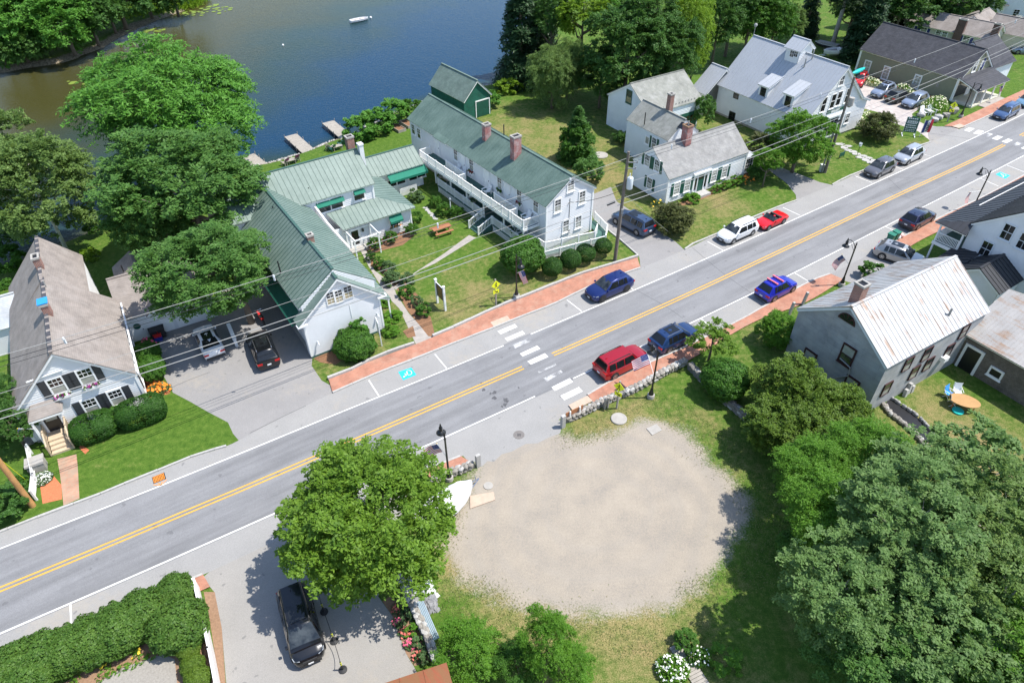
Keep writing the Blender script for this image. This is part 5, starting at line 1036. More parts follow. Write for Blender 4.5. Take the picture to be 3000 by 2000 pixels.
        MB().tube([(X(.03), .2, belt+.1), (X(.03), .36, belt+.24), (X(.03), .52, belt+.1)], .02, 5).build('steering_wheel', M_plast, t)
        MB().box(X(-.24), X(-.19), -hw*.8, hw*.8, belt+.02, belt+.11).build('folded_hood', M_seat, t)
    if kind == 'pickup': MB().box(X(-.47), X(-.08), -hw*.82, hw*.82, .9, r['trunk']+.022).build('load_bed', M_plast, t)
    # wheels
    wr = .37 if kind in ('suv', 'boxy', 'pickup', 'minivan') else .33
    key = (wr, rim); 
    if key not in WH:
        WH[key] = (MB().tube([(0, -.115, 0), (0, -.09, 0), (0, .09, 0), (0, .115, 0)], [wr*.86, wr, wr, wr*.86], 18).mesh('tyre', M_tyre, True, 40), None)
        mb = MB(); mb.tube([(0, -.121, 0), (0, .121, 0)], wr*.62, 16)
        r1 = mb.mesh('rim', rim or M_rim); mb = MB()
        for k in range(5):
            a0 = k*1.2566; d = lambda a, q: (q*math.cos(a), 0, q*math.sin(a))
            for y in (-.124, .124): mb.poly([(*d(a0-.28, wr*.26)[:1], y, d(a0-.28, wr*.26)[2]), (d(a0+.28, wr*.26)[0], y, d(a0+.28, wr*.26)[2]), (d(a0+.36, wr*.54)[0], y, d(a0+.36, wr*.54)[2]), (d(a0-.36, wr*.54)[0], y, d(a0-.36, wr*.54)[2])])
        WH[key] = (WH[key][0], r1, mb.mesh('rim_gap', M_plast)); ARCH[wr] = MB().tube([(0, -.01, 0), (0, .01, 0)], wr*1.13, 20).mesh('wheel_arch', M_plast)
    fx = .31 if kind != 'pickup' else .33
    for fxx in (-.295, fx):
        for s in (-1, 1):
            link('wheel_arch', ARCH[wr], t, (X(fxx), s*(hw*1.004), wr+.02)); wl = link('wheel', WH[key][0], t, (X(fxx), s*(hw-.085), wr))
            rm = link('rim', WH[key][1], wl); link('rim_gap', WH[key][2], wl)
    zt = r['hood']
    for s in (-1, 1):
        MB().prism([(X(.455), s*hw*.56, zt-.33), (X(.484), s*hw*.56, zt-.36), (X(.455), s*hw*.88, zt-.32), (X(.41), s*hw*.94, zt-.28)], .09).build('headlight', M_lamp, t)
        tz = r['trunk']-.30 if kind != 'boxy' else r['trunk']-.2
        MB().box(X(-.502), X(-.465), min(s*hw*.52, s*hw*.93), max(s*hw*.52, s*hw*.93), tz, tz+.16).build('tail_light', M_tail, t)
        MB().box(X(r['fb'])-.28, X(r['fb'])-.12, min(s*hw*.98, s*hw*1.12), max(s*hw*.98, s*hw*1.12), belt+.0, belt+.14).build('mirror', pm, t)
        for k in ((-.12, .08) if kind not in ('convertible',) else (-.05,)): MB().box(X(k), X(k)+.16, min(s*hw*1.0, s*hw*1.015), max(s*hw*1.0, s*hw*1.015), belt-.2, belt-.17).build('door_handle', pm, t)
    MB().box(X(.488), X(.505), -hw*.42, hw*.42, .50, zt-.36).build('grille', M_plast, t); MB().box(X(.505), X(.512), -.15, .15, .38, .48).build('licence_plate', M_plate, t)
    MB().box(X(-.508), X(-.499), -.16, .16, .62, .74).build('licence_plate', M_plate, t)
    return t
WH = {}; ARCH = {}
def hd(a, b): d = at(*b, .6)-at(*a, .6); return math.atan2(d.y, d.x)      # heading from rear pixel to front pixel
C_navy = paint('midnight_blue_paint', (.008, .022, .13)); C_white = paint('pearl_white_paint', (.72, .73, .74), .1); C_redc = paint('bright_red_paint', (.62, .006, .012), .1); C_grey = paint('graphite_paint', (.13, .13, .145)); C_silv = paint('silver_paint', (.52, .54, .56), .55)
C_blue = paint('steel_blue_paint', (.05, .10, .22)); C_sky = paint('soft_blue_paint', (.16, .30, .42)); C_slate = paint('slate_blue_paint', (.05, .085, .16)); C_dred = paint('dark_red_paint', (.38, .005, .015)); C_royal = paint('royal_blue_paint', (.012, .02, .42)); C_black = paint('black_car_paint', (.010, .011, .014)); C_ink = paint('ink_blue_paint', (.012, .016, .055)); C_grn = paint('bronze_green_paint', (.075, .075, .06)); C_lav = paint('pale_blue_grey_paint', (.25, .30, .40)); C_champ = paint('champagne_paint', (.33, .33, .29), .4); C_wht2 = paint('white_car_paint', (.74, .75, .77), .0)
car('midnight blue SUV at the kerb in front of the inn, nose to the left', 'parked_car', 'car', px('d', 1005, 357), R(213), C_navy, 'suv', 4.8, 1.9, M_rimd)
car('white estate car with dark roof rails behind the red convertible', 'parked_car', 'car', px('c', 420, 715), R(214), C_white, 'wagon', 4.85, 1.87, rails=M_plast, clad=True)
car('small red convertible with its top down', 'parked_car', 'car', px('c', 678, 625), R(214), C_redc, 'convertible', 3.95, 1.68)
car('dark grey SUV parked behind the silver one by the flagstone path', 'parked_car', 'car', px('H', 795, 398), R(215), C_grey, 'suv', 4.5, 1.85)
car('silver SUV parked nearest the OPEN flag', 'parked_car', 'car', px('H', 1036, 290), R(215.5), C_silv, 'suv', 4.65, 1.84, rails=M_plast)
car('mid blue estate car by the store sidewalk', 'parked_car', 'car', px('F', 1678, 1215), R(216), C_blue, 'wagon', 4.75, 1.78, rails=M_plast)
car('light blue car at the right edge behind the mid blue estate', 'parked_car', 'car', px('F', 1915, 1085), R(216), C_sky, 'sedan', 4.5, 1.78)
car('slate blue SUV with a black roof rack in the drive beside the utility pole', 'parked_car', 'car', px('G', 272, 1170), hd(px('G', 395, 1235), px('G', 150, 1105)), C_slate, 'boxy', 5.0, 2.0, rails=M_plast, sunroof=True)
car('white hatchback reversed under the shade tree by the garage', 'parked_car', 'car', px('J', 578, 535), hd(px('J', 620, 625), px('J', 530, 440)), C_wht2, 'sedan', 4.5, 1.8, sunroof=True)
car('black SUV with roof rails in the shaded drive beside the inn', 'parked_car', 'car', px('J', 1020, 600), hd(px('J', 1075, 730), px('J', 965, 465)), C_black, 'suv', 4.8, 1.93, rails=True, sunroof=True)
car('boxy red SUV next to the near crosswalk', 'parked_car', 'car', px('d', 1098, 930), R(32.5), C_dred, 'boxy', 4.75, 1.88, rails=M_plast)
car('dark blue SUV with glass roof in front of the red SUV', 'parked_car', 'car', px('L', 1072, 522), R(33), C_blue and paint('deep_blue_paint', (.012, .04, .13)), 'suv', 4.65, 1.84, rails=True, sunroof=True)
car('bright blue crossover with two pink roof bars', 'parked_car', 'car', px('c', 722, 1150), R(33.5), C_royal, 'suv', 4.35, 1.78, bars=mat('pink_roof_bar', (.75, .16, .2), .5, .1))
car('ink blue SUV parked alone across the street from the dark grey SUV', 'parked_car', 'car', px('H', 1115, 815), R(35), C_ink, 'suv', 4.75, 1.86)
car('silver grey SUV with tinted glass roof behind the granite house', 'parked_car', 'car', px('H', 965, 1125), hd(px('H', 815, 1085), px('H', 1120, 1185)), C_lav and paint('warm_silver_paint', (.36, .36, .36), .5), 'suv', 4.7, 1.86, sunroof=True)
car('long black SUV facing down the bottom forecourt', 'parked_car', 'car', px('O', 352, 1222), hd(px('O', 293, 1015), px('O', 400, 1425)), C_black, 'minivan', 4.75, 1.88, rails=M_plast, sunroof=True)
car('slate blue SUV furthest from the street in the store car park', 'parked_car', 'car', px('F', 330, 985), hd(px('F', 455, 930), px('F', 205, 1040)), C_lav, 'suv', 4.6, 1.84, sunroof=True)
car('bronze green crossover in the middle of the store car park', 'parked_car', 'car', px('F', 500, 1045), hd(px('F', 385, 1085), px('F', 620, 1010)), C_grn, 'suv', 4.45, 1.8, rails=True, clad=True)
car('pale blue SUV nearest the hydrangeas in the store car park', 'parked_car', 'car', px('F', 678, 1092), hd(px('F', 815, 1035), px('F', 540, 1150)), C_lav, 'suv', 4.75, 1.87)
car('grey green pickup truck beside the tall corner house', 'pickup_truck', 'pickup', px('F', 1765, 245), hd(px('F', 1640, 225), px('F', 1880, 265)), C_champ, 'pickup', 5.7, 1.95)
car('blue grey car at the right edge on the pale concrete drive', 'parked_car', 'car', px('F', 1900, 535), hd(px('F', 1980, 540), px('F', 1820, 530)), C_lav, 'sedan', 4.6, 1.8)
car('red hatchback with a kayak on its roof at the end of the store wall', 'parked_car', 'car', px('F', 68, 865), hd(px('F', 110, 800), px('F', 20, 930)), C_redc, 'suv', 4.3, 1.78, bars=M_plast)
c = at(*px('F', 55, 785), 1.9)
mb = MB(); mb.tube([(-1.9, 0, .1), (-1.5, 0, .04), (-.5, 0, 0), (.5, 0, 0), (1.5, 0, .04), (1.9, 0, .1)], [.03, .2, .33, .33, .2, .03], 10); k = mb.build('kayak', M_teal, None, True, loc=(c.x, c.y, 1.98), rot=(0, 0, hd(px('F', 0, 815), px('F', 115, 765)))); tag(k, 'turquoise kayak upside down on the red hatchback', 'kayak')
# ------------------------------------------------------------------ boats
def hull(name, m, parent, L, W, H, inner=None, **kw):
    mb = MB(); st = [(-.5, .75, .1), (-.25, .95, 0), (.1, 1.0, 0), (.35, .65, .06), (.5, .06, .3)]; n = 7
    for f, wf, zb in st:
        y = W/2*wf; mb.v += [(f*L, -y, H), (f*L, -y*.9, H*.4), (f*L, -y*.4, zb*H), (f*L, 0, zb*H-.02), (f*L, y*.4, zb*H), (f*L, y*.9, H*.4), (f*L, y, H)]
    for i in range(len(st)-1):
        for j in range(n-1): mb.f.append((i*n+j, i*n+j+1, (i+1)*n+j+1, (i+1)*n+j)); mb.mi.append(0)
    mb.f.append(tuple(range(n))); mb.mi.append(0)
    mb.m = 1
    for i in range(len(st)-1): a, b = mb.v[i*n], mb.v[i*n+n-1]; c, d = mb.v[(i+1)*n+n-1], mb.v[(i+1)*n]; dz = Vector((0, 0, -H*.35)); mb.poly([Vector(a)+dz, Vector(d)+dz, Vector(c)+dz, Vector(b)+dz])
    o = mb.build(name, [m, inner or m], parent, True, 40, **kw)
    r = MB(); 
    for s in (0, n-1): r.tube([mb.v[i*n+s] for i in range(len(st))], .03, 5)
    r.build('gunwale', M_wtrim, o); return o
b0 = at(1053, 62, -.7); t = thing('rowing_boat', 'white rowing boat moored on the open lake', 'boat', (b0.x, b0.y, -.82), hd((1036, 64), (1074, 56))); hull('hull', M_wtrim, t, 3.9, 1.45, .55, mat('pink_grey_boat_floor', (.5, .42, .41), .7))
for x in (-.7, .4): MB().box(x-.14, x+.14, -.6, .6, .38, .42).build('bench', M_wood, t)
b0 = at(1086, 53, -.7); tag(MB().ball((0, 0, 0), .25).build('mooring_buoy', M_wtrim, None, True, loc=(b0.x, b0.y, -.65)), 'white mooring buoy beside the rowing boat', 'buoy'); b0 = at(829, 133, -.7); tag(MB().ball((0, 0, 0), .2).build('mooring_buoy', M_wtrim, None, True, loc=(b0.x, b0.y, -.68)), 'small white buoy alone on the dark water', 'buoy')
def trailer(t, L):
    mb = MB()
    for s in (-.45, .45): mb.bar((-L*.5, s, .42), (L*.35, s, .45), .07, .09)
    mb.bar((L*.35, -.45, .45), (L*.72, 0, .48), .07, .09); mb.bar((L*.35, .45, .45), (L*.72, 0, .48), .07, .09); mb.bar((-L*.2, -.95, .36), (-L*.2, .95, .36), .07, .07); mb.tube([(L*.66, .12, .1), (L*.66, .12, .9)], .04, 6); mb.build('trailer_frame', M_chrome, t)
    for s in (-.95, .95): MB().tube([(-L*.2, s-.09, .31), (-L*.2, s+.09, .31)], .31, 14).build('wheel', M_tyre, t)
c = at(*px('E', 1275, 478), .9); t = thing('trailer_boat', 'white motor boat on a trailer under the tall pine', 'boat', (c.x, c.y, 0), hd(px('E', 1380, 470), px('E', 1170, 480))); trailer(t, 4.6); hull('hull', M_offw, t, 5.2, 1.9, .8, M_wood, loc=(0, 0, .55)); MB().box(-.3, .1, -.5, .5, 1.1, 1.5).build('console', M_wtrim, t); MB().box(-2.9, -2.55, -.2, .2, .8, 1.75).build('outboard_motor', M_offw, t)
c = at(*px('E', 1165, 420), .6); t = thing('covered_boat', 'small covered boat beside the pine trunk', 'boat', (c.x, c.y, 0), hd(px('E', 1215, 440), px('E', 1110, 415))); hull('hull', M_plast, t, 4.2, 1.6, .6, M_gtarp, loc=(0, 0, .3)); MB().prism([(-2, -.7, .88), (1.6, -.5, .88), (1.6, .5, .88), (-2, .7, .88)], .25).build('cover', M_foun, t)
# tarpaulined boat by the stone wall
c = at(*px('O', 1245, 490), .8); a = hd(px('O', 1150, 590), px('O', 1350, 425)); t = thing('tarpaulined_boat', 'boat on a trailer under a bright white tarpaulin at the edge of the gravel', 'boat', (c.x-.5, c.y-.4, 0), a); t.scale = (.84,)*3; trailer(t, 4.8)
mb = MB(); st = [(-2.9, 1.0, 1.1), (-2.0, 1.15, 1.35), (-1.0, 1.2, 1.55), (0, 1.15, 1.65), (1.0, .95, 1.6), (1.9, .6, 1.42), (2.6, .12, 1.15)]; n = 13; rs = random.Random(3)
for x, y, z in st:
    for j in range(n):
        k = -1+2*j/(n-1); yy = y*math.sin(k*math.pi/2); zz = .55+(z-.55)*math.cos(k*math.pi/2)**.7 if abs(k) < 1 else .55; mb.v.append((x+rs.uniform(-.08, .08), yy+rs.uniform(-.05, .05), zz+(rs.uniform(-.16, .14) if abs(k) < 1 else rs.uniform(-.15, .15))))
for i in range(len(st)-1):
    for j in range(n-1): mb.f.append((i*n+j, i*n+j+1, (i+1)*n+j+1, (i+1)*n+j)); mb.mi.append(0)
mb.f.append(tuple(range(n))); mb.mi.append(0); mb.build('tarpaulin', M_tarp, t, True, 25); hull('hull', M_offw, t, 5.2, 2.0, .7, None, loc=(-.1, 0, .42))
# ------------------------------------------------------------------ docks and lake shore furniture
def dock(label, s, near, far, w=1.75):
    a, b = P(s, *near, -.2), P(s, *far, -.35); d = b-a; t = thing('dock', label, 'dock', (a.x, a.y, 0), math.atan2(d.y, d.x), 'wooden docks'); L = math.hypot(d.x, d.y)+.6; n = int(L/.3)
    for i in range(n): block('plank', t, (-.6+i*L/n+.15, 0, -.25+random.uniform(-.008, .008)), (L/n-.015, w, .05), 0, M_wood)
    mb = MB()
    for y in (-w/2+.1, w/2-.1): mb.box(-.6, L-.6, y-.06, y+.06, -.42, -.25)
    mb.build('side_beam', M_wood, t)
    for x in (L*.3, L*.6, L-.8):
        for y in (-w/2-.05, w/2+.05): MB().tube([(x, y, -1.6), (x, y, .12)], .05, 6).build('dock_post', M_wire, t)
dock('long grey dock nearest the boathouse', 'B', (705, 562), (585, 470)); dock('long grey dock in the middle of the inn shore', 'B', (460, 660), (340, 558)); dock('grey dock half hidden by the big bright tree', 'B', (155, 760), (60, 690))
def adirondack(label, s, x, y, m, face, scale=1.0, name='garden_chair', cloth=None):
    p = P(s, x, y, .3); t = thing(name, label, 'chair', (p.x, p.y, .0), face, 'garden chairs'); t.scale = (scale,)*3
    mb = MB(); mb.prism([(-.3, -.28, .22), (.3, -.28, .36), (.3, .28, .36), (-.3, .28, .22)], .03); mb.build('seat', m, t)
    for i in range(5): MB().bar((-.26-.0, -.22+i*.11, .22), (-.55, -.26+i*.13, 1.0-.05*abs(i-2)), .10, .025, (1, 0, 0)).build('back_slat', m, t)
    for y_ in (-.36, .36): MB().box(-.35, .38, y_-.08, y_+.08, .55, .58).build('arm', m, t); MB().box(.26, .34, y_-.03, y_+.03, 0, .55).build('leg', m, t); MB().box(-.4, -.3, y_-.03, y_+.03, 0, .55).build('leg', m, t)
    if cloth: MB().prism([(-.30, -.36, .45), (-.62, -.36, 1.06), (-.62, .36, 1.06), (-.30, .36, .45)], (-.05, 0, .03)).build('cover', cloth, t)
    return t
adirondack('dark green chair left of the small table near the middle dock', 'B', 610, 640, M_green, R(150)); adirondack('dark green chair right of the small table near the boathouse dock', 'B', 672, 610, M_green, R(140)); adirondack('purple draped chair left of its table on the shore', 'B', 302, 732, M_wood, R(150), cloth=M_purple); adirondack('purple draped chair right of its table on the shore', 'B', 372, 708, M_wood, R(140), cloth=M_purple); adirondack('green chair partly hidden by the big bright tree', 'B', 95, 805, M_green, R(150)); adirondack('grey chair turned to the water near the middle dock', 'B', 595, 632, M_wood, R(80))
def table(label, s, x, y, m, L=1.3, W=.75, Hh=.55, rz=R(33)):
    p = P(s, x, y, Hh); t = thing('garden_table', label, 'table', (p.x, p.y, 0), rz, 'shore tables'); mb = MB()
    for i in range(5): block('plank', t, (0, -W/2+(i+.5)*W/5, Hh-.04), (L, W/5-.012, .04), 0, m)
    for sx in (-1, 1):
        for sy in (-1, 1): block('leg', t, (sx*(L/2-.1), sy*(W/2-.08), 0), (.07, .07, Hh-.04), 0, m)
table('small grey table between the two green shore chairs', 'B', 643, 620, M_wood); table('small grey table between the purple draped chairs', 'B', 335, 712, M_wood)
for s, x, y, lab in (('B', 1042, 500, 'raised wooden vegetable bed left of its neighbour'), ('B', 1105, 472, 'raised wooden vegetable bed against the guest wing')):
    p = P(s, x, y, .3); t = thing('raised_bed', lab, 'planter', (p.x, p.y, 0), R(-52), 'raised beds')
    for a in ((-1.2, 1.2, -.6, -.54), (-1.2, 1.2, .54, .6), (-1.2, -1.14, -.54, .54), (1.14, 1.2, -.54, .54)): MB().box(*a, 0, .4).build('board', M_wood, t)
    MB().box(-1.14, 1.14, -.54, .54, 0, .3).build('soil', M_mulch, t)
# ------------------------------------------------------------------ flags
def flag_mesh(w, hgt, droop, wave, seed=0):
    mb = MB(); nx, ny = 14, 13; f = lambda u, v: (u*w, math.sin(u*5+v*1.3+seed)*wave*u, -v*hgt-droop*u*u)
    mb.v = [f(i/nx, j/ny) for j in range(ny+1) for i in range(nx+1)]
    for j in range(ny):
        for i in range(nx):
            mb.f.append((j*(nx+1)+i, j*(nx+1)+i+1, (j+1)*(nx+1)+i+1, (j+1)*(nx+1)+i)); mb.mi.append(2 if i < 6 and j < 7 else j % 2)
    mb.m = 1
    for r in range(5):
        for c_ in range(6):
            u, v = (c_+.5)*.42/6, (r+.5)*.53/5
            for s in (-.006, .006): p = Vector(f(u, v))+Vector((0, s, 0)); d = .012*w/.9; mb.poly([p+Vector((-d, 0, 0)), p+Vector((0, 0, -d)), p+Vector((d, 0, 0)), p+Vector((0, 0, d))])
    return mb.mesh('flag', [M_fred, M_fwht, M_navy], True)
FLAG = flag_mesh(1.5, .9, .1, .07); FLAGS_ = flag_mesh(1.25, .8, .35, .1, 2)
def flag(label, base, tip, fl=None, fly=(0, 0, -1), sc=1):
    base, tip = Vector(base), Vector(tip); t = thing('flag', label, 'flag', base, 0, 'american flags'); d = tip-base
    MB().tube([(0, 0, 0), tuple(d*1.02)], .018, 6).build('flag_pole', M_wtrim, t); MB().ball(tuple(d*1.03), .035, 6, 4).build('finial', M_ypet, t)
    zl = d.normalized(); xl = Vector(fly); xl = (xl-zl*xl.dot(zl)).normalized(); yl = zl.cross(xl)
    o = link('cloth', fl or FLAG, t); o.matrix_local = Matrix.Translation(d*.98) @ Matrix((xl, yl, zl)).transposed().to_4x4() @ Matrix.Scale(sc, 4)
    return t
# ------------------------------------------------------------------ street lamps
def lamp_meshes():
    base = MB().lathe([(.30, 0), (.30, .32), (.28, .36), (.01, .36)], n=16).mesh('footing', M_foun, True, 40)
    post = MB().lathe([(.20, .36), (.20, .5), (.15, .62), (.13, .8), (.10, .86), (.12, .92), (.075, 1.05), (.065, 4.2), (.09, 4.24), (.06, 4.32), (.05, 4.55), (.08, 4.6), (.02, 4.85), (.001, 4.9)], n=12).mesh('post', M_iron, True, 40)
    arm = MB().tube([(0, 0, 4.2), (.12, 0, 4.45), (.35, 0, 4.72), (.62, 0, 4.78), (.85, 0, 4.66)], .035, 6).tube([(.05, 0, 3.95), (.3, 0, 4.25), (.5, 0, 4.6)], .02, 5).mesh('arm', M_iron, True)
    head = MB().lathe([(.34, 3.98), (.33, 4.02), (.24, 4.12), (.13, 4.2), (.11, 4.42), (.14, 4.46), (.07, 4.62), (.05, 4.78), (.001, 4.9)], (.88, 0, 0), 16).mesh('lamp_shade', M_iron, True, 40); lens = MB().lathe([(.02, 3.93), (.22, 3.97), (.31, 3.985), (.01, 4.0)], (.88, 0, 0), 14).mesh('lens', M_lamp, True)
    return base, post, arm, head, lens
LM = lamp_meshes()
def lamp(label, g, face):
    t = thing('street_lamp', label, 'street lamp', (g.x, g.y, 0), face, 'black gooseneck street lamps'); link('footing', LM[0], t); link('post', LM[1], t); link('arm', LM[2], t); hd_ = link('lamp_shade', LM[3], t); link('lens', LM[4], hd_); return t
lamps = [('black gooseneck street lamp on the inn lawn beside the big rounded shrub', px('K', 1178, 345), -63), ('black gooseneck street lamp inside the stone wall behind the red SUV', px('d', 1322, 1212), 110), ('black gooseneck street lamp beside the corner of the granite house', px('c', 1213, 1142), 126), ('black gooseneck street lamp behind the black roof', px('H', 1560, 760), 125), ('black gooseneck street lamp beside the maple', px('O', 1208, 400), 112), ('black gooseneck street lamp beside the store sidewalk', px('F', 1172, 1283), -50)]
LG = []
for lab, p, a in lamps: g = at(*p); LG.append(g); lamp(lab, g, R(a))
flag('american flag hanging from the lamp on the inn lawn', (LG[0].x, LG[0].y, 2.75), tuple(at(*px('K', 1238, 118), 3.4)), FLAGS_); flag('american flag spread in front of the red SUV', (LG[1].x, LG[1].y, 2.3), tuple(at(*px('L', 845, 665), 3.3)), None, (-.8, .15, -.6)); flag('american flag on the lamp beside the granite house', (LG[2].x, LG[2].y, 2.4), tuple(at(*px('H', 477, 1128), 3.6)), FLAGS_); flag('american flag on the lamp behind the black roof', (LG[3].x, LG[3].y, 2.4), tuple(at(*px('H', 1540, 607), 3.7)), FLAGS_); flag('american flag hanging beside the maple', (LG[4].x, LG[4].y, 2.4), tuple(at(*px('O', 1138, 195), 3.7)), FLAGS_)
q = TAN.fw @ Vector((-7.25, -1.0, 2.3))+TAN.org; flag('small american flag on the porch of the tan roofed house', (q.x, q.y, 2.2), (q.x-.5, q.y-.6, 2.9), FLAGS_, sc=.5)
q = STORE.fw @ Vector((4.9, -3.1, 2.0))+STORE.org; flag('american flag hanging from the store porch', (q.x, q.y, 1.9), (q.x+.3, q.y-.9, 2.5), FLAGS_, sc=.6)
# OPEN banner
g = P('b', 365, 785); t = thing('open_flag', 'upright OPEN banner in blue white and red stripes', 'banner', (g.x, g.y, 0), R(-8)); MB().tube([(0, 0, 0), (0, 0, 2.3)], .03, 6).build('flag_pole', M_wtrim, t)
mb = MB()
for k in range(3):
    mb.m = k
    for j in range(6):
        f = lambda u, v: (u, .06*math.sin(v*4+u*3), .45+v*1.75+u*.18); u0, u1 = .03+k*.34, .03+(k+1)*.34; v0, v1 = j/6, (j+1)/6; mb.poly([f(u0, v0), f(u1, v0), f(u1, v1), f(u0, v1)])
ban = mb.build('cloth', [M_navy, M_fwht, M_fred], t)
lettering('OPEN', .46, M_black, ban, (.54, -.085, 1.35), (R(90), R(90), 0), ext=.004)
# sandwich board
g = P('b', 235, 775); t = thing('sign_board', 'green notice board with white lettering on pale feet beside the OPEN banner', 'sign', (g.x, g.y, 0), R(-20))
mb = MB(); mb.prism([(-.75, 0, .45), (.75, 0, .45), (.75, .25, 2.35), (-.75, .25, 2.35)], (0, .08, 0)); mb.prism([(-.3, .25, 2.35), (.3, .25, 2.35), (.3, .27, 2.5), (-.3, .27, 2.5)], (0, .08, 0)); bo = mb.build('board', M_green, t); mb = MB(); rs = random.Random(5)
for row, (z, hh) in enumerate(((2.15, .14), (1.92, .05), (1.75, .12), (1.57, .12), (1.3, .12), (1.02, .12), (.78, .06), (.6, .06))):
    x = -.62
    while x < .55:
        wd = rs.uniform(.08, .22) if row != 1 else 1.2; wd = min(wd, .62-x); yy = (z-.45)*.1316-.006; mb.prism([(x, yy, z), (x+wd, yy, z), (x+wd, yy+hh*.13, z+hh), (x, yy+hh*.13, z+hh)], (0, .004, 0)); x += wd+.05
mb.build('white_lettering', M_wtrim, bo)['kind'] = 'stuff'
for x in (-.75, .75): MB().bar((x, .05, .45), (x, .3, 2.4), .07).bar((x, -.6, .05), (x, .6, .05), .1, .1).bar((x, .0, .0), (x, .05, .5), .07).build('foot', M_wtrim, t)
# ------------------------------------------------------------------ signs
def ped_sign(label, g, face, tilt=0, hgt=2.85, ph=2.3, m=M_wood):
    t = thing('crossing_sign', label, 'sign', (g.x, g.y, 0), face, 'pedestrian crossing signs'); MB().box(-.06, .06, -.06, .06, 0, hgt+.1).build('post', m, t)
    b = MB().prism([(0, -.09, hgt-.95), (.46, -.09, hgt-.48), (0, -.09, hgt), (-.46, -.09, hgt-.48)], (0, .02, 0)).build('sign_plate', M_yel, t); c = hgt-.48; mb = MB(); f = lambda *pts: mb.prism([(x, -.096, c+z) for x, z in pts], (0, .004, 0))
    f(*[(.03+.055*math.cos(k*.785), .24+.055*math.sin(k*.785)) for k in range(8)]); f((-.03, .17), (.06, .17), (.05, -.05), (-.05, -.05)); f((-.05, -.04), (.01, -.04), (-.09, -.3), (-.16, -.28)); f((0, -.04), (.06, -.04), (.14, -.28), (.08, -.3)); f((.05, .16), (.07, .11), (.18, .0), (.15, .03)); f((-.03, .16), (-.05, .1), (-.15, -.02), (-.16, .03)); mb.build('walking_figure', M_black, b)
    p2 = MB().prism([(-.3, -.09, hgt-1.4), (.3, -.09, hgt-1.4), (.3, -.09, hgt-1.02), (-.3, -.09, hgt-1.02)], (0, .02, 0)).build('arrow_plate', M_yel, t); c = hgt-1.21; mb = MB(); f((-.2, .1), (-.12, .14), (.08, -.02), (.02, -.08)); f((-.02, -.12), (.2, -.12), (.16, .06)); mb.build('arrow', M_black, p2)
    return t
ped_sign('yellow pedestrian crossing sign on the inn lawn', P('K', 1008, 412), R(30)); ped_sign('yellow pedestrian crossing sign behind the stone wall by the red SUV', P('K', 2015, 1272), R(-35)); ped_sign('yellow pedestrian crossing sign in front of the store lawn', P('F', 1025, 1335), R(-20), m=M_wire)
a, b = P('K', 520, 390), P('K', 585, 455); d = b-a; t = thing('inn_sign', 'black and gold inn sign hung between two white posts', 'sign', (a.x, a.y, 0), math.atan2(d.y, d.x)); Ls = math.hypot(d.x, d.y)
for x in (0, Ls): MB().box(x-.09, x+.09, -.09, .09, 0, 2.65).box(x-.12, x+.12, -.12, .12, 2.65, 2.72).build('post', M_wtrim, t)
MB().bar((0, 0, 2.4), (Ls, 0, 2.4), .06).build('rail', M_wtrim, t); bo = MB().box(.11, Ls-.11, -.03, .03, .95, 2.3).build('board', M_black, t); mb = MB(); gold = mat('gold_leaf', (.36, .22, .06), .45, .3, 8)
for k in range(5): mb.box(.25+.02*k, Ls-.3-.03*k, -.036, -.03, 2.05-k*.22, 2.13-k*.22)
mb.build('gold_lettering', gold, bo)
g = P('J', 1990, 590); t = thing('notice_board', 'narrow green framed notice board at the inn corner', 'sign', (g.x, g.y, 0), R(112)); MB().box(-.04, .04, -.04, .04, 0, 2.6).build('post', M_wtrim, t); bo = MB().box(.05, 1.0, -.03, .03, .9, 2.5).build('board', M_wtrim, t); MB().box(.12, .93, -.036, -.03, 1.0, 2.4).build('panel', M_green, bo)
a, b = P('K', 1622, 1385), P('K', 1703, 1345); d = b-a; t = thing('brown_sign', 'low brown sign on two posts at the end of the stone wall', 'sign', (a.x, a.y, 0), math.atan2(d.y, d.x)); Ls = math.hypot(d.x, d.y)
for x in (0, Ls): block('post', t, (x, 0, 0), (.1, .1, 1.15), 0, M_wtrim)
MB().box(-.35, Ls+.35, .06, .1, .65, 1.1).build('board', M_woodr, t)
for i, (x, y) in enumerate(((1913, 1275), (1938, 1262))):
    g = P('K', x, y); k = block('wooden_stake', None, (g.x, g.y, 0), (.14, .14, 1.05), R(33), M_wood); tag(k, 'short grey wooden post %s of a pair behind the stone wall' % ('left', 'right')[i], 'post', 'wooden post pair')
g = P('c', 1325, 172); t = thing('birdhouse', 'small pale birdhouse on a thin post above the flagstones', 'birdhouse', (g.x, g.y, 0), R(33)); MB().tube([(0, 0, 0), (0, 0, 1.7)], .03, 6).build('post', M_iron, t); MB().box(-.12, .12, -.12, .12, 1.7, 2.0).prism([(-.16, -.16, 2.0), (.16, -.16, 2.0), (0, -.16, 2.18)], (0, .32, 0)).build('box', M_offw, t)
g = P('c', 1212, 165); t = thing('lawn_sign', 'small dark green sign lying low on the gallery lawn', 'sign', (g.x, g.y, 0), R(33)); MB().box(-.5, .5, -.03, .03, .25, .75).build('board', M_green, t); block('leg', t, (-.4, 0, 0), (.05, .05, .3), 0, M_iron); block('leg', t, (.4, 0, 0), (.05, .05, .3), 0, M_iron)
g = P('e', 1560, 915); g = P('O', 1375, 325); t = block('granite_post', None, (g.x, g.y, -.1), (.34, .22, 1.35), R(33), M_gran); tag(t, 'granite post ending the stone wall near the white tarpaulin', 'post', 'granite gateposts'); g = P('K', 1565, 1428); t = block('granite_post', None, (g.x, g.y, -.1), (.32, .26, 1.35), R(33), M_gran); tag(t, 'granite post beside the brown sign', 'post', 'granite gateposts')
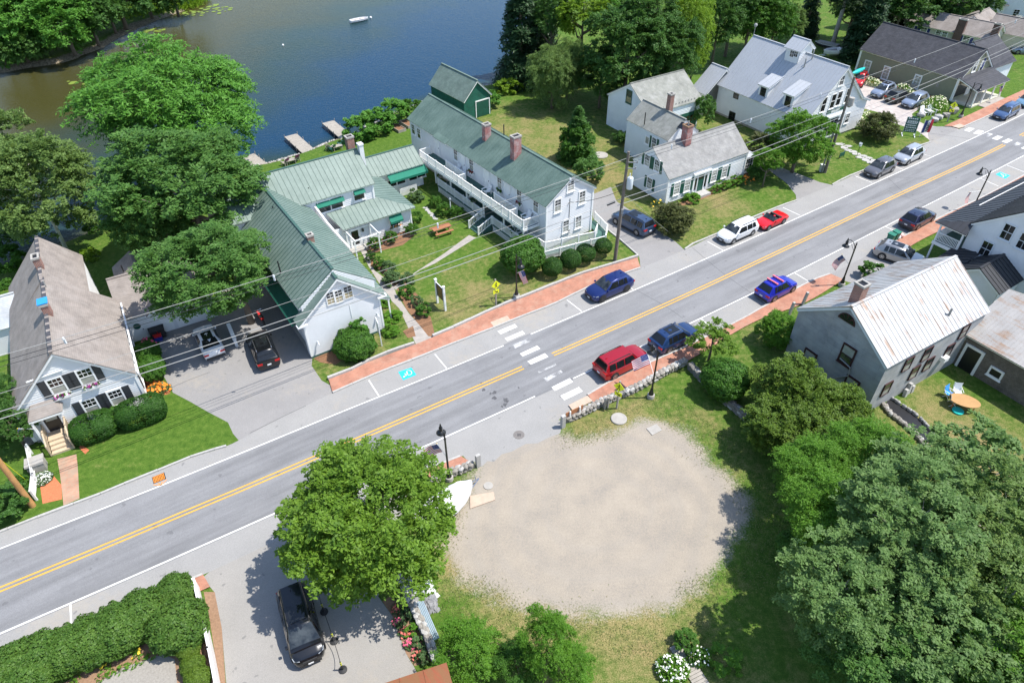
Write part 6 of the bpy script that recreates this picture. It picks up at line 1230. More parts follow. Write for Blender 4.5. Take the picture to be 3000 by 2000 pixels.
for (x, y), lab in (((812, 1365), 'leaning granite post left of the pair by the granite house'), ((915, 1288), 'granite post nearest the eave of the granite house')): g = P('c', x, y); t = block('granite_post', None, (g.x, g.y, -.1), (.22, .2, 1.55), R(25), M_gran); t.rotation_euler = (R(3), R(4), R(25)); tag(t, lab, 'post', 'granite gateposts')
for (x, y), lab in (((1085, 1110), 'short granite stone leaning at the granite house wall'), ((1105, 1090), 'middle granite stone against the granite house wall'), ((1130, 1080), 'tall thin granite stone against the granite house wall')): g = P('M', x, y); t = block('granite_stone', None, (g.x, g.y, -.1), (.28, .25, random.uniform(.7, 1.1)), R(30), M_gran); t.rotation_euler = (R(-6), R(5), R(30)); tag(t, lab, 'stone', 'granite stones at the wall')
# ------------------------------------------------------------------ stone walls
def rock_mesh(seed):
    rs = random.Random(seed); bm = bmesh.new(); bmesh.ops.create_icosphere(bm, subdivisions=1, radius=.62)
    for v in bm.verts: v.co = Vector((max(-.5, min(.5, v.co.x*rs.uniform(.8, 1.2))), max(-.5, min(.5, v.co.y*rs.uniform(.8, 1.2))), max(-.5, min(.5, v.co.z*rs.uniform(.8, 1.15)))))
    me = bpy.data.meshes.new('rock'); bm.to_mesh(me); bm.free(); me.materials.append(None); return me
ROCK = [rock_mesh(i) for i in range(7)]
def stone_wall(label, pts, hgt, wd, ss=.36, m=M_stone, cap=None, mx=290):
    t = thing('stone_wall', label, 'wall', (0, 0, 0)); line = smooth_line(pts, .2); acc = [0]
    for i in range(1, len(line)): acc.append(acc[-1]+(line[i]-line[i-1]).length)
    f = lambda s: Vector((float(np.interp(s, acc, [p.x for p in line])), float(np.interp(s, acc, [p.y for p in line])), 0)); rows = max(1, round(hgt/.26)); rs = random.Random(len(pts)); cnt = 0
    mb = MB(); k = int(acc[-1]/.6)
    for i in range(k): a, b = f(acc[-1]*i/k), f(acc[-1]*(i+1)/k); mb.bar(a+Vector((0, 0, hgt/2-.06)), b+Vector((0, 0, hgt/2-.06)), wd*.72, hgt-.1)
    mb.build('wall_core', M_stone_shade, t)
    for r in range(rows):
        for side in ((-1, 1) if r < rows-1 else (-1, 0, 1)):
            s = rs.uniform(0, .3)
            while s < acc[-1] and cnt < mx:
                L = ss*rs.uniform(.7, 1.35); p = f(s+L/2); d = f(min(s+L, acc[-1]))-f(max(s-.01, 0)); a = math.atan2(d.y, d.x); off = side*(wd/2-.1); q = p+Vector((-math.sin(a), math.cos(a), 0))*off
                o = link('stone', rs.choice(ROCK), t, (q.x, q.y, (r+.5)*hgt/rows), (rs.uniform(-.15, .15), rs.uniform(-.15, .15), a+rs.uniform(-.15, .15)), (L*1.02, .30*rs.uniform(.8, 1.15), hgt/rows*rs.uniform(1.0, 1.25)), M_gran if rs.random() < (cap or .25) else m); s += L; cnt += 1
    return t
stone_wall('low grey field stone wall between the sidewalk and the gravel lot', PP('d', (662, 1402), (800, 1345), (960, 1262), (1215, 1155), (1400, 1050), (1575, 960)), .62, .5, .42)
stone_wall('shaded stone wall running from the sidewalk corner down beside the shrubs', PP('L', (1190, 790), (1400, 1005), (1600, 1170), (1820, 1370)), .7, .45, .5, M_stone_shade, .1)
stone_wall('short field stone wall behind the white tarpaulin', PP('O', (1350, 325), (1280, 355), (1190, 385), (1120, 420)), .6, .5, .4)
stone_wall('pale low stone wall between the flower bed and the weeds', PP('O', (925, 970), (975, 1080), (1030, 1200), (1090, 1330), (1130, 1440)), .7, .42, .4, M_stone, .5)
stone_wall('crumbling dark retaining wall below the granite house', PP('M', (925, 1165), (980, 1240), (1060, 1300), (1170, 1400), (1260, 1505)), .35, .35, .45, M_stone)
t = thing('cellar_ditch', 'black lined cellar ditch with ragged stone edge below the granite house', 'ditch', (0, 0, 0)); mb = MB(); 
sheet('ditch_floor', PP('M', (985, 1125), (1080, 1190), (1180, 1265), (1340, 1450), (1320, 1465), (1200, 1415), (1070, 1290), (945, 1165)), .016, M_black, t)
ln = smooth_line(PP('M', (990, 1128), (1080, 1190), (1200, 1280), (1345, 1455)), .45)
for i in range(len(ln)-1):
    d = ln[i+1]-ln[i]; link('stone', random.choice(ROCK), t, (ln[i].x, ln[i].y, .12), (0, .1, math.atan2(d.y, d.x)), (d.length*1.05, .2, .4), M_gran)
def rocks(name, label, cat, items, group):
    for lab, s, x, y, sx, sy, sz, m in items: p = P(s, x, y, sz*.3); tag(link(name, random.choice(ROCK), None, (p.x, p.y, sz*.35), (.1, .1, random.uniform(0, 3)), (sx, sy, sz), m), lab, cat, group)
rocks('boulder', None, 'boulder', [('pale boulder left of the white garden seat', 'F', 742, 1262, 1.1, .8, .7, M_gran), ('flat white boulder nearest the car park mouth', 'F', 890, 1310, 1.3, 1.0, .7, M_gran), ('grey boulder behind the flat white one', 'F', 930, 1285, 1.2, 1.0, .9, M_gran), ('dark boulder in front of the hydrangea', 'F', 1015, 1260, 1.3, .9, .7, M_stone), ('large grey boulder right of the hydrangea', 'F', 1095, 1210, 1.3, 1.3, 1.2, M_stone), ('tan rock beside the porch of the tan roofed house', 'I', 215, 1545, 1.1, .8, .5, M_stone)], 'boulders')
for lab, x, y in (('white slatted garden seat left of the pair', 775, 1237), ('white slatted garden seat right of the pair', 855, 1228)): adirondack(lab, 'F', x, y, M_wtrim, R(-70), 1.2)
for i, (x, y, w_, d_) in enumerate(((1200, 60, 1.5, .7), (1235, 85, 1.0, .8), (1268, 75, 1.1, .6), (1265, 105, 1.1, .6), (1305, 118, 1.2, .7), (1330, 135, 1.2, .6), (1355, 160, 1.2, .7), (1385, 150, 1.0, .6), (1405, 180, 1.2, .8), (1425, 165, 1.0, .6), (1440, 200, 1.1, .7), (1460, 185, 1.1, .7))):
    p = P('c', x, y); a0 = random.uniform(0, 6); o = MB().prism([(w_*.5*math.cos(a0+k*1.05+random.uniform(-.2, .2)), d_*.6*math.sin(a0+k*1.05+random.uniform(-.2, .2)), 0) for k in range(6)], .045).build('flagstone', M_gran, None, loc=(p.x, p.y, 0)); tag(o, 'pale flagstone of the path across the gallery lawn', 'flagstone', 'flagstones of the gallery path')
for i in range(7): p = P('C', 232+i*12, 1108+i*13); o = MB().prism([(.32*math.cos(k), .2*math.sin(k), 0) for k in np.linspace(0, 5.4, 7)], .04).build('stepping_stone', M_gran, None, loc=(p.x, p.y, 0), rot=(0, 0, i)); tag(o, 'flat stepping stone in the inn lawn near the lattice', 'stepping stone', 'stepping stones')
for lab, s, x, y, r in (('round pale well cover on the inn back lawn', 'C', 1470, 738, .95), ('round concrete cover in the weeds behind the stone wall', 'K', 2033, 1362, .62)): p = P(s, x, y); tag(MB().lathe([(r, 0), (r, .1), (r*.92, .13), (.01, .13)], n=20).build('well_cover', M_foun, None, loc=(p.x, p.y, 0)), lab, 'cover')
p = P('L', 900, 1308); tag(MB().prism([(-.5, -.35, 0), (.45, -.4, 0), (.55, .3, 0), (-.4, .4, 0)], .06).build('concrete_slab', M_foun, None, loc=(p.x, p.y, .0), rot=(0, 0, .6)), 'broken concrete slab in the weedy gravel edge', 'slab')
p = P('O', 1390, 510); tag(MB().prism([(-1.0, -.45, 0), (.8, -.55, 0), (1.0, .1, 0), (-.6, .5, 0)], .08).build('concrete_slab', M_tan, None, loc=(p.x, p.y, 0), rot=(0, 0, .45)), 'tan concrete slab beside the tarpaulined boat', 'slab'); p = P('O', 1432, 437); tag(MB().lathe([(.33, 0), (.33, .06), (.01, .06)], n=16).build('concrete_pad', M_foun, None, loc=(p.x, p.y, 0)), 'round pad in front of the boat trailer hitch', 'pad')
M_mh = mat('manhole_iron', (.17, .155, .145), .7, .3, 12); p = P('K', 1198, 1492); t = MB().lathe([(.42, 0), (.42, .02), (.01, .022)], n=24).build('manhole_cover', M_mh, None, loc=(p.x, p.y, .008)); tag(t, 'round brown manhole cover at the mouth of the gravel lot', 'manhole cover')
mb = MB(); 
for i in range(3): mb.box(-.1+i*.09, -.06+i*.09, -.16, .1, .022, .03)
mb.build('pattern', M_iron, t)
p = at(466, 1400); t = thing('storm_drain', 'square orange painted storm drain grate by the left kerb', 'drain', (p.x, p.y, .004), R(31)); mb = MB(); od = mat('orange_marking_paint', (.72, .25, .03), .8, .2)
for i in range(8): mb.box(-.38+i*.1, -.34+i*.1, -.3, .3, .01, .03)
for j in range(5): mb.box(-.38, .36, -.3+j*.14, -.26+j*.14, .01, .029)
mb.build('grate', od, t); MB().box(-.42, .42, -.34, .34, 0, .012).build('pit', M_black, t); mb = MB()
for k in range(4): mb.bar((0, -.75, .011), (-.45+k*.3, -.42, .011), .05, .004)
mb.build('paint_arrow', od, t)
# ------------------------------------------------------------------ utility poles and wires
def upole(label, g, top, r0, m, arms=(), lean=(0, 0), r1=None):
    t = thing('utility_pole', label, 'utility pole', (g.x, g.y, 0), 0, 'utility poles'); MB().tube([(0, 0, -.5), (lean[0]*.5, lean[1]*.5, top/2), (lean[0], lean[1], top)], [r0, (r0+(r1 or r0*.65))/2, r1 or r0*.65], 12).build('pole', m, t, True, 50); return t
gA, gB = at(1801, 763), at(2416, 506); gL = at(97, 1482); dAB = (gB-gA).normalized(); nAB = Vector((-dAB.y, dAB.x, 0))
leanA = (.25, .1)
tA = upole('grey utility pole with a transformer beside the brick sidewalk', gA, 11.6, .19, M_pole, lean=leanA); tB = upole('tall grey utility pole in front of the gallery', gB, 11.5, .19, M_pole); tL = upole('orange brown utility pole at the left edge of the street', gL, 12.5, .2, M_polen, lean=(-.2, .2))
gC = gB+dAB*78+Vector((0, 6, 0))
q = Vector((leanA[0]*.75, leanA[1]*.75, 0))
MB().lathe([(.28, 8.0), (.3, 8.05), (.3, 9.05), (.27, 9.12), (.1, 9.2), (.01, 9.2)], (q.x+.45, q.y-.1, 0), 14).tube([(q.x+.4, q.y, 9.2), (q.x+.42, q.y-.05, 9.5)], .05, 6).build('transformer', M_foun and mat('transformer_grey', (.60, .65, .67), .4, .05), tA, True, 40)
for z, L in ((10.6, .9), (10.0, .8)): MB().bar((q.x-.1, q.y, z), (q.x+L, q.y-.25, z+.05), .08).tube([(q.x+L, q.y-.25, z), (q.x+L, q.y-.25, z+.25)], .06, 6).build('bracket', M_wire, tA)
MB().tube([(q.x-.75, q.y+.05, 6.55), (q.x-1.5, q.y-.35, 6.45)], .11, 8).build('splice_case', M_wireb, tA); MB().box(.1, .3, -.25, -.1, 5.4, 5.9).build('meter_box', M_wire, tA)
MB().tube([(.45, 0, 8.3), (.45, -.1, 8.3), (.45, -.1, 9.2)], .3, 12).build('transformer', M_foun, tB); MB().tube([(-.3, .15, 0), (-.28, .15, 6.4)], .06, 6).tube([(-.42, .1, 0), (-.42, .1, 5)], .05, 6).build('conduit', M_wire, tB); MB().bar((-.8, -.5, 6.5), (.1, .1, 6.6), .2, .12).build('splice_case', M_wireb, tB); MB().box(-.55, -.1, .2, .6, 0, .9).build('meter_pedestal', M_offw, tB)
def wire(label, p, q, sag, r=.022, m=M_wire, spacer=0):
    r *= .8
    p, q = Vector(p), Vector(q); n = 24; pts = [p.lerp(q, i/n)-Vector((0, 0, 4*sag*i/n*(1-i/n))) for i in range(n+1)]; o = MB().tube(pts, r, 5).build('overhead_wire', m); tag(o, label, 'wire', 'overhead wires')
    if spacer:
        for k in range(spacer): c = pts[int((k+.6)*n/spacer)]; MB().box(c.x-.05, c.x+.05, c.y-.05, c.y+.05, c.z-.45, c.z+.02).ball((c.x, c.y, c.z-.1), .09, 6, 4).build('spacer', M_offw, o)
def top(g, z, l=(0, 0)): return (g.x+l[0]*z/12, g.y+l[1]*z/12, z)
z0 = 12
for (lab, zl, za, zb, r, m, sp, off) in (('topmost pale cable between the poles', 12.1, 11.0, 11.0, .026, M_wire, 4, 0), ('dark cable just under the topmost cable', 11.6, 10.7, 10.7, .02, M_wireb, 0, .15), ('second dark cable under the topmost cable', 11.45, 10.55, 10.55, .02, M_wireb, 0, -.15), ('middle pale cable passing the transformer', 9.5, 8.4, 8.2, .02, M_wire, 0, .1), ('upper of the two thick lower telephone cables', 8.3, 6.95, 7.0, .035, M_wire, 0, 0), ('lowest thick telephone cable along the street', 7.8, 6.4, 6.4, .04, M_wire, 0, -.05)):
    o_ = nAB*off; far = Vector(gL)-(gA-gL).normalized()*40
    wire(lab+', left span', Vector(top(gL, zl, (-.2, .2)))+o_, Vector(top(gA, za, leanA))+o_, .55, r, m, sp); wire(lab+', middle span', Vector(top(gA, za, leanA))+o_, Vector(top(gB, zb))+o_, .3, r, m, max(0, sp-1)); wire(lab+', right span', Vector(top(gB, zb))+o_, Vector(top(gC, zb))+o_, .7, r, m, max(0, sp-1)); wire(lab+', span beyond the left edge', Vector((far.x, far.y, zl)), Vector(top(gL, zl, (-.2, .2)))+o_, .5, r, m, 0)
q = LONG.fw @ Vector((2.9, -.1, 4.7))+LONG.org; wire('black service cable from the utility pole to the guest wing gable', top(gA, 7.9, leanA), (q.x, q.y, 4.7), .35, .03, M_wireb); q = CAPE.fw @ Vector((0, .5, 3.0))+CAPE.org; wire('guy wire from the utility pole to the lawn', top(gA, 7.5, leanA), tuple(at(1972, 690)), .05, .015, M_wire); wire('yellow sleeved guy wire beside the orange brown pole', top(gL, 5.5), tuple(at(88, 1415)), 0, .03, M_yel)
# ------------------------------------------------------------------ yard objects
p = P('C', 345, 1245, .7); t = thing('picnic_table', 'brown wooden picnic table on the inn lawn', 'picnic table', (p.x, p.y, 0), R(31))
for i in range(5): block('plank', t, (0, -.34+i*.17, .72), (2.1, .155, .04), 0, M_woodr)
for s in (-1, 1):
    for i in range(2): block('bench_plank', t, (0, s*(.72+i*.15-.07), .44), (2.1, .14, .04), 0, M_woodr)
    MB().bar((s*.75, -.75, 0), (s*.75, -.25, .72), .09, .05).bar((s*.75, .75, 0), (s*.75, .25, .72), .09, .05).bar((s*.75, -.8, .42), (s*.75, .8, .42), .05, .09).build('leg_frame', M_woodr, t)
def bin_(label, s, x, y, m, rz, lid=None, hgt=1.05):
    p = P(s, x, y); t = thing('wheeled_bin', label, 'bin', (p.x, p.y, .012), rz, 'wheeled bins'); mb = MB(); mb.prism([(-.24, -.27, .06), (.24, -.27, .06), (.24, .27, .06), (-.24, .27, .06)], .001); v = MB(); v.v = [(-.24, -.27, .06), (.24, -.27, .06), (.24, .27, .06), (-.24, .27, .06), (-.29, -.33, hgt-.1), (.29, -.33, hgt-.1), (.29, .33, hgt-.1), (-.29, .33, hgt-.1)]; v.f = [(3, 2, 1, 0), (4, 5, 6, 7), (0, 1, 5, 4), (1, 2, 6, 5), (2, 3, 7, 6), (3, 0, 4, 7)]; v.mi = [0]*6; v.build('bin_body', m, t)
    MB().prism([(-.32, -.38, hgt-.1), (.32, -.38, hgt-.1), (.32, .36, hgt-.06), (-.32, .36, hgt-.06)], .06).build('lid', lid or m, t); MB().tube([(-.28, .3, .12), (.28, .3, .12)], .12, 10).build('wheel', M_tyre, t); MB().tube([(-.25, .40, hgt-.12), (.25, .40, hgt-.12)], .025, 6).build('handle', lid or m, t)
bin_('black wheeled bin left of the pair by the garage', 'I', 1155, 790, M_plast, R(30)); bin_('black wheeled bin right of the pair by the garage', 'I', 1212, 772, M_plast, R(30))
gb = mat('green_bin_plastic', (.01, .16, .10), .5, .1); bin_('dark green bin nearer the street edge', 'H', 870, 1025, gb, R(40)); bin_('dark green bin beside the rubbish bags', 'H', 910, 1005, gb, R(30))
for lab, x, y, m in (('clear rubbish bag beside the green bins', 937, 985, M_offw), ('pink and white rubbish bag beside the green bins', 965, 970, mat('pink_bag', (.70, .45, .42), .6))): p = P('H', x, y, .2); mb = MB(); mb.ball((0, 0, .25), (.35, 0, .28), 9, 6); mb.v = [(v[0]*random.uniform(.8, 1.15), v[1]*random.uniform(.8, 1.15), max(0, v[2])) for v in mb.v]; tag(mb.build('rubbish_bag', m, None, True, loc=(p.x, p.y, .01)), lab, 'rubbish bag')
for lab, x, y, z, m in (('red recycling tote on top of the blue one', 1170, 772, .35, M_red), ('blue recycling tote below the red one', 1180, 800, 0, mat('blue_tote', (.02, .04, .30), .5))): p = P('I', x, y, z); mb = MB(); mb.prism([(-.3, -.2, 0), (.3, -.2, 0), (.3, .2, 0), (-.3, .2, 0)], .3); o = mb.build('recycling_tote', m, None, loc=(p.x, p.y, z+.012), rot=(0, 0, R(25))); MB().box(-.34, .34, -.24, .24, .3, .34).build('rim', m, o); tag(o, lab, 'tote')
# oval table and folding chairs behind the granite house
p = P('M', 1512, 1140, .74); t = thing('oval_table', 'oval wooden table in the dry yard below the shingled shed', 'table', (p.x, p.y, 0), R(-25)); 
MB().lathe([(.5, .70), (.5, .74), (.01, .742)], n=24).build('tabletop', mat('teak', (.42, .24, .09), .5, .15, 6), t, scale=(2.2, 1.45, 1))
for x, y in ((-.7, -.4), (.7, -.4), (.7, .4), (-.7, .4)): block('leg', t, (x, y, 0), (.06, .06, .7), 0, M_woodr)
def fold_chair(label, x, y, m, face): 
    p = P('M', x, y, .4); t = thing('folding_chair', label, 'chair', (p.x, p.y, 0), face, 'folding chairs by the oval table'); MB().box(-.28, .25, -.27, .27, .40, .43).build('seat', m, t); MB().prism([(-.26, -.26, .45), (-.26, .26, .45), (-.42, .26, 1.0), (-.42, -.26, 1.0)], (-.02, 0, -.01)).build('backrest', m, t)
    for s in (-.29, .29): MB().tube([(.25, s, 0), (-.3, s, .62)], .02, 5).tube([(-.3, s, 0), (.25, s, .62), (-.38, s, .66), (-.44, s, 1.02)], .02, 5).build('frame', M_wtrim, t)
fold_chair('blue folding chair at the oval table', 1405, 1092, M_blue, R(-60)); fold_chair('pale grey folding chair at the oval table', 1462, 1080, M_offw, R(-100)); fold_chair('brown folding chair nearest the cellar ditch', 1438, 1145, M_wood, R(-20))
p = P('M', 1462, 1215, .05); tag(MB().lathe([(.4, 0), (.42, .12), (.36, .1), (.01, .04)], n=14).build('paddling_tub', M_teal, None, loc=(p.x, p.y, 0)), 'turquoise round tub on the dry grass by the table', 'tub')
# tarp heap and pipes on the lower stone wall
def heap(name, label, cat, c, rx, ry, hz, m, rz=0, seed=1):
    rs = random.Random(seed); mb = MB(); nx, ny = 12, 10
    for j in range(ny+1):
        for i in range(nx+1):
            u, v = -1+2*i/nx, -1+2*j/ny; k = max(0, 1-(abs(u)**3+abs(v)**3)); mb.v.append((u*rx+rs.uniform(-.08, .08), v*ry+rs.uniform(-.08, .08), max(0, hz*k*rs.uniform(.75, 1.1))))
    for j in range(ny):
        for i in range(nx): a = j*(nx+1)+i; mb.f.append((a, a+1, a+nx+2, a+nx+1)); mb.mi.append(0)
    return tag(mb.build(name, m, None, True, 25, loc=(c.x, c.y, .015), rot=(0, 0, rz)), label, cat)
heap('tarpaulin_heap', 'crumpled white tarpaulin heap beside the low stone wall', 'tarpaulin', P('O', 1040, 1005, .4), .85, 1.0, .95, M_tarp, R(25)); heap('tarpaulin_heap', 'crumpled grey tarpaulin below the white heap', 'tarpaulin', P('O', 1092, 1095, .2), .45, .75, .4, M_gtarp, R(20), 4)
t = thing('pipe_stack', 'pale blue grey pipes lying beside the low stone wall', 'pipes', (0, 0, 0))
for i in range(5): a, b = P('O', 1022+i*8, 1105-i*3, .55), P('O', 1112+i*9, 1325-i*4, .55); MB().tube([a, b], .045, 6).build('pipe', mat('blue_grey_pipe', (.30, .38, .44), .5) if i == 0 else MATS['blue_grey_pipe'], t)
# stanchions with a chain
ST = []
for i, (x, y, lab) in enumerate(((440, 995, 'striped bollard under the maple shade'), (490, 1160, 'striped bollard at the edge of the maple shade'), (548, 1328, 'striped bollard in the middle of the forecourt row'), (598, 1492, 'striped bollard nearest the rusty red roof'))):
    g = P('O', x, y); t = thing('bollard', lab, 'bollard', (g.x, g.y, .008), 0, 'chain bollards'); MB().lathe([(.24, 0), (.24, .06), (.05, .1), (.04, 1.0), (.001, 1.02)], n=12).build('post', M_plast, t, True, 40)
    for z in (.62, .82): MB().lathe([(.048, z), (.048, z+.1)], n=12).build('yellow_band', M_yel, t)
    ST.append(g)
for i in range(3): p, q = ST[i], ST[i+1]; pts = [Vector((p.x, p.y, .9)).lerp(Vector((q.x, q.y, .9)), k/8)-Vector((0, 0, .35*4*k/8*(1-k/8))) for k in range(9)]; tag(MB().tube(pts, .018, 5).build('chain', M_plast), 'black chain slung between the forecourt bollards, section %s' % ('under the maple', 'beside the black SUV', 'nearest the red roof')[i], 'chain', 'bollard chains')
# white picket fence at the bottom left, second fence at the left edge
def picket_fence(label, pts, hgt, cap=True, sp=.12, pw=.09):
    t = thing('picket_fence', label, 'fence', (0, 0, 0)); cnt = 0
    for a, b in zip(pts, pts[1:]):
        d = b-a; L = math.hypot(d.x, d.y); ang = math.atan2(d.y, d.x); n = max(1, int(L/sp)); nv = Vector((-math.sin(ang), math.cos(ang), 0))
        for i in range(n):
            p = a.lerp(b, (i+.5)/n)+nv*.05; z = hgt+.0*math.sin(i); block('picket', t, (p.x, p.y, .05), (pw, .022, z), ang, M_wtrim)
        mb = MB(); U = Vector((0, 0, 1)); mb.bar(a+U*.3, b+U*.3, .05, .09); mb.bar(a+U*(hgt-.25), b+U*(hgt-.25), .05, .09)
        if cap: mb.bar(a+U*(hgt+.07), b+U*(hgt+.07), .16, .04)
        mb.build('rail', M_wtrim, t); k = max(1, round(L/2.2))
        for i in range(k+1): p = a.lerp(b, i/k)-nv*.06; block('post', t, (p.x, p.y, 0), (.12, .12, hgt+.14), ang, M_wtrim)
picket_fence('white picket fence with flat cap between mulch and the bottom forecourt', PP('N', (1712, 505), (1775, 775), (1845, 1090), (1905, 1400), z=.0), 1.0)
picket_fence('short white picket fence beside the brick path at the left edge', [P('a', 277, 170), P('a', 292, 40), at(93, 1330)], .95, False)
for i, (x, y, lab) in enumerate(((1668, 500, 'black mailbox nearest the hedge'), (1690, 470, 'black mailbox with pale door by the picket fence'))):
    g = P('N', x, y+85); t = thing('mailbox', lab, 'mailbox', (g.x, g.y, 0), R(120), 'mailboxes'); block('post', t, (0, 0, 0), (.09, .09, 1.05), 0, M_wood); MB().prism([(-.24, -.09, 1.05), (-.24, .09, 1.05), (-.24, .09, 1.18), (-.24, .05, 1.25), (-.24, -.05, 1.25), (-.24, -.09, 1.18)], (.48, 0, 0)).build('box', M_black, t); MB().box(-.255, -.24, -.085, .085, 1.06, 1.22).build('box_door', M_offw if i else M_black, t)
p = P('I', 235, 1800); p = at(107, 1362, .4); t = thing('storage_chest', 'grey plastic storage chest beside the porch steps', 'chest', (p.x, p.y, 0), R(28)); MB().box(-.55, .55, -.4, .4, 0, .75).build('chest_body', M_foun, t); MB().prism([(-.6, -.45, .75), (.6, -.45, .75), (.6, .45, .75), (-.6, .45, .75)], (0, .05, .14)).build('lid', M_foun, t)
p = P('J', 1010, 370, .3); t = thing('motorbike', 'red motorbike in the shade in front of the black SUV', 'motorbike', (p.x, p.y, .012), R(125))
for x in (-.7, .7): MB().tube([(x, -.05, .3), (x, .05, .3)], .3, 14).build('wheel', M_tyre, t)
MB().prism([(-.6, -.13, .5), (.5, -.13, .45), (.55, -.13, .85), (.1, -.13, .9), (-.7, -.13, .75)], (0, .26, 0)).build('body', M_red, t); MB().tube([(.45, -.35, 1.0), (.5, 0, .95), (.45, .35, 1.0)], .02, 5).build('handlebar', M_chrome, t); MB().box(-.6, .1, -.14, .14, .78, .86).build('saddle', M_black, t)
p = P('J', 785, 520, .2); t = MB().prism([(-1.2, -.12, 0), (1.2, -.12, 0), (1.2, .12, 0), (-1.2, .12, 0)], .85).build('fence_panel', M_offw, None, loc=(p.x, p.y, 0), rot=(0, 0, hd(px('J', 805, 580), px('J', 755, 460)))); tag(t, 'short white fence panel between the hatchback and the black SUV', 'fence'); MB().box(-1.25, 1.25, -.16, .16, .85, .9).build('cap', M_wtrim, t)
for lab, xyz in (('white porch chair on the upper balcony of the guest wing, far end', (-.7, 15.6, 2.76)), ('white porch chair on the upper balcony beside the far chair', (-.6, 14.6, 2.76)), ('white porch chair in the middle of the upper balcony', (-.75, 9.4, 2.76)), ('white porch chair at the street end of the upper balcony', (-.7, 2.4, 2.76))):
    q = LONG.fw @ Vector(xyz)+LONG.org; t = adirondack(lab, 'g', 1500, 700, M_wtrim, LONG.a+R(180), 1.0); t.location = q
g = P('C', 413, 1150); t = thing('lamp_post', 'short white lantern post in the shrubs by the lattice', 'lamp post', (g.x, g.y, 0), 0); MB().tube([(0, 0, 0), (0, 0, 1.6)], .06, 8).build('post', M_wtrim, t); MB().lathe([(.08, 1.6), (.14, 1.85), (.05, 2.0), (.001, 2.05)], n=8).build('lantern', M_lamp, t)
for i, (x, y, z) in enumerate(((340, 880, 2.0), (575, 1060, 2.0), (848, 1275, 2.0))):
    q = LONG.hit('C', x, y, (-1.8, 0, 0), (1, 0, 0)); q = LONG.fw @ q+LONG.org; t = thing('hanging_basket', 'hanging flower basket under the balcony, %s' % ('at the connector end', 'near the middle', 'at the street end')[i], 'basket', (q.x, q.y, q.z), 0, 'hanging baskets'); MB().lathe([(.05, -.25), (.2, -.2), (.27, 0), (.01, .02)], n=10).build('bowl', M_wood, t); MB().tube([(0, 0, 0), (0, 0, .55)], .01, 4).build('hanger', M_wire, t); PLANTED = globals().get('PLANTED', []); PLANTED.append(t)
# lily pads
M_lily = mat('lily_pad', (.17, .24, .03), .6, .25, 3)
rs = random.Random(11)
for lab, x, y, rx, ry, n in (('largest raft of lily pads near the far shore', 590, 30, 6, 4.5, 60), ('oval raft of lily pads on the brown water', 445, 88, 2.4, 2.2, 30), ('strip of lily pads under the far shore trees', 392, 53, 3.5, 1.4, 22), ('scattered lily pads left of the bright tree', 245, 238, 3.2, 1.8, 8), ('lone lily pads above the bright tree', 446, 149, .7, .5, 3)):
    c = at(x, y, -.74); mb = MB()
    for k in range(n):
        a, r = rs.uniform(0, 6.28), math.sqrt(rs.random()); cx, cy, s = rx*r*math.cos(a), ry*r*math.sin(a), rs.uniform(.25, .55); mb.poly([(cx+s*math.cos(t_), cy+s*math.sin(t_), .012+k*.0004) for t_ in np.linspace(.3, 6.0, 8)])
    tag(mb.build('lily_pads', M_lily, None, loc=(c.x, c.y, -.745)), lab, 'lily pads', None, 'stuff')
# shore stones
mb = MB(); tri = 0
for i in range(420):
    k = rs.choice([5, 6, 7, 8, 9, 10, 11]); a, b = LAKE[k], LAKE[k+1]; f = rs.random(); x, y = a[0]+(b[0]-a[0])*f+rs.uniform(-.9, 1.3), a[1]+(b[1]-a[1])*f+rs.uniform(-1.0, .8); s = rs.uniform(.10, .34); z = float(land_z(np.array([[x]]), np.array([[y]]))[0, 0]); v0 = len(mb.v)
    for vx, vy, vz in ((1, 0, 0), (0, 1, 0), (-1, 0, 0), (0, -1, 0), (0, 0, 1), (0, 0, -1)): mb.v.append((x+vx*s*rs.uniform(.7, 1.3), y+vy*s*rs.uniform(.7, 1.3), z+.03+vz*s*.6))
    for f_ in ((0, 1, 4), (1, 2, 4), (2, 3, 4), (3, 0, 4), (1, 0, 5), (2, 1, 5), (3, 2, 5), (0, 3, 5)): mb.f.append(tuple(v0+q for q in f_)); mb.mi.append(0)
tag(mb.build('shore_stones', M_gran), 'scatter of pale stones along the inn shore', 'stones', None, 'stuff')
# ------------------------------------------------------------------ vegetation
def leaf_quads(name, c, n, size, rs, m, asp=.5, jit=.35, norm=0):
    if norm: c = c/np.percentile(np.linalg.norm(c*np.array([1, 1, .9]), axis=1), norm)
    k = len(c); t = rs.normal(size=(k, 3)); t -= n*(t*n).sum(1)[:, None]; t /= np.linalg.norm(t, axis=1)[:, None]+1e-9; b = np.cross(n, t)
    s = size*(1-jit+2*jit*rs.rand(k))[:, None]
    V = np.stack([c-t*s, c+b*s*asp-n*s*.12, c+t*s, c-b*s*asp-n*s*.12], 1).reshape(-1, 3); me = bpy.data.meshes.new(name)
    me.vertices.add(4*k); me.vertices.foreach_set('co', V.ravel().astype('f')); me.loops.add(4*k); me.loops.foreach_set('vertex_index', np.arange(4*k, dtype='i')); me.polygons.add(k); me.polygons.foreach_set('loop_start', np.arange(0, 4*k, 4, dtype='i')); me.update(calc_edges=True); me.materials.append(m); return me
def unit(v): return v/(np.linalg.norm(v, axis=-1, keepdims=True)+1e-9)
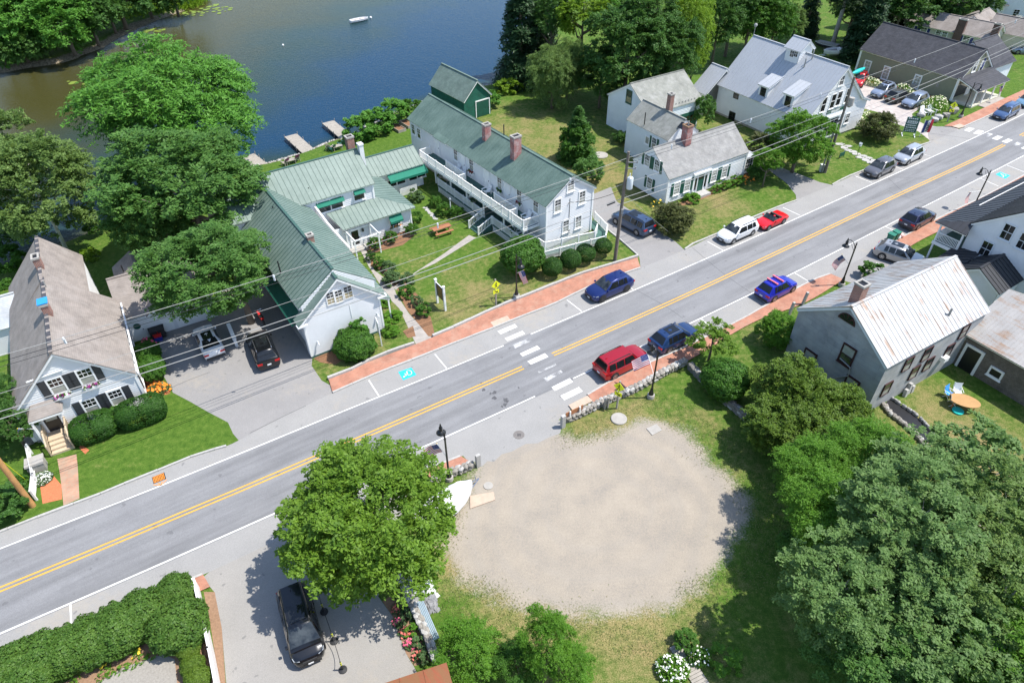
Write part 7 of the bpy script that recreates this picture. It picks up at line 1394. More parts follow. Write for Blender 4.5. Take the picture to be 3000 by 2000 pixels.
def crown_mesh(name, kind, n, size, seed, lobes=30, m=None):
    rs = np.random.RandomState(seed)
    if kind == 'conifer':      # z 0..1, radius 1 at the foot
        nb = lobes*9; z = rs.rand(nb)**1.25*.97; H4 = 3.6; a = rs.rand(nb)*6.283; Rr = (1-z)**.85*rs.uniform(.72, 1.05, nb)+.03; per = n//nb
        zi, ai, Ri = np.repeat(z, per), np.repeat(a, per), np.repeat(Rr, per); f = rs.rand(len(zi))**.6; w = rs.normal(size=len(zi))*.10*(.35+f*(1-.5*f))*Ri.clip(.15)*2.2
        x = Ri*f*np.cos(ai)-w*np.sin(ai); y = Ri*f*np.sin(ai)+w*np.cos(ai); zz = zi*H4-.38*f*Ri+rs.normal(size=len(zi))*.03
        c = np.stack([x, y, zz], 1); nn = unit(np.stack([.35*np.cos(ai), .35*np.sin(ai), np.full(len(ai), 1.)], 1)+rs.normal(size=c.shape)*.35); return leaf_quads(name, c, nn, size, rs, m, .30)
    if kind == 'clip':
        v = unit(rs.normal(size=(n, 3))); v = v[v[:, 2] > -.75]; pw = .62 if lobes > 30 else 1.0; q = np.sign(v)*np.abs(v)**pw; q /= (np.abs(q)**3.2).sum(1)[:, None]**(1/3.2) if lobes > 30 else 1
        fr = 6 if lobes > 30 else 5; bp = sum(np.sin(v@rs.normal(size=3)*fr*(.5+.25*j)+rs.rand()*6) for j in range(6))/6; q *= (1+(.03 if lobes > 30 else .022*lobes)*bp-(.10 if lobes > 30 or lobes < 7 else .24)*rs.rand(len(v))**2)[:, None]
        return leaf_quads(name, q, unit(v+np.array([0, 0, .25])+rs.normal(size=v.shape)*.5), size, rs, m, .6, .35, 95)
    i = np.arange(lobes)+.5; ph = np.arccos(1-1.70*i/lobes); th = 2.39996*i+rs.rand()*6; d = unit(np.stack([np.cos(th)*np.sin(ph), np.sin(th)*np.sin(ph), np.cos(ph)], 1)+rs.normal(size=(lobes, 3))*.12)
    # lobe distance, lobe radius, spray length / width / thickness, leaves per spray, jitter
    Rl, lr, sl, sw, st, per, jt = dict(fine=(.62, .36, .105, .075, .026, 62, .34), round=(.60, .38, .12, .09, .03, 34, .3), shrub=(.66, .36, .12, .10, .05, 40, .22), box=(.70, .32, .085, .075, .035, 34, .1), feather=(.60, .40, .15, .07, .03, 48, .36), sparse=(.62, .36, .13, .09, .03, 34, .5), hedge=(.80, .30, .06, .06, .03, 30, .08), tall=(.62, .36, .11, .08, .03, 36, .35))[kind]
    lc = d*Rl*(1+rs.uniform(-jt, jt*.5, lobes))[:, None]; lrad = lr*rs.uniform(.7, 1.2, lobes)
    if kind == 'hedge': lc = np.sign(d)*np.abs(d)**.6*.66
    ns = n//per; li = rs.randint(0, lobes, ns); dirn = unit(rs.normal(size=(ns, 3))*.8+d[li]*.8+np.array([0, 0, .4])); rad = lrad[li]*np.where(rs.rand(ns) < .84, rs.uniform(.85, 1.08, ns), rs.uniform(.3, .8, ns))
    cc = lc[li]+dirn*rad[:, None]*np.array([1, 1, .8]); droop = -.25 if kind != 'feather' else -.55
    ax = unit(dirn*np.array([1, 1, .55])+np.array([0, 0, droop])+rs.normal(size=dirn.shape)*.22); upv = unit(np.array([0, 0, 1.])+dirn*.45+rs.normal(size=dirn.shape)*.16); sd_ = unit(np.cross(upv, ax)); upv = np.cross(ax, sd_)
    ss = rs.uniform(.65, 1.3, ns); ci = np.repeat(np.arange(ns), per); m_ = len(ci); u = rs.uniform(-1, 1, m_); v = rs.normal(size=m_)*.55*(1.05-.6*np.clip(u, 0, 1)); w_ = rs.normal(size=m_)*.5
    c = cc[ci]+(ax[ci]*(u*sl)[:, None]+sd_[ci]*(v*sw)[:, None]+upv[ci]*(w_*st-.03*u*u)[:, None])*ss[ci][:, None]
    nn = unit(upv[ci]+rs.normal(size=c.shape)*(.38 if kind != 'feather' else .5)); return leaf_quads(name, c, nn, size, rs, m, .5 if kind != 'feather' else .3, .35, 97)
for nm, a in dict(L_maple=('maple_leaves', (.05, .125, .010), (.21, .35, .04), .38), L_bright=('bright_green_leaves', (.050, .16, .018), (.15, .35, .05)), L_elm=('blue_green_leaves', (.042, .125, .024), (.15, .29, .065), .38), L_birch=('birch_leaves', (.075, .145, .036), (.22, .33, .09), .4), L_dark=('dark_green_leaves', (.022, .078, .014), (.10, .215, .04)), L_spruce=('spruce_needles', (.010, .038, .013), (.045, .095, .030), .1), L_lime=('lime_green_leaves', (.09, .20, .012), (.26, .40, .03)), L_grey=('grey_green_leaves', (.075, .15, .042), (.21, .34, .105), .4), L_cedar=('yellow_green_cedar', (.036, .088, .009), (.15, .235, .025), .2), L_yew=('clipped_yew', (.012, .055, .006), (.05, .13, .014), .15), L_shrub=('glossy_shrub_leaves', (.022, .085, .008), (.105, .24, .03)), L_arb=('arborvitae_leaves', (.028, .085, .010), (.12, .22, .035), .2), L_bronze=('bronze_leaves', (.045, .058, .014), (.125, .145, .045), .2), L_sumac=('sumac_leaves', (.05, .15, .012), (.17, .35, .035), .38), L_perenn=('perennial_leaves', (.05, .11, .035), (.15, .24, .09))).items(): globals()[nm] = leaf_mat(*a)
CM = {k: crown_mesh('crown_'+k, *a) for k, a in dict(airy=('fine', 30000, .025, 41, 34), airyb=('fine', 26000, .027, 42, 26), full=('fine', 62000, .0225, 31, 44), fine=('fine', 52000, .0225, 1, 30), fineb=('fine', 44000, .0245, 2, 22), finec=('fine', 48000, .024, 22, 38), round=('round', 20000, .034, 3, 18), roundb=('round', 18000, .036, 4, 14), tall=('tall', 20000, .034, 5, 22), feather=('feather', 24000, .032, 6, 18), featherb=('feather', 52000, .026, 16, 32), sparse=('sparse', 7000, .042, 7, 16), shrub=('shrub', 9000, .055, 9, 14), shrubb=('shrub', 6000, .07, 10, 9), small=('shrub', 2000, .12, 11, 6), hedge=('clip', 24000, .034, 12, 40), conifer=('conifer', 22000, .075, 13, 34), coniferb=('conifer', 20000, .08, 14, 28), box=('clip', 16000, .045, 15, 9), ball=('clip', 13000, .042, 17, 5)).items()}
def trunk_mesh(seed, spread=.6, limbs=7, r=.05):   # unit tree: z -1..0 below crown centre is the stem
    rs = random.Random(seed); mb = MB(); mb.tube([(0, 0, -1.0), (.01, 0, -.55), (0, .01, -.1), (.02, .01, .14)], [r*1.25, r, r*.75, r*.3], 8)
    for k in range(limbs):
        a = k*2.4+rs.random(); z0 = -.5+.5*k/limbs; e = spread*rs.uniform(.7, 1.1); p0 = (0, 0, z0); p2 = (e*math.cos(a), e*math.sin(a), z0+rs.uniform(.12, .30)); p1 = (p2[0]*.5, p2[1]*.5, z0+.06); mb.tube([p0, p1, p2], [r*.5, r*.36, r*.1], 5)
        b = a+rs.uniform(.4, .9); mb.tube([p1, (p1[0]+.3*math.cos(b), p1[1]+.3*math.sin(b), p1[2]+.12)], [r*.28, r*.08], 4)
    return mb.mesh('trunk', None, True)
TM = [trunk_mesh(i) for i in range(3)]+[trunk_mesh(9, .82, 14, .028)]
rv = random.Random(21)
def tree(label, name, c, rpx, proto, m, zc, asp=1.0, bark=None, tk=0, cat='tree', group=None, off=(0, 0), rot=None, ry=None, sparse_scale=1):
    p = at(*c, zc); dist = (p-CAM).length; r = rpx*dist/F_PX; rz = r*asp; base = (p.x+off[0], p.y+off[1], 0)
    t = thing(name, label, cat, base, 0, group); a = rv.uniform(0, 6.28) if rot is None else rot
    link('crown', CM[proto], t, (-off[0], -off[1], zc), (0, 0, a), (r, ry*dist/F_PX if ry else r, rz), m)
    if bark: link('trunk', TM[tk], t, (-off[0]*.0, -off[1]*.0, zc), (0, 0, a), (r*.95, r*.95, zc), bark)
    return t
def conifer(label, g, r, h, proto='conifer', m=None, z0=.6, name='spruce_tree'):
    t = thing(name, label, 'tree', (g.x, g.y, 0), 0, 'conifers'); link('crown', CM[proto], t, (0, 0, z0), (0, 0, rv.uniform(0, 6)), (r, r, (h-z0)/3.6), m or L_spruce); MB().tube([(0, 0, -.2), (0, 0, h*.9)], [r*.09+.08, .03], 7).build('trunk', M_bark, t); return t
g = lambda x, y: (x, y)
# big trees around the inn
tree('huge bright green rounded tree at the lake edge', 'walnut_tree', g(495, 318), 226, 'featherb', L_bright, 9.0, .74, M_bark)
tree('tall blue green tree between the bright tree and the inn roof', 'elm_tree', g(515, 535), 206, 'finec', L_elm, 8.5, .70, M_bark, off=(2, -2))
tree('dark green shade tree over the parked white hatchback', 'elm_tree', g(610, 800), 174, 'fine', L_elm, 6.5, .72, M_bark, off=(1.5, 1.5)); tree('mid green lower tree left of the shade tree behind the garage', 'elm_tree', g(430, 645), 115, 'fine', L_elm, 6.0, .8, M_bark)
tree('white stemmed birch at the left edge of the lake shore', 'birch_tree', g(100, 545), 148, 'finec', L_birch, 7.5, 1.0, M_barkw, 3); tree('second birch leaning out at the left frame edge', 'birch_tree', g(-40, 460), 120, 'fineb', L_birch, 7.5, 1.1, M_barkw, 3)
tree('broad round maple in front of the street', 'maple_tree', g(1065, 1500), 246, 'full', L_maple, 5.2, .80, M_bark, off=(.5, .2))
# far left shore
for i, (x, y, r, z, pr, m, lab) in enumerate(((25, 60, 95, 6, 'round', L_bright, 'bright leafed tree in the corner of the far shore'), (120, 20, 85, 6, 'tall', L_elm, 'grey green tree behind the far shore corner'), (185, 75, 80, 5, 'roundb', L_bright, 'pale green tree overhanging the water on the far shore'), (250, 30, 75, 6, 'round', L_dark, 'dark tree at the point of the far shore'), (310, 15, 60, 5, 'roundb', L_elm, 'small tree beside the far shore reeds'), (60, 130, 60, 3, 'round', L_elm, 'low tree over the far shore bank'), (0, 150, 45, 2.5, 'shrub', L_shrub, 'bush at the left end of the far shore'), (70, -40, 110, 8, 'round', L_dark, 'dark tree behind the far shore corner trees'), (200, -40, 100, 8, 'tall', L_dark, 'dark tree second from the left behind the far shore'), (330, -30, 90, 7, 'round', L_dark, 'dark tree above the reeds'), (420, -25, 70, 5, 'roundb', L_elm, 'tree at the right of the far shore'), (500, -30, 60, 5, 'round', L_dark, 'last tree of the far shore'))): tree(lab, 'shore_tree', (x, y), r, pr, m, z, .95, M_bark, group='far shore trees')
rs_ = np.random.RandomState(4); k = 9000; tt = rs_.rand(k); c0, c1 = at(345, 52), at(560, 8); cx = c0.x+(c1.x-c0.x)*tt+rs_.normal(size=k)*1.2; cy = c0.y+(c1.y-c0.y)*tt+rs_.normal(size=k)*2.2+2.5; tag(link('reeds', leaf_quads('reeds', np.stack([cx, cy, rs_.rand(k)*.9-.6], 1), unit(rs_.normal(size=(k, 3))*np.array([1, 1, .2])), .55, rs_, L_lime, .15)), 'bright green reeds along the far shore', None, None, 'stuff')
# shore bushes
for lab, c, r, pr, m, z in (('long bright shrub on the shore nearest the boathouse dock', px('B', 800, 510), 52, 'shrub', L_bright, 1.2), ('bright shrub in the middle of the shore thicket', px('B', 900, 465), 55, 'shrub', L_bright, 1.4), ('tall bright shrub beside the raised beds', px('B', 1015, 395), 48, 'shrub', L_bright, 1.8), ('shrub between the thicket and the boathouse', px('B', 1130, 380), 40, 'shrub', L_shrub, 1.2), ('yellow green plants at the water behind the boathouse', px('C', 790, 265), 32, 'shrubb', L_lime, .6), ('reedy shrub at the foot of the dark spruce', px('D', 190, 850), 30, 'shrubb', L_lime, .8), ('shrub against the boathouse door', px('C', 640, 385), 22, 'small', L_shrub, .8), ('climbing shrub right of the boathouse', px('C', 695, 340), 28, 'shrubb', L_bright, 1.2), ('bush on the bank under the birch', (270, 665), 26, 'shrub', L_shrub, 1.0), ('yellow green bush on the back lawn of the tan roofed house', px('I', 655, 165), 26, 'shrub', L_lime, .6), ('dark bush at the left edge beside the tan roofed house', (15, 760), 48, 'shrub', L_shrub, 2.0), ('conifer like bush at the left edge above the roof', (10, 700), 36, 'shrub', L_elm, 2.5), ('bush left of the tan roof', (20, 850), 36, 'shrub', L_shrub, 1.2)): tree(lab, 'shrub', c, r, pr, m, z, .8, cat='shrub', group='lake shore shrubs')
# trees behind the inn
conifer('tall dark spruce at the water behind the boathouse', at(*px('D', 250, 820)), 4.6, 19, 'conifer'); conifer('second dark spruce behind the first', at(*px('D', 420, 700)), 4.2, 20, 'coniferb')
tree('grey green willow like tree at the back of the inn lawn', 'willow_tree', px('D', 570, 760), 78, 'featherb', L_birch, 4.5, 1.15, M_bark); tree('smaller grey green tree right of the willow like tree', 'willow_tree', px('D', 720, 640), 60, 'featherb', L_birch, 5.5, 1.3, M_bark); 
for lab, x, y, r, z, pr, m, a in (('great dark green maple behind the barn', 1320, 430, 125, 9, 'fineb', L_dark, .95), ('dark green maple right of the great maple', 1680, 480, 95, 8, 'fine', L_dark, 1.0), ('dark maple crown at the top above the barn', 1500, 120, 85, 12, 'fineb', L_dark, .9), ('dark green maple low behind the barn gable', 1050, 720, 70, 5, 'fineb', L_dark, 1.0), ('bright yellow green tree top behind the spruces', 870, 110, 75, 11, 'fineb', L_lime, .9), ('bright tree top between the lime tree and the maple', 1180, 40, 70, 11, 'fine', L_bright, .9), ('dark tree behind the spruce tops', 560, 140, 60, 10, 'round', L_dark, 1.1)): tree(lab, 'maple_tree', px('D', x, y), r, pr, m, z, a, M_bark, group='trees behind the barn')
tree('tall lime green locust tree right of the dark maples', 'locust_tree', px('D', 1900, 280), 68, 'featherb', L_lime, 9, 1.6, M_bark); tree('lower lime green locust branch crown', 'locust_tree', px('D', 1960, 560), 45, 'feather', L_lime, 4, 1.1, M_bark)
for lab, x, y, r, z, pr, m, a in (('dark tree behind the gallery, left', 180, 180, 72, 7, 'fine', L_dark, 1.2), ('mid green leafy tree behind the gallery ridge', 480, 130, 70, 7, 'fineb', L_shrub, 1.1), ('mid green tree right of the gallery ridge', 700, 200, 55, 6, 'round', L_shrub, 1.2), ('olive tree between the gallery and the spruce', 850, 200, 38, 5, 'round', L_birch, 1.3), ('dark tree top at the upper frame edge above the gallery', 330, -10, 75, 9, 'round', L_dark, 1.0), ('green tree at the upper frame edge behind the gallery', 620, 0, 70, 8, 'round', L_elm, 1.0)): tree(lab, 'broadleaf_tree', px('E', x, y), r, pr, m, z, a, M_bark, group='trees behind the gallery')
conifer('narrow spruce behind the gallery cupola', at(*px('E', 960, 340)), 2.6, 13); conifer('broad dark spruce beside the store', at(*px('E', 1470, 545)), 4.2, 15, 'coniferb'); conifer('dark spruce at the back corner of the store', at(*px('F', 60, 560)), 3.4, 12); conifer('tall spruce behind the ranch house', at(*px('F', 430, 280)), 4.5, 18, 'coniferb'); conifer('dark spruce left of the ranch house', at(*px('F', 250, 300)), 4.4, 17); conifer('spruce on the top edge right of the pine', at(*px('E', 1560, 250)), 4.0, 16)
gp = at(*px('E', 1208, 448)); t = thing('pine_tree', 'tall open pine with a bare grey trunk behind the trailer boat', 'tree', gp, 0); link('crown', CM['featherb'], t, (1.2, 2.0, 12.5), (0, 0, 1), (4.8, 4.8, 5.2), L_spruce); link('crown', CM['feather'], t, (.2, .5, 8.0), (0, 0, 2), (3.8, 3.4, 2.2), L_spruce); MB().tube([(0, 0, -.2), (.4, .7, 5), (1.0, 1.6, 11), (1.4, 2.2, 16)], [.42, .33, .22, .06], 9).build('trunk', M_barkg, t, True)
rr = random.Random(3)
for i, (x, y, r, m, z) in enumerate(((30, 60, 60, L_grey, 6), (650, 90, 55, L_dark, 5), (820, 60, 50, L_shrub, 4), (960, 60, 60, L_elm, 4), (1120, 70, 45, L_dark, 3), (1300, 120, 40, L_dark, 3), (560, 30, 50, L_dark, 6), (1200, 10, 50, L_dark, 6), (1440, 60, 40, L_dark, 4))): tree(('grey tree at the top behind the spruces', 'dark bush behind the ranch roof aerial', 'green bush above the ranch roof', 'grey green hedge tree above the ranch roof', 'dark bush right above the ranch roof', 'dark bush beside the tall corner house', 'dark tree at the top edge left of the aerial', 'dark tree at the top edge near the corner house', 'dark shrub under the tall corner house wall')[i], 'backdrop_tree', px('F', x, y), r, ('round', 'shrub', 'roundb')[i % 3], m, z, .9, M_bark, group='trees behind the ranch house')
# trees and shrubs along the street
conifer('small conical tree on the inn back lawn', at(*px('C', 1300, 760)), 2.9, 7.0, 'conifer', L_dark, .1, 'young_tree'); tree('leafy dark crown of the back lawn sapling', 'young_tree', px('C', 1310, 640), 54, 'shrub', L_shrub, 2.6, 1.2, M_bark); tree('rounded shrub at the foot of the conical tree', 'shrub', px('C', 1385, 835), 48, 'shrub', L_elm, 1.4, .85, cat='shrub')
tree('big leafy shade tree beside the gallery drive', 'ash_tree', px('G', 1560, 545), 88, 'fineb', L_sumac, 4.2, .95, M_bark); tree('dark smoke coloured shrub right of the small white house', 'lilac_shrub', px('G', 1255, 600), 46, 'shrub', L_bronze, 2.2, .9, cat='shrub'); tree('young green tree with a thin stem in front of the small white house', 'young_tree', px('G', 1312, 700), 42, 'fineb', L_sumac, 3.0, .85, M_bark, off=(-.3, -.9)); tree('round shrub below the sun porch', 'shrub', px('G', 1215, 795), 27, 'shrub', L_elm, .9, .8, cat='shrub'); tree('shrub between the barn and the gallery', 'shrub', px('G', 815, 320), 33, 'shrub', L_elm, 3.0, 1.5, cat='shrub'); tree('ragged shrub under the barn foundation', 'shrub', px('G', 180, 525), 26, 'shrub', L_dark, .8, .7, cat='shrub')
tree('bronze brown rounded shrub at the drive corner', 'ninebark_shrub', px('G', 590, 1150), 62, 'round', L_bronze, 1.3, .78, cat='shrub'); tree('bronze green round shrub on the gallery lawn', 'burning_bush', px('F', 285, 1385), 50, 'round', L_bronze, 1.6, .85, cat='shrub')
for lab, x, y, r in (('clipped ball shrub nearest the big rounded shrub', 568, 212, 31), ('clipped ball shrub second from the left by the ramp', 712, 152, 32), ('clipped ball shrub third from the left by the ramp', 825, 107, 30), ('clipped ball shrub nearest the utility pole', 962, 53, 26)): tree(lab, 'clipped_shrub', px('d', x, y), r, 'ball', L_yew, 1.1, .9, cat='shrub', group='clipped ball shrubs by the ramp')
tree('big rounded grey green shrub at the motel corner', 'rounded_shrub', px('d', 338, 118), 66, 'box', L_shrub, 1.9, .8, cat='shrub')
for lab, s, x, y, r in (('round green bush against the low wing corner', 'B', 1165, 1085, 21), ('round green bush at the south east corner of the low wing', 'B', 1130, 1168, 22), ('round green bush below the flower box', 'B', 998, 1218, 22), ('round green bush beside the arbour post', 'B', 895, 1258, 22), ('bush in the corner of the balcony lattice', 'C', 368, 1115, 25), ('bush right of the lantern post', 'C', 455, 1135, 22), ('bush left of the lantern post', 'C', 300, 1060, 20)): tree(lab, 'round_bush', px(s, x, y), r, 'shrub', L_shrub, .65, .85, cat='shrub', group='round bushes around the inn')
for lab, s, x, y, r, m in (('dark shrub beside the side roof of the inn', 'B', 860, 1345, 17, L_yew), ('shrub at the head of the inn border', 'B', 915, 1390, 20, L_shrub), ('grey green grasses in the inn border', 'B', 985, 1410, 22, L_perenn), ('tall daylily clump in the inn border', 'B', 1000, 1470, 26, L_perenn), ('leafy clump where the two paths meet', 'K', 130, 190, 28, L_perenn), ('tall green clump at the path fork', 'K', 270, 190, 24, L_perenn), ('dark leafy clump below the path fork', 'K', 265, 300, 26, L_shrub), ('low clump with white flowers at the path end', 'K', 395, 450, 26, L_shrub), ('yellow flowered clump in the inn border', 'K', 345, 375, 20, L_perenn), ('ornamental grass below the connector wall', 'B', 1160, 955, 26, L_perenn), ('vine over the arbour', 'B', 715, 1195, 24, L_shrub), ('rose beside the inn door', 'B', 880, 1190, 20, L_shrub)): t = tree(lab, 'border_plant', px(s, x, y), r, 'shrubb', m, .5 if 'vine' not in lab else 1.4, .8, cat='plant', group='border plants')
tree('large sprawling shrub against the inn front gable', 'shrub', px('J', 1770, 570), 62, 'box', L_shrub, 1.0, .75, cat='shrub'); tree('upright climbing part of the shrub on the inn front wall', 'shrub', px('J', 1790, 440), 28, 'shrubb', L_bright, 2.0, 1.1, cat='shrub'); 
for lab, x, y, r in (('leafy herb bed nearest the street', 2060, 470, 28), ('leafy herb bed in the middle', 2080, 350, 30), ('leafy herb bed nearest the wall corner', 2010, 240, 22), ('low green mound by the notice board', 1990, 400, 22)): tree(lab, 'herb_bed', px('J', x, y), r, 'shrubb', L_sumac, .3, .45, cat='plant', group='herb beds')
# tan roofed house planting
tree('long clipped yew hedge mound right of the porch window', 'clipped_yew', px('I', 1045, 1325), 70, 'hedge', L_yew, .95, .60, cat='shrub', rot=R(30), ry=42); tree('clipped yew hedge mound beside the porch steps', 'clipped_yew', px('I', 690, 1440), 62, 'hedge', L_yew, .85, .55, cat='shrub', rot=R(30), ry=46); tree('loose green bush between the two clipped yews', 'shrub', px('I', 845, 1370), 34, 'shrub', L_shrub, .9, .8, cat='shrub')
tree('rose bush row along the side of the tan roofed house, nearest the street', 'rose_bush', px('I', 1115, 1010), 38, 'box', L_shrub, 1.1, .9, cat='shrub'); tree('rose bush row along the side of the tan roofed house, nearest the garage', 'rose_bush', px('I', 1085, 905), 36, 'box', L_shrub, 1.1, .9, cat='shrub')
tree('dark leafy tree at the left frame edge beside the porch', 'broadleaf_tree', px('I', 70, 1420), 62, 'fineb', L_dark, 2.5, 1.1, M_bark); tree('dark tree at the left frame edge above the orange pole', 'broadleaf_tree', (10, 1170), 60, 'fineb', L_dark, 3.0, 1.0, M_bark); tree('low bush at the foot of the orange pole', 'shrub', (18, 1470), 55, 'shrub', L_dark, 1.0, .7, cat='shrub'); tree('bush in the bottom left of the pole', 'shrub', (55, 1420), 30, 'shrubb', L_shrub, .6, .8, cat='shrub')
def flowers(label, c, rx, ry, hgt, n, petal, s=.09, name='flower_bed', leafm=None, rot=0.0, cat='flowers', group=None):
    rs = np.random.RandomState(len(label)+n); p = at(*c, hgt*.5) if not isinstance(c, Vector) else c; t = thing(name, label, cat, (p.x, p.y, 0), rot, group); k = n*7
    def pts(k, top): a = rs.rand(k)*6.283; r = np.sqrt(rs.rand(k)); x, y = rx*r*np.cos(a), ry*r*np.sin(a); z = hgt*(1-r**2*.7)*(rs.uniform(.85, 1.08, k) if top else rs.rand(k)**.5); return np.stack([x, y, z], 1)
    link('foliage', leaf_quads('foliage', pts(k, False), unit(rs.normal(size=(k, 3))+np.array([0, 0, .8])), .13, rs, leafm or L_perenn, .3), t)
    link('blossoms', leaf_quads('blossoms', pts(n, True), unit(rs.normal(size=(n, 3))*.5+np.array([.2, -.4, 1])), s, rs, petal, .8), t)['kind'] = 'stuff'; return t
flowers('orange daylilies at the corner of the tan roofed house', px('I', 1175, 1150), .95, .75, .7, 60, M_orange, .13); flowers('white daisies in front of the storage chest', (124, 1398), .62, .62, .5, 170, M_wpet, .075); flowers('pink roses beside the bins', px('I', 1090, 820), .8, .5, 1.2, 22, M_pink, .12)
flowers('orange daylilies along the front of the small white house', px('G', 1130, 850), 1.7, .8, .8, 45, M_orange, .16, rot=R(32)); tree('green daylily row under the white house windows', 'border_plant', px('G', 950, 905), 42, 'shrubb', L_sumac, .5, .4, cat='plant', rot=R(32), ry=15); tree('green daylily row near the sun porch', 'border_plant', px('G', 1060, 870), 36, 'shrubb', L_sumac, .5, .5, cat='plant', rot=R(32), ry=14); tree('low green mound left of the white house door', 'border_plant', px('G', 730, 995), 26, 'shrubb', L_sumac, .4, .5, cat='plant'); flowers('pale lilies at the west corner of the small white house', px('G', 465, 1035), .8, .6, .9, 16, M_ypet, .13)
for lab, s, x, y, rx, ry, h_, n in (('white hydrangeas beside the gallery front', 'F', 120, 1300, 2.4, 1.3, 1.5, 190), ('white hydrangeas along the store wall by the kayak', 'F', 205, 890, 1.9, .9, 1.1, 120), ('large white hydrangea in front of the store', 'F', 905, 1125, 2.3, 1.6, 2.0, 210), ('white hydrangeas behind the parked crossover', 'F', 560, 965, 1.8, .7, 1.1, 70), ('white hydrangeas between the gallery and the car park', 'F', 50, 1330, 1.6, 1.2, 1.3, 80)): flowers(lab, px(s, x, y), rx, ry, h_, n, mat('cream_petals', (.72, .70, .48), .8, .15, 9) if 'cream_petals' not in MATS else MATS['cream_petals'], .12, 'hydrangea', L_sumac, R(-55 if 'store wall' in lab or 'crossover' in lab else 33), 'shrub', 'hydrangeas')
flowers('white hydrangea left of the boardwalk', px('Q', 930, 905), .95, .85, .9, 150, M_wpet, .075, 'hydrangea', L_sumac, cat='shrub', group='hydrangeas'); flowers('white hydrangea right of the boardwalk', px('Q', 1035, 855), .7, .6, .8, 45, M_wpet, .07, 'hydrangea', L_shrub, cat='shrub', group='hydrangeas')
for i, (x, y) in enumerate(((915, 1140), (920, 1215), (955, 1275), (985, 1340), (1035, 1410))): flowers(('pink flowers at the head of the wall bed', 'pink flowers second in the wall bed', 'coral flowers in the middle of the wall bed', 'coral flowers fourth in the wall bed', 'red flowers at the foot of the wall bed')[i], px('O', x, y), .42, .36, .4, 26, M_pink if i % 2 else mat('coral_petals%d' % i, (.72, .17, .14), .7, .2, 9), .085, group='flowers of the wall bed')
for i, (x, y) in enumerate(((935, 1090), (970, 1175), (990, 1265), (1030, 1335), (1075, 1420))): tree(('grey green perennial at the head of the wall bed', 'grey green perennial second along the wall', 'green perennial in the middle of the wall bed', 'grey green perennial fourth along the wall', 'grey green perennial at the foot of the wall bed')[i], 'border_plant', px('O', x, y), 22, 'small', L_perenn if i != 2 else L_sumac, .3, .7, cat='plant', group='perennials of the wall bed')
# hedge of arborvitae, bottom left
for lab, x, y, r, m, z in (('arborvitae at the street corner of the hedge', 1495, 545, 52, L_arb, .9), ('broad arborvitae beside the picket fence', 1535, 820, 74, L_arb, 1.1), ('arborvitae left of the broad one', 1215, 735, 66, L_arb, 1.0), ('arborvitae third from the corner', 1020, 860, 70, L_arb, 1.0), ('arborvitae in the middle of the hedge', 780, 965, 66, L_arb, 1.0), ('arborvitae left of the hedge middle', 590, 1040, 62, L_arb, 1.0), ('arborvitae second from the left edge', 370, 1110, 66, L_arb, 1.0), ('arborvitae at the left edge', 150, 1190, 64, L_arb, 1.0), ('arborvitae in the bottom left corner', -10, 1290, 66, L_arb, 1.0), ('small golden arborvitae nearest the broad one', 1625, 1040, 28, L_cedar, .6), ('small golden arborvitae in the middle', 1660, 1170, 30, L_cedar, .6), ('small golden arborvitae at the bottom edge', 1700, 1290, 34, L_cedar, .6), ('arborvitae behind the bottom edge', 230, 1290, 60, L_arb, 1.0)): tree(lab, 'arborvitae', px('N', x, y), r, 'box', m, z, .85, cat='shrub', group='hedge arborvitae')
for lab, x, y, y_ in (('yellow lilies nearest the hedge corner', 1160, 1060, 1), ('yellow lilies left in the mulch bed', 905, 1165, 1), ('small rosette right in the mulch bed', 1300, 1080, 0), ('small rosette below the yellow lilies', 1215, 1115, 0), ('small rosette beside the gravel yard', 1135, 1160, 0), ('small rosette third along the gravel yard', 1045, 1200, 0), ('small rosette fourth along the gravel yard', 960, 1235, 0), ('small rosette lowest in the mulch bed', 868, 1265, 0), ('grey rosette beside the hedge foot', 650, 1290, 0)):
    flowers(lab, px('N', x, y), .32, .32, .3, 8 if y_ else 3, M_ypet if y_ else L_sumac, .09, 'bed_plant', L_sumac, cat='plant', group='plants of the mulch bed')
# right hand side
tree('shrub with a twisted bare stem at the corner of the granite house', 'shrub', px('L', 1945, 470), 58, 'fineb', L_sumac, 1.6, .9, M_barkg, cat='shrub'); tree('sparse young tree at the corner of the stone wall', 'young_tree', px('L', 1400, 540), 72, 'sparse', L_maple, 2.6, .75, M_bark); tree('rounded shrub behind the shaded stone wall', 'shrub', px('L', 1500, 880), 68, 'box', L_shrub, 1.5, .85, cat='shrub'); tree('small bush behind the granite house roof edge', 'shrub', px('H', 715, 1255), 32, 'shrubb', L_shrub, .8, .8, cat='shrub')
for lab, s, x, y, r, m, z, a, pr in (('large yellow green cedar in front of the granite house', 'M', 300, 1110, 118, L_cedar, 2.6, .9, 'fine'), ('yellow green cedar spreading right below the granite windows', 'M', 560, 1200, 105, L_cedar, 2.4, .85, 'fineb'), ('yellow green cedar nearest the gravel lot', 'M', 190, 1330, 105, L_cedar, 2.2, .8, 'fine'), ('dark lower cedar at the edge of the gravel lot', 'M', 420, 1420, 110, L_cedar, 2.4, .8, 'fineb')): tree(lab, 'cedar_tree', px(s, x, y), r, pr, m, z, a, M_bark, group='cedars by the granite house')
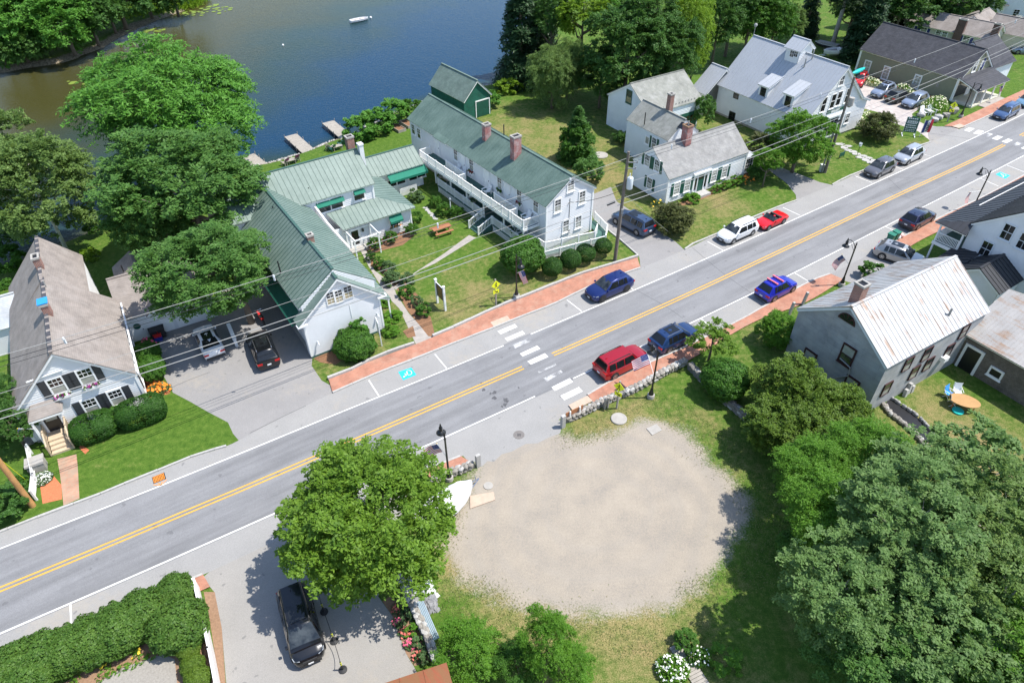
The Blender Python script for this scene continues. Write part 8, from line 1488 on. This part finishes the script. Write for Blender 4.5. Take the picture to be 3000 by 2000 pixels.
for lab, x, y, r, m, z, a, pr in (('bright locust at the edge of the gravel lot', 1510, 120, 115, L_sumac, 4.0, .8, 'featherb'), ('bright locust behind the gravel lot edge tree', 1720, 50, 115, L_sumac, 4.2, .8, 'featherb'), ('bright locust left of the tall grey trees', 1560, 290, 130, L_sumac, 4.5, .85, 'featherb'), ('tall grey green tree with pale branches, nearest the lot', 1620, 590, 165, L_grey, 6.0, .85, 'airy'), ('tall grey green tree in the middle of the right grove', 1870, 330, 180, L_grey, 7.0, .8, 'airyb'), ('tall grey green tree at the back of the right grove', 1960, 160, 150, L_grey, 6.0, .8, 'airy'), ('open grey green tree below the shingled shed', 2230, 90, 150, L_grey, 6.0, .8, 'sparse'), ('grey green tree at the right frame edge', 2250, 330, 165, L_birch, 6.5, .8, 'airyb'), ('tree at the right frame edge, lower', 2290, 620, 170, L_birch, 6.5, .8, 'airy'), ('grey green tree low in the right grove', 1930, 640, 175, L_grey, 6.0, .8, 'airy'), ('mid green tree at the bottom of the right grove', 1760, 830, 170, L_elm, 4.5, .75, 'fineb'), ('mid green tree at the bottom right', 2080, 880, 180, L_grey, 5.0, .75, 'airyb'), ('green tree in the bottom right corner', 2330, 880, 160, L_sumac, 5.0, .8, 'featherb'), ('low green bush in front of the right grove', 1440, 430, 60, L_shrub, 1.6, .8, 'box')): tree(lab, 'grove_tree', px('Q', x, y), r, pr, m, z, a, M_barkg, 3, group='grove right of the gravel lot')
tree('bright sumac thicket at the bottom edge', 'sumac', px('Q', 105, 835), 100, 'feather', L_sumac, 1.7, .75, M_bark, 3, cat='shrub'); tree('tall locust sapling in the middle of the bottom edge', 'locust_sapling', px('Q', 420, 790), 85, 'feather', L_sumac, 3.2, 1.2, M_bark, 3); tree('spreading green sapling right of the locust sapling', 'locust_sapling', px('Q', 520, 900), 70, 'feather', L_sumac, 1.6, .8, M_bark); tree('bushy green sapling left of the locust sapling', 'locust_sapling', px('Q', 300, 880), 70, 'feather', L_shrub, 1.6, .8, M_bark)
tree('dark green bush at the head of the boardwalk', 'shrub', px('Q', 985, 795), 34, 'shrub', L_shrub, .6, .8, cat='shrub'); tree('lush hosta mound right of the boardwalk', 'hosta', px('Q', 1140, 870), 50, 'small', L_sumac, .4, .5, cat='plant')
t = thing('boardwalk', 'short grey boardwalk at the bottom edge between hydrangeas', 'boardwalk', (0, 0, 0)); a, b = P('Q', 938, 815), P('Q', 1050, 985); d = b-a; n = 14
for i in range(n): p = a.lerp(b, (i+.5)/n); block('plank', t, (p.x, p.y, .06+random.uniform(-.006, .006)), (d.length/n-.02, .85, .05), math.atan2(d.y, d.x), M_wood)
for o_ in PLANTED: link('foliage', CM['small'], o_, (0, 0, .12), (0, 0, rv.uniform(0, 6)), (.38, .38, .28), L_shrub)
# weeds and turf tufts: geometry for the ragged edge between gravel and lawn
rs_ = np.random.RandomState(8); k = 30000; X = rs_.uniform(-7, 19, k*3); Y = rs_.uniform(17, 42, k*3); sd_ = sdf(X, Y, LOT)-.5+rs_.normal(size=k*3)*.55+(vnoise(X, Y, 1.7, 6)-.5)*2.2; kp = (sd_ > -.5) & (sd_ < 1.8) & (rs_.rand(k*3) < .75) & (sdf(X, Y, APRON) > .25) & (Y < 33.0+.5*X); X, Y = X[kp][:k], Y[kp][:k]; k = len(X)
tag(link('weeds', leaf_quads('weeds', np.stack([X, Y, np.full(k, .03)+rs_.rand(k)*.03], 1), unit(rs_.normal(size=(k, 3))*.6+np.array([0, 0, .8])), .055, rs_, leaf_mat('weed_blades', (.07, .14, .02), (.30, .27, .12), .2), .3)), 'scattered weeds and turf at the rim of the gravel lot', None, None, 'stuff')
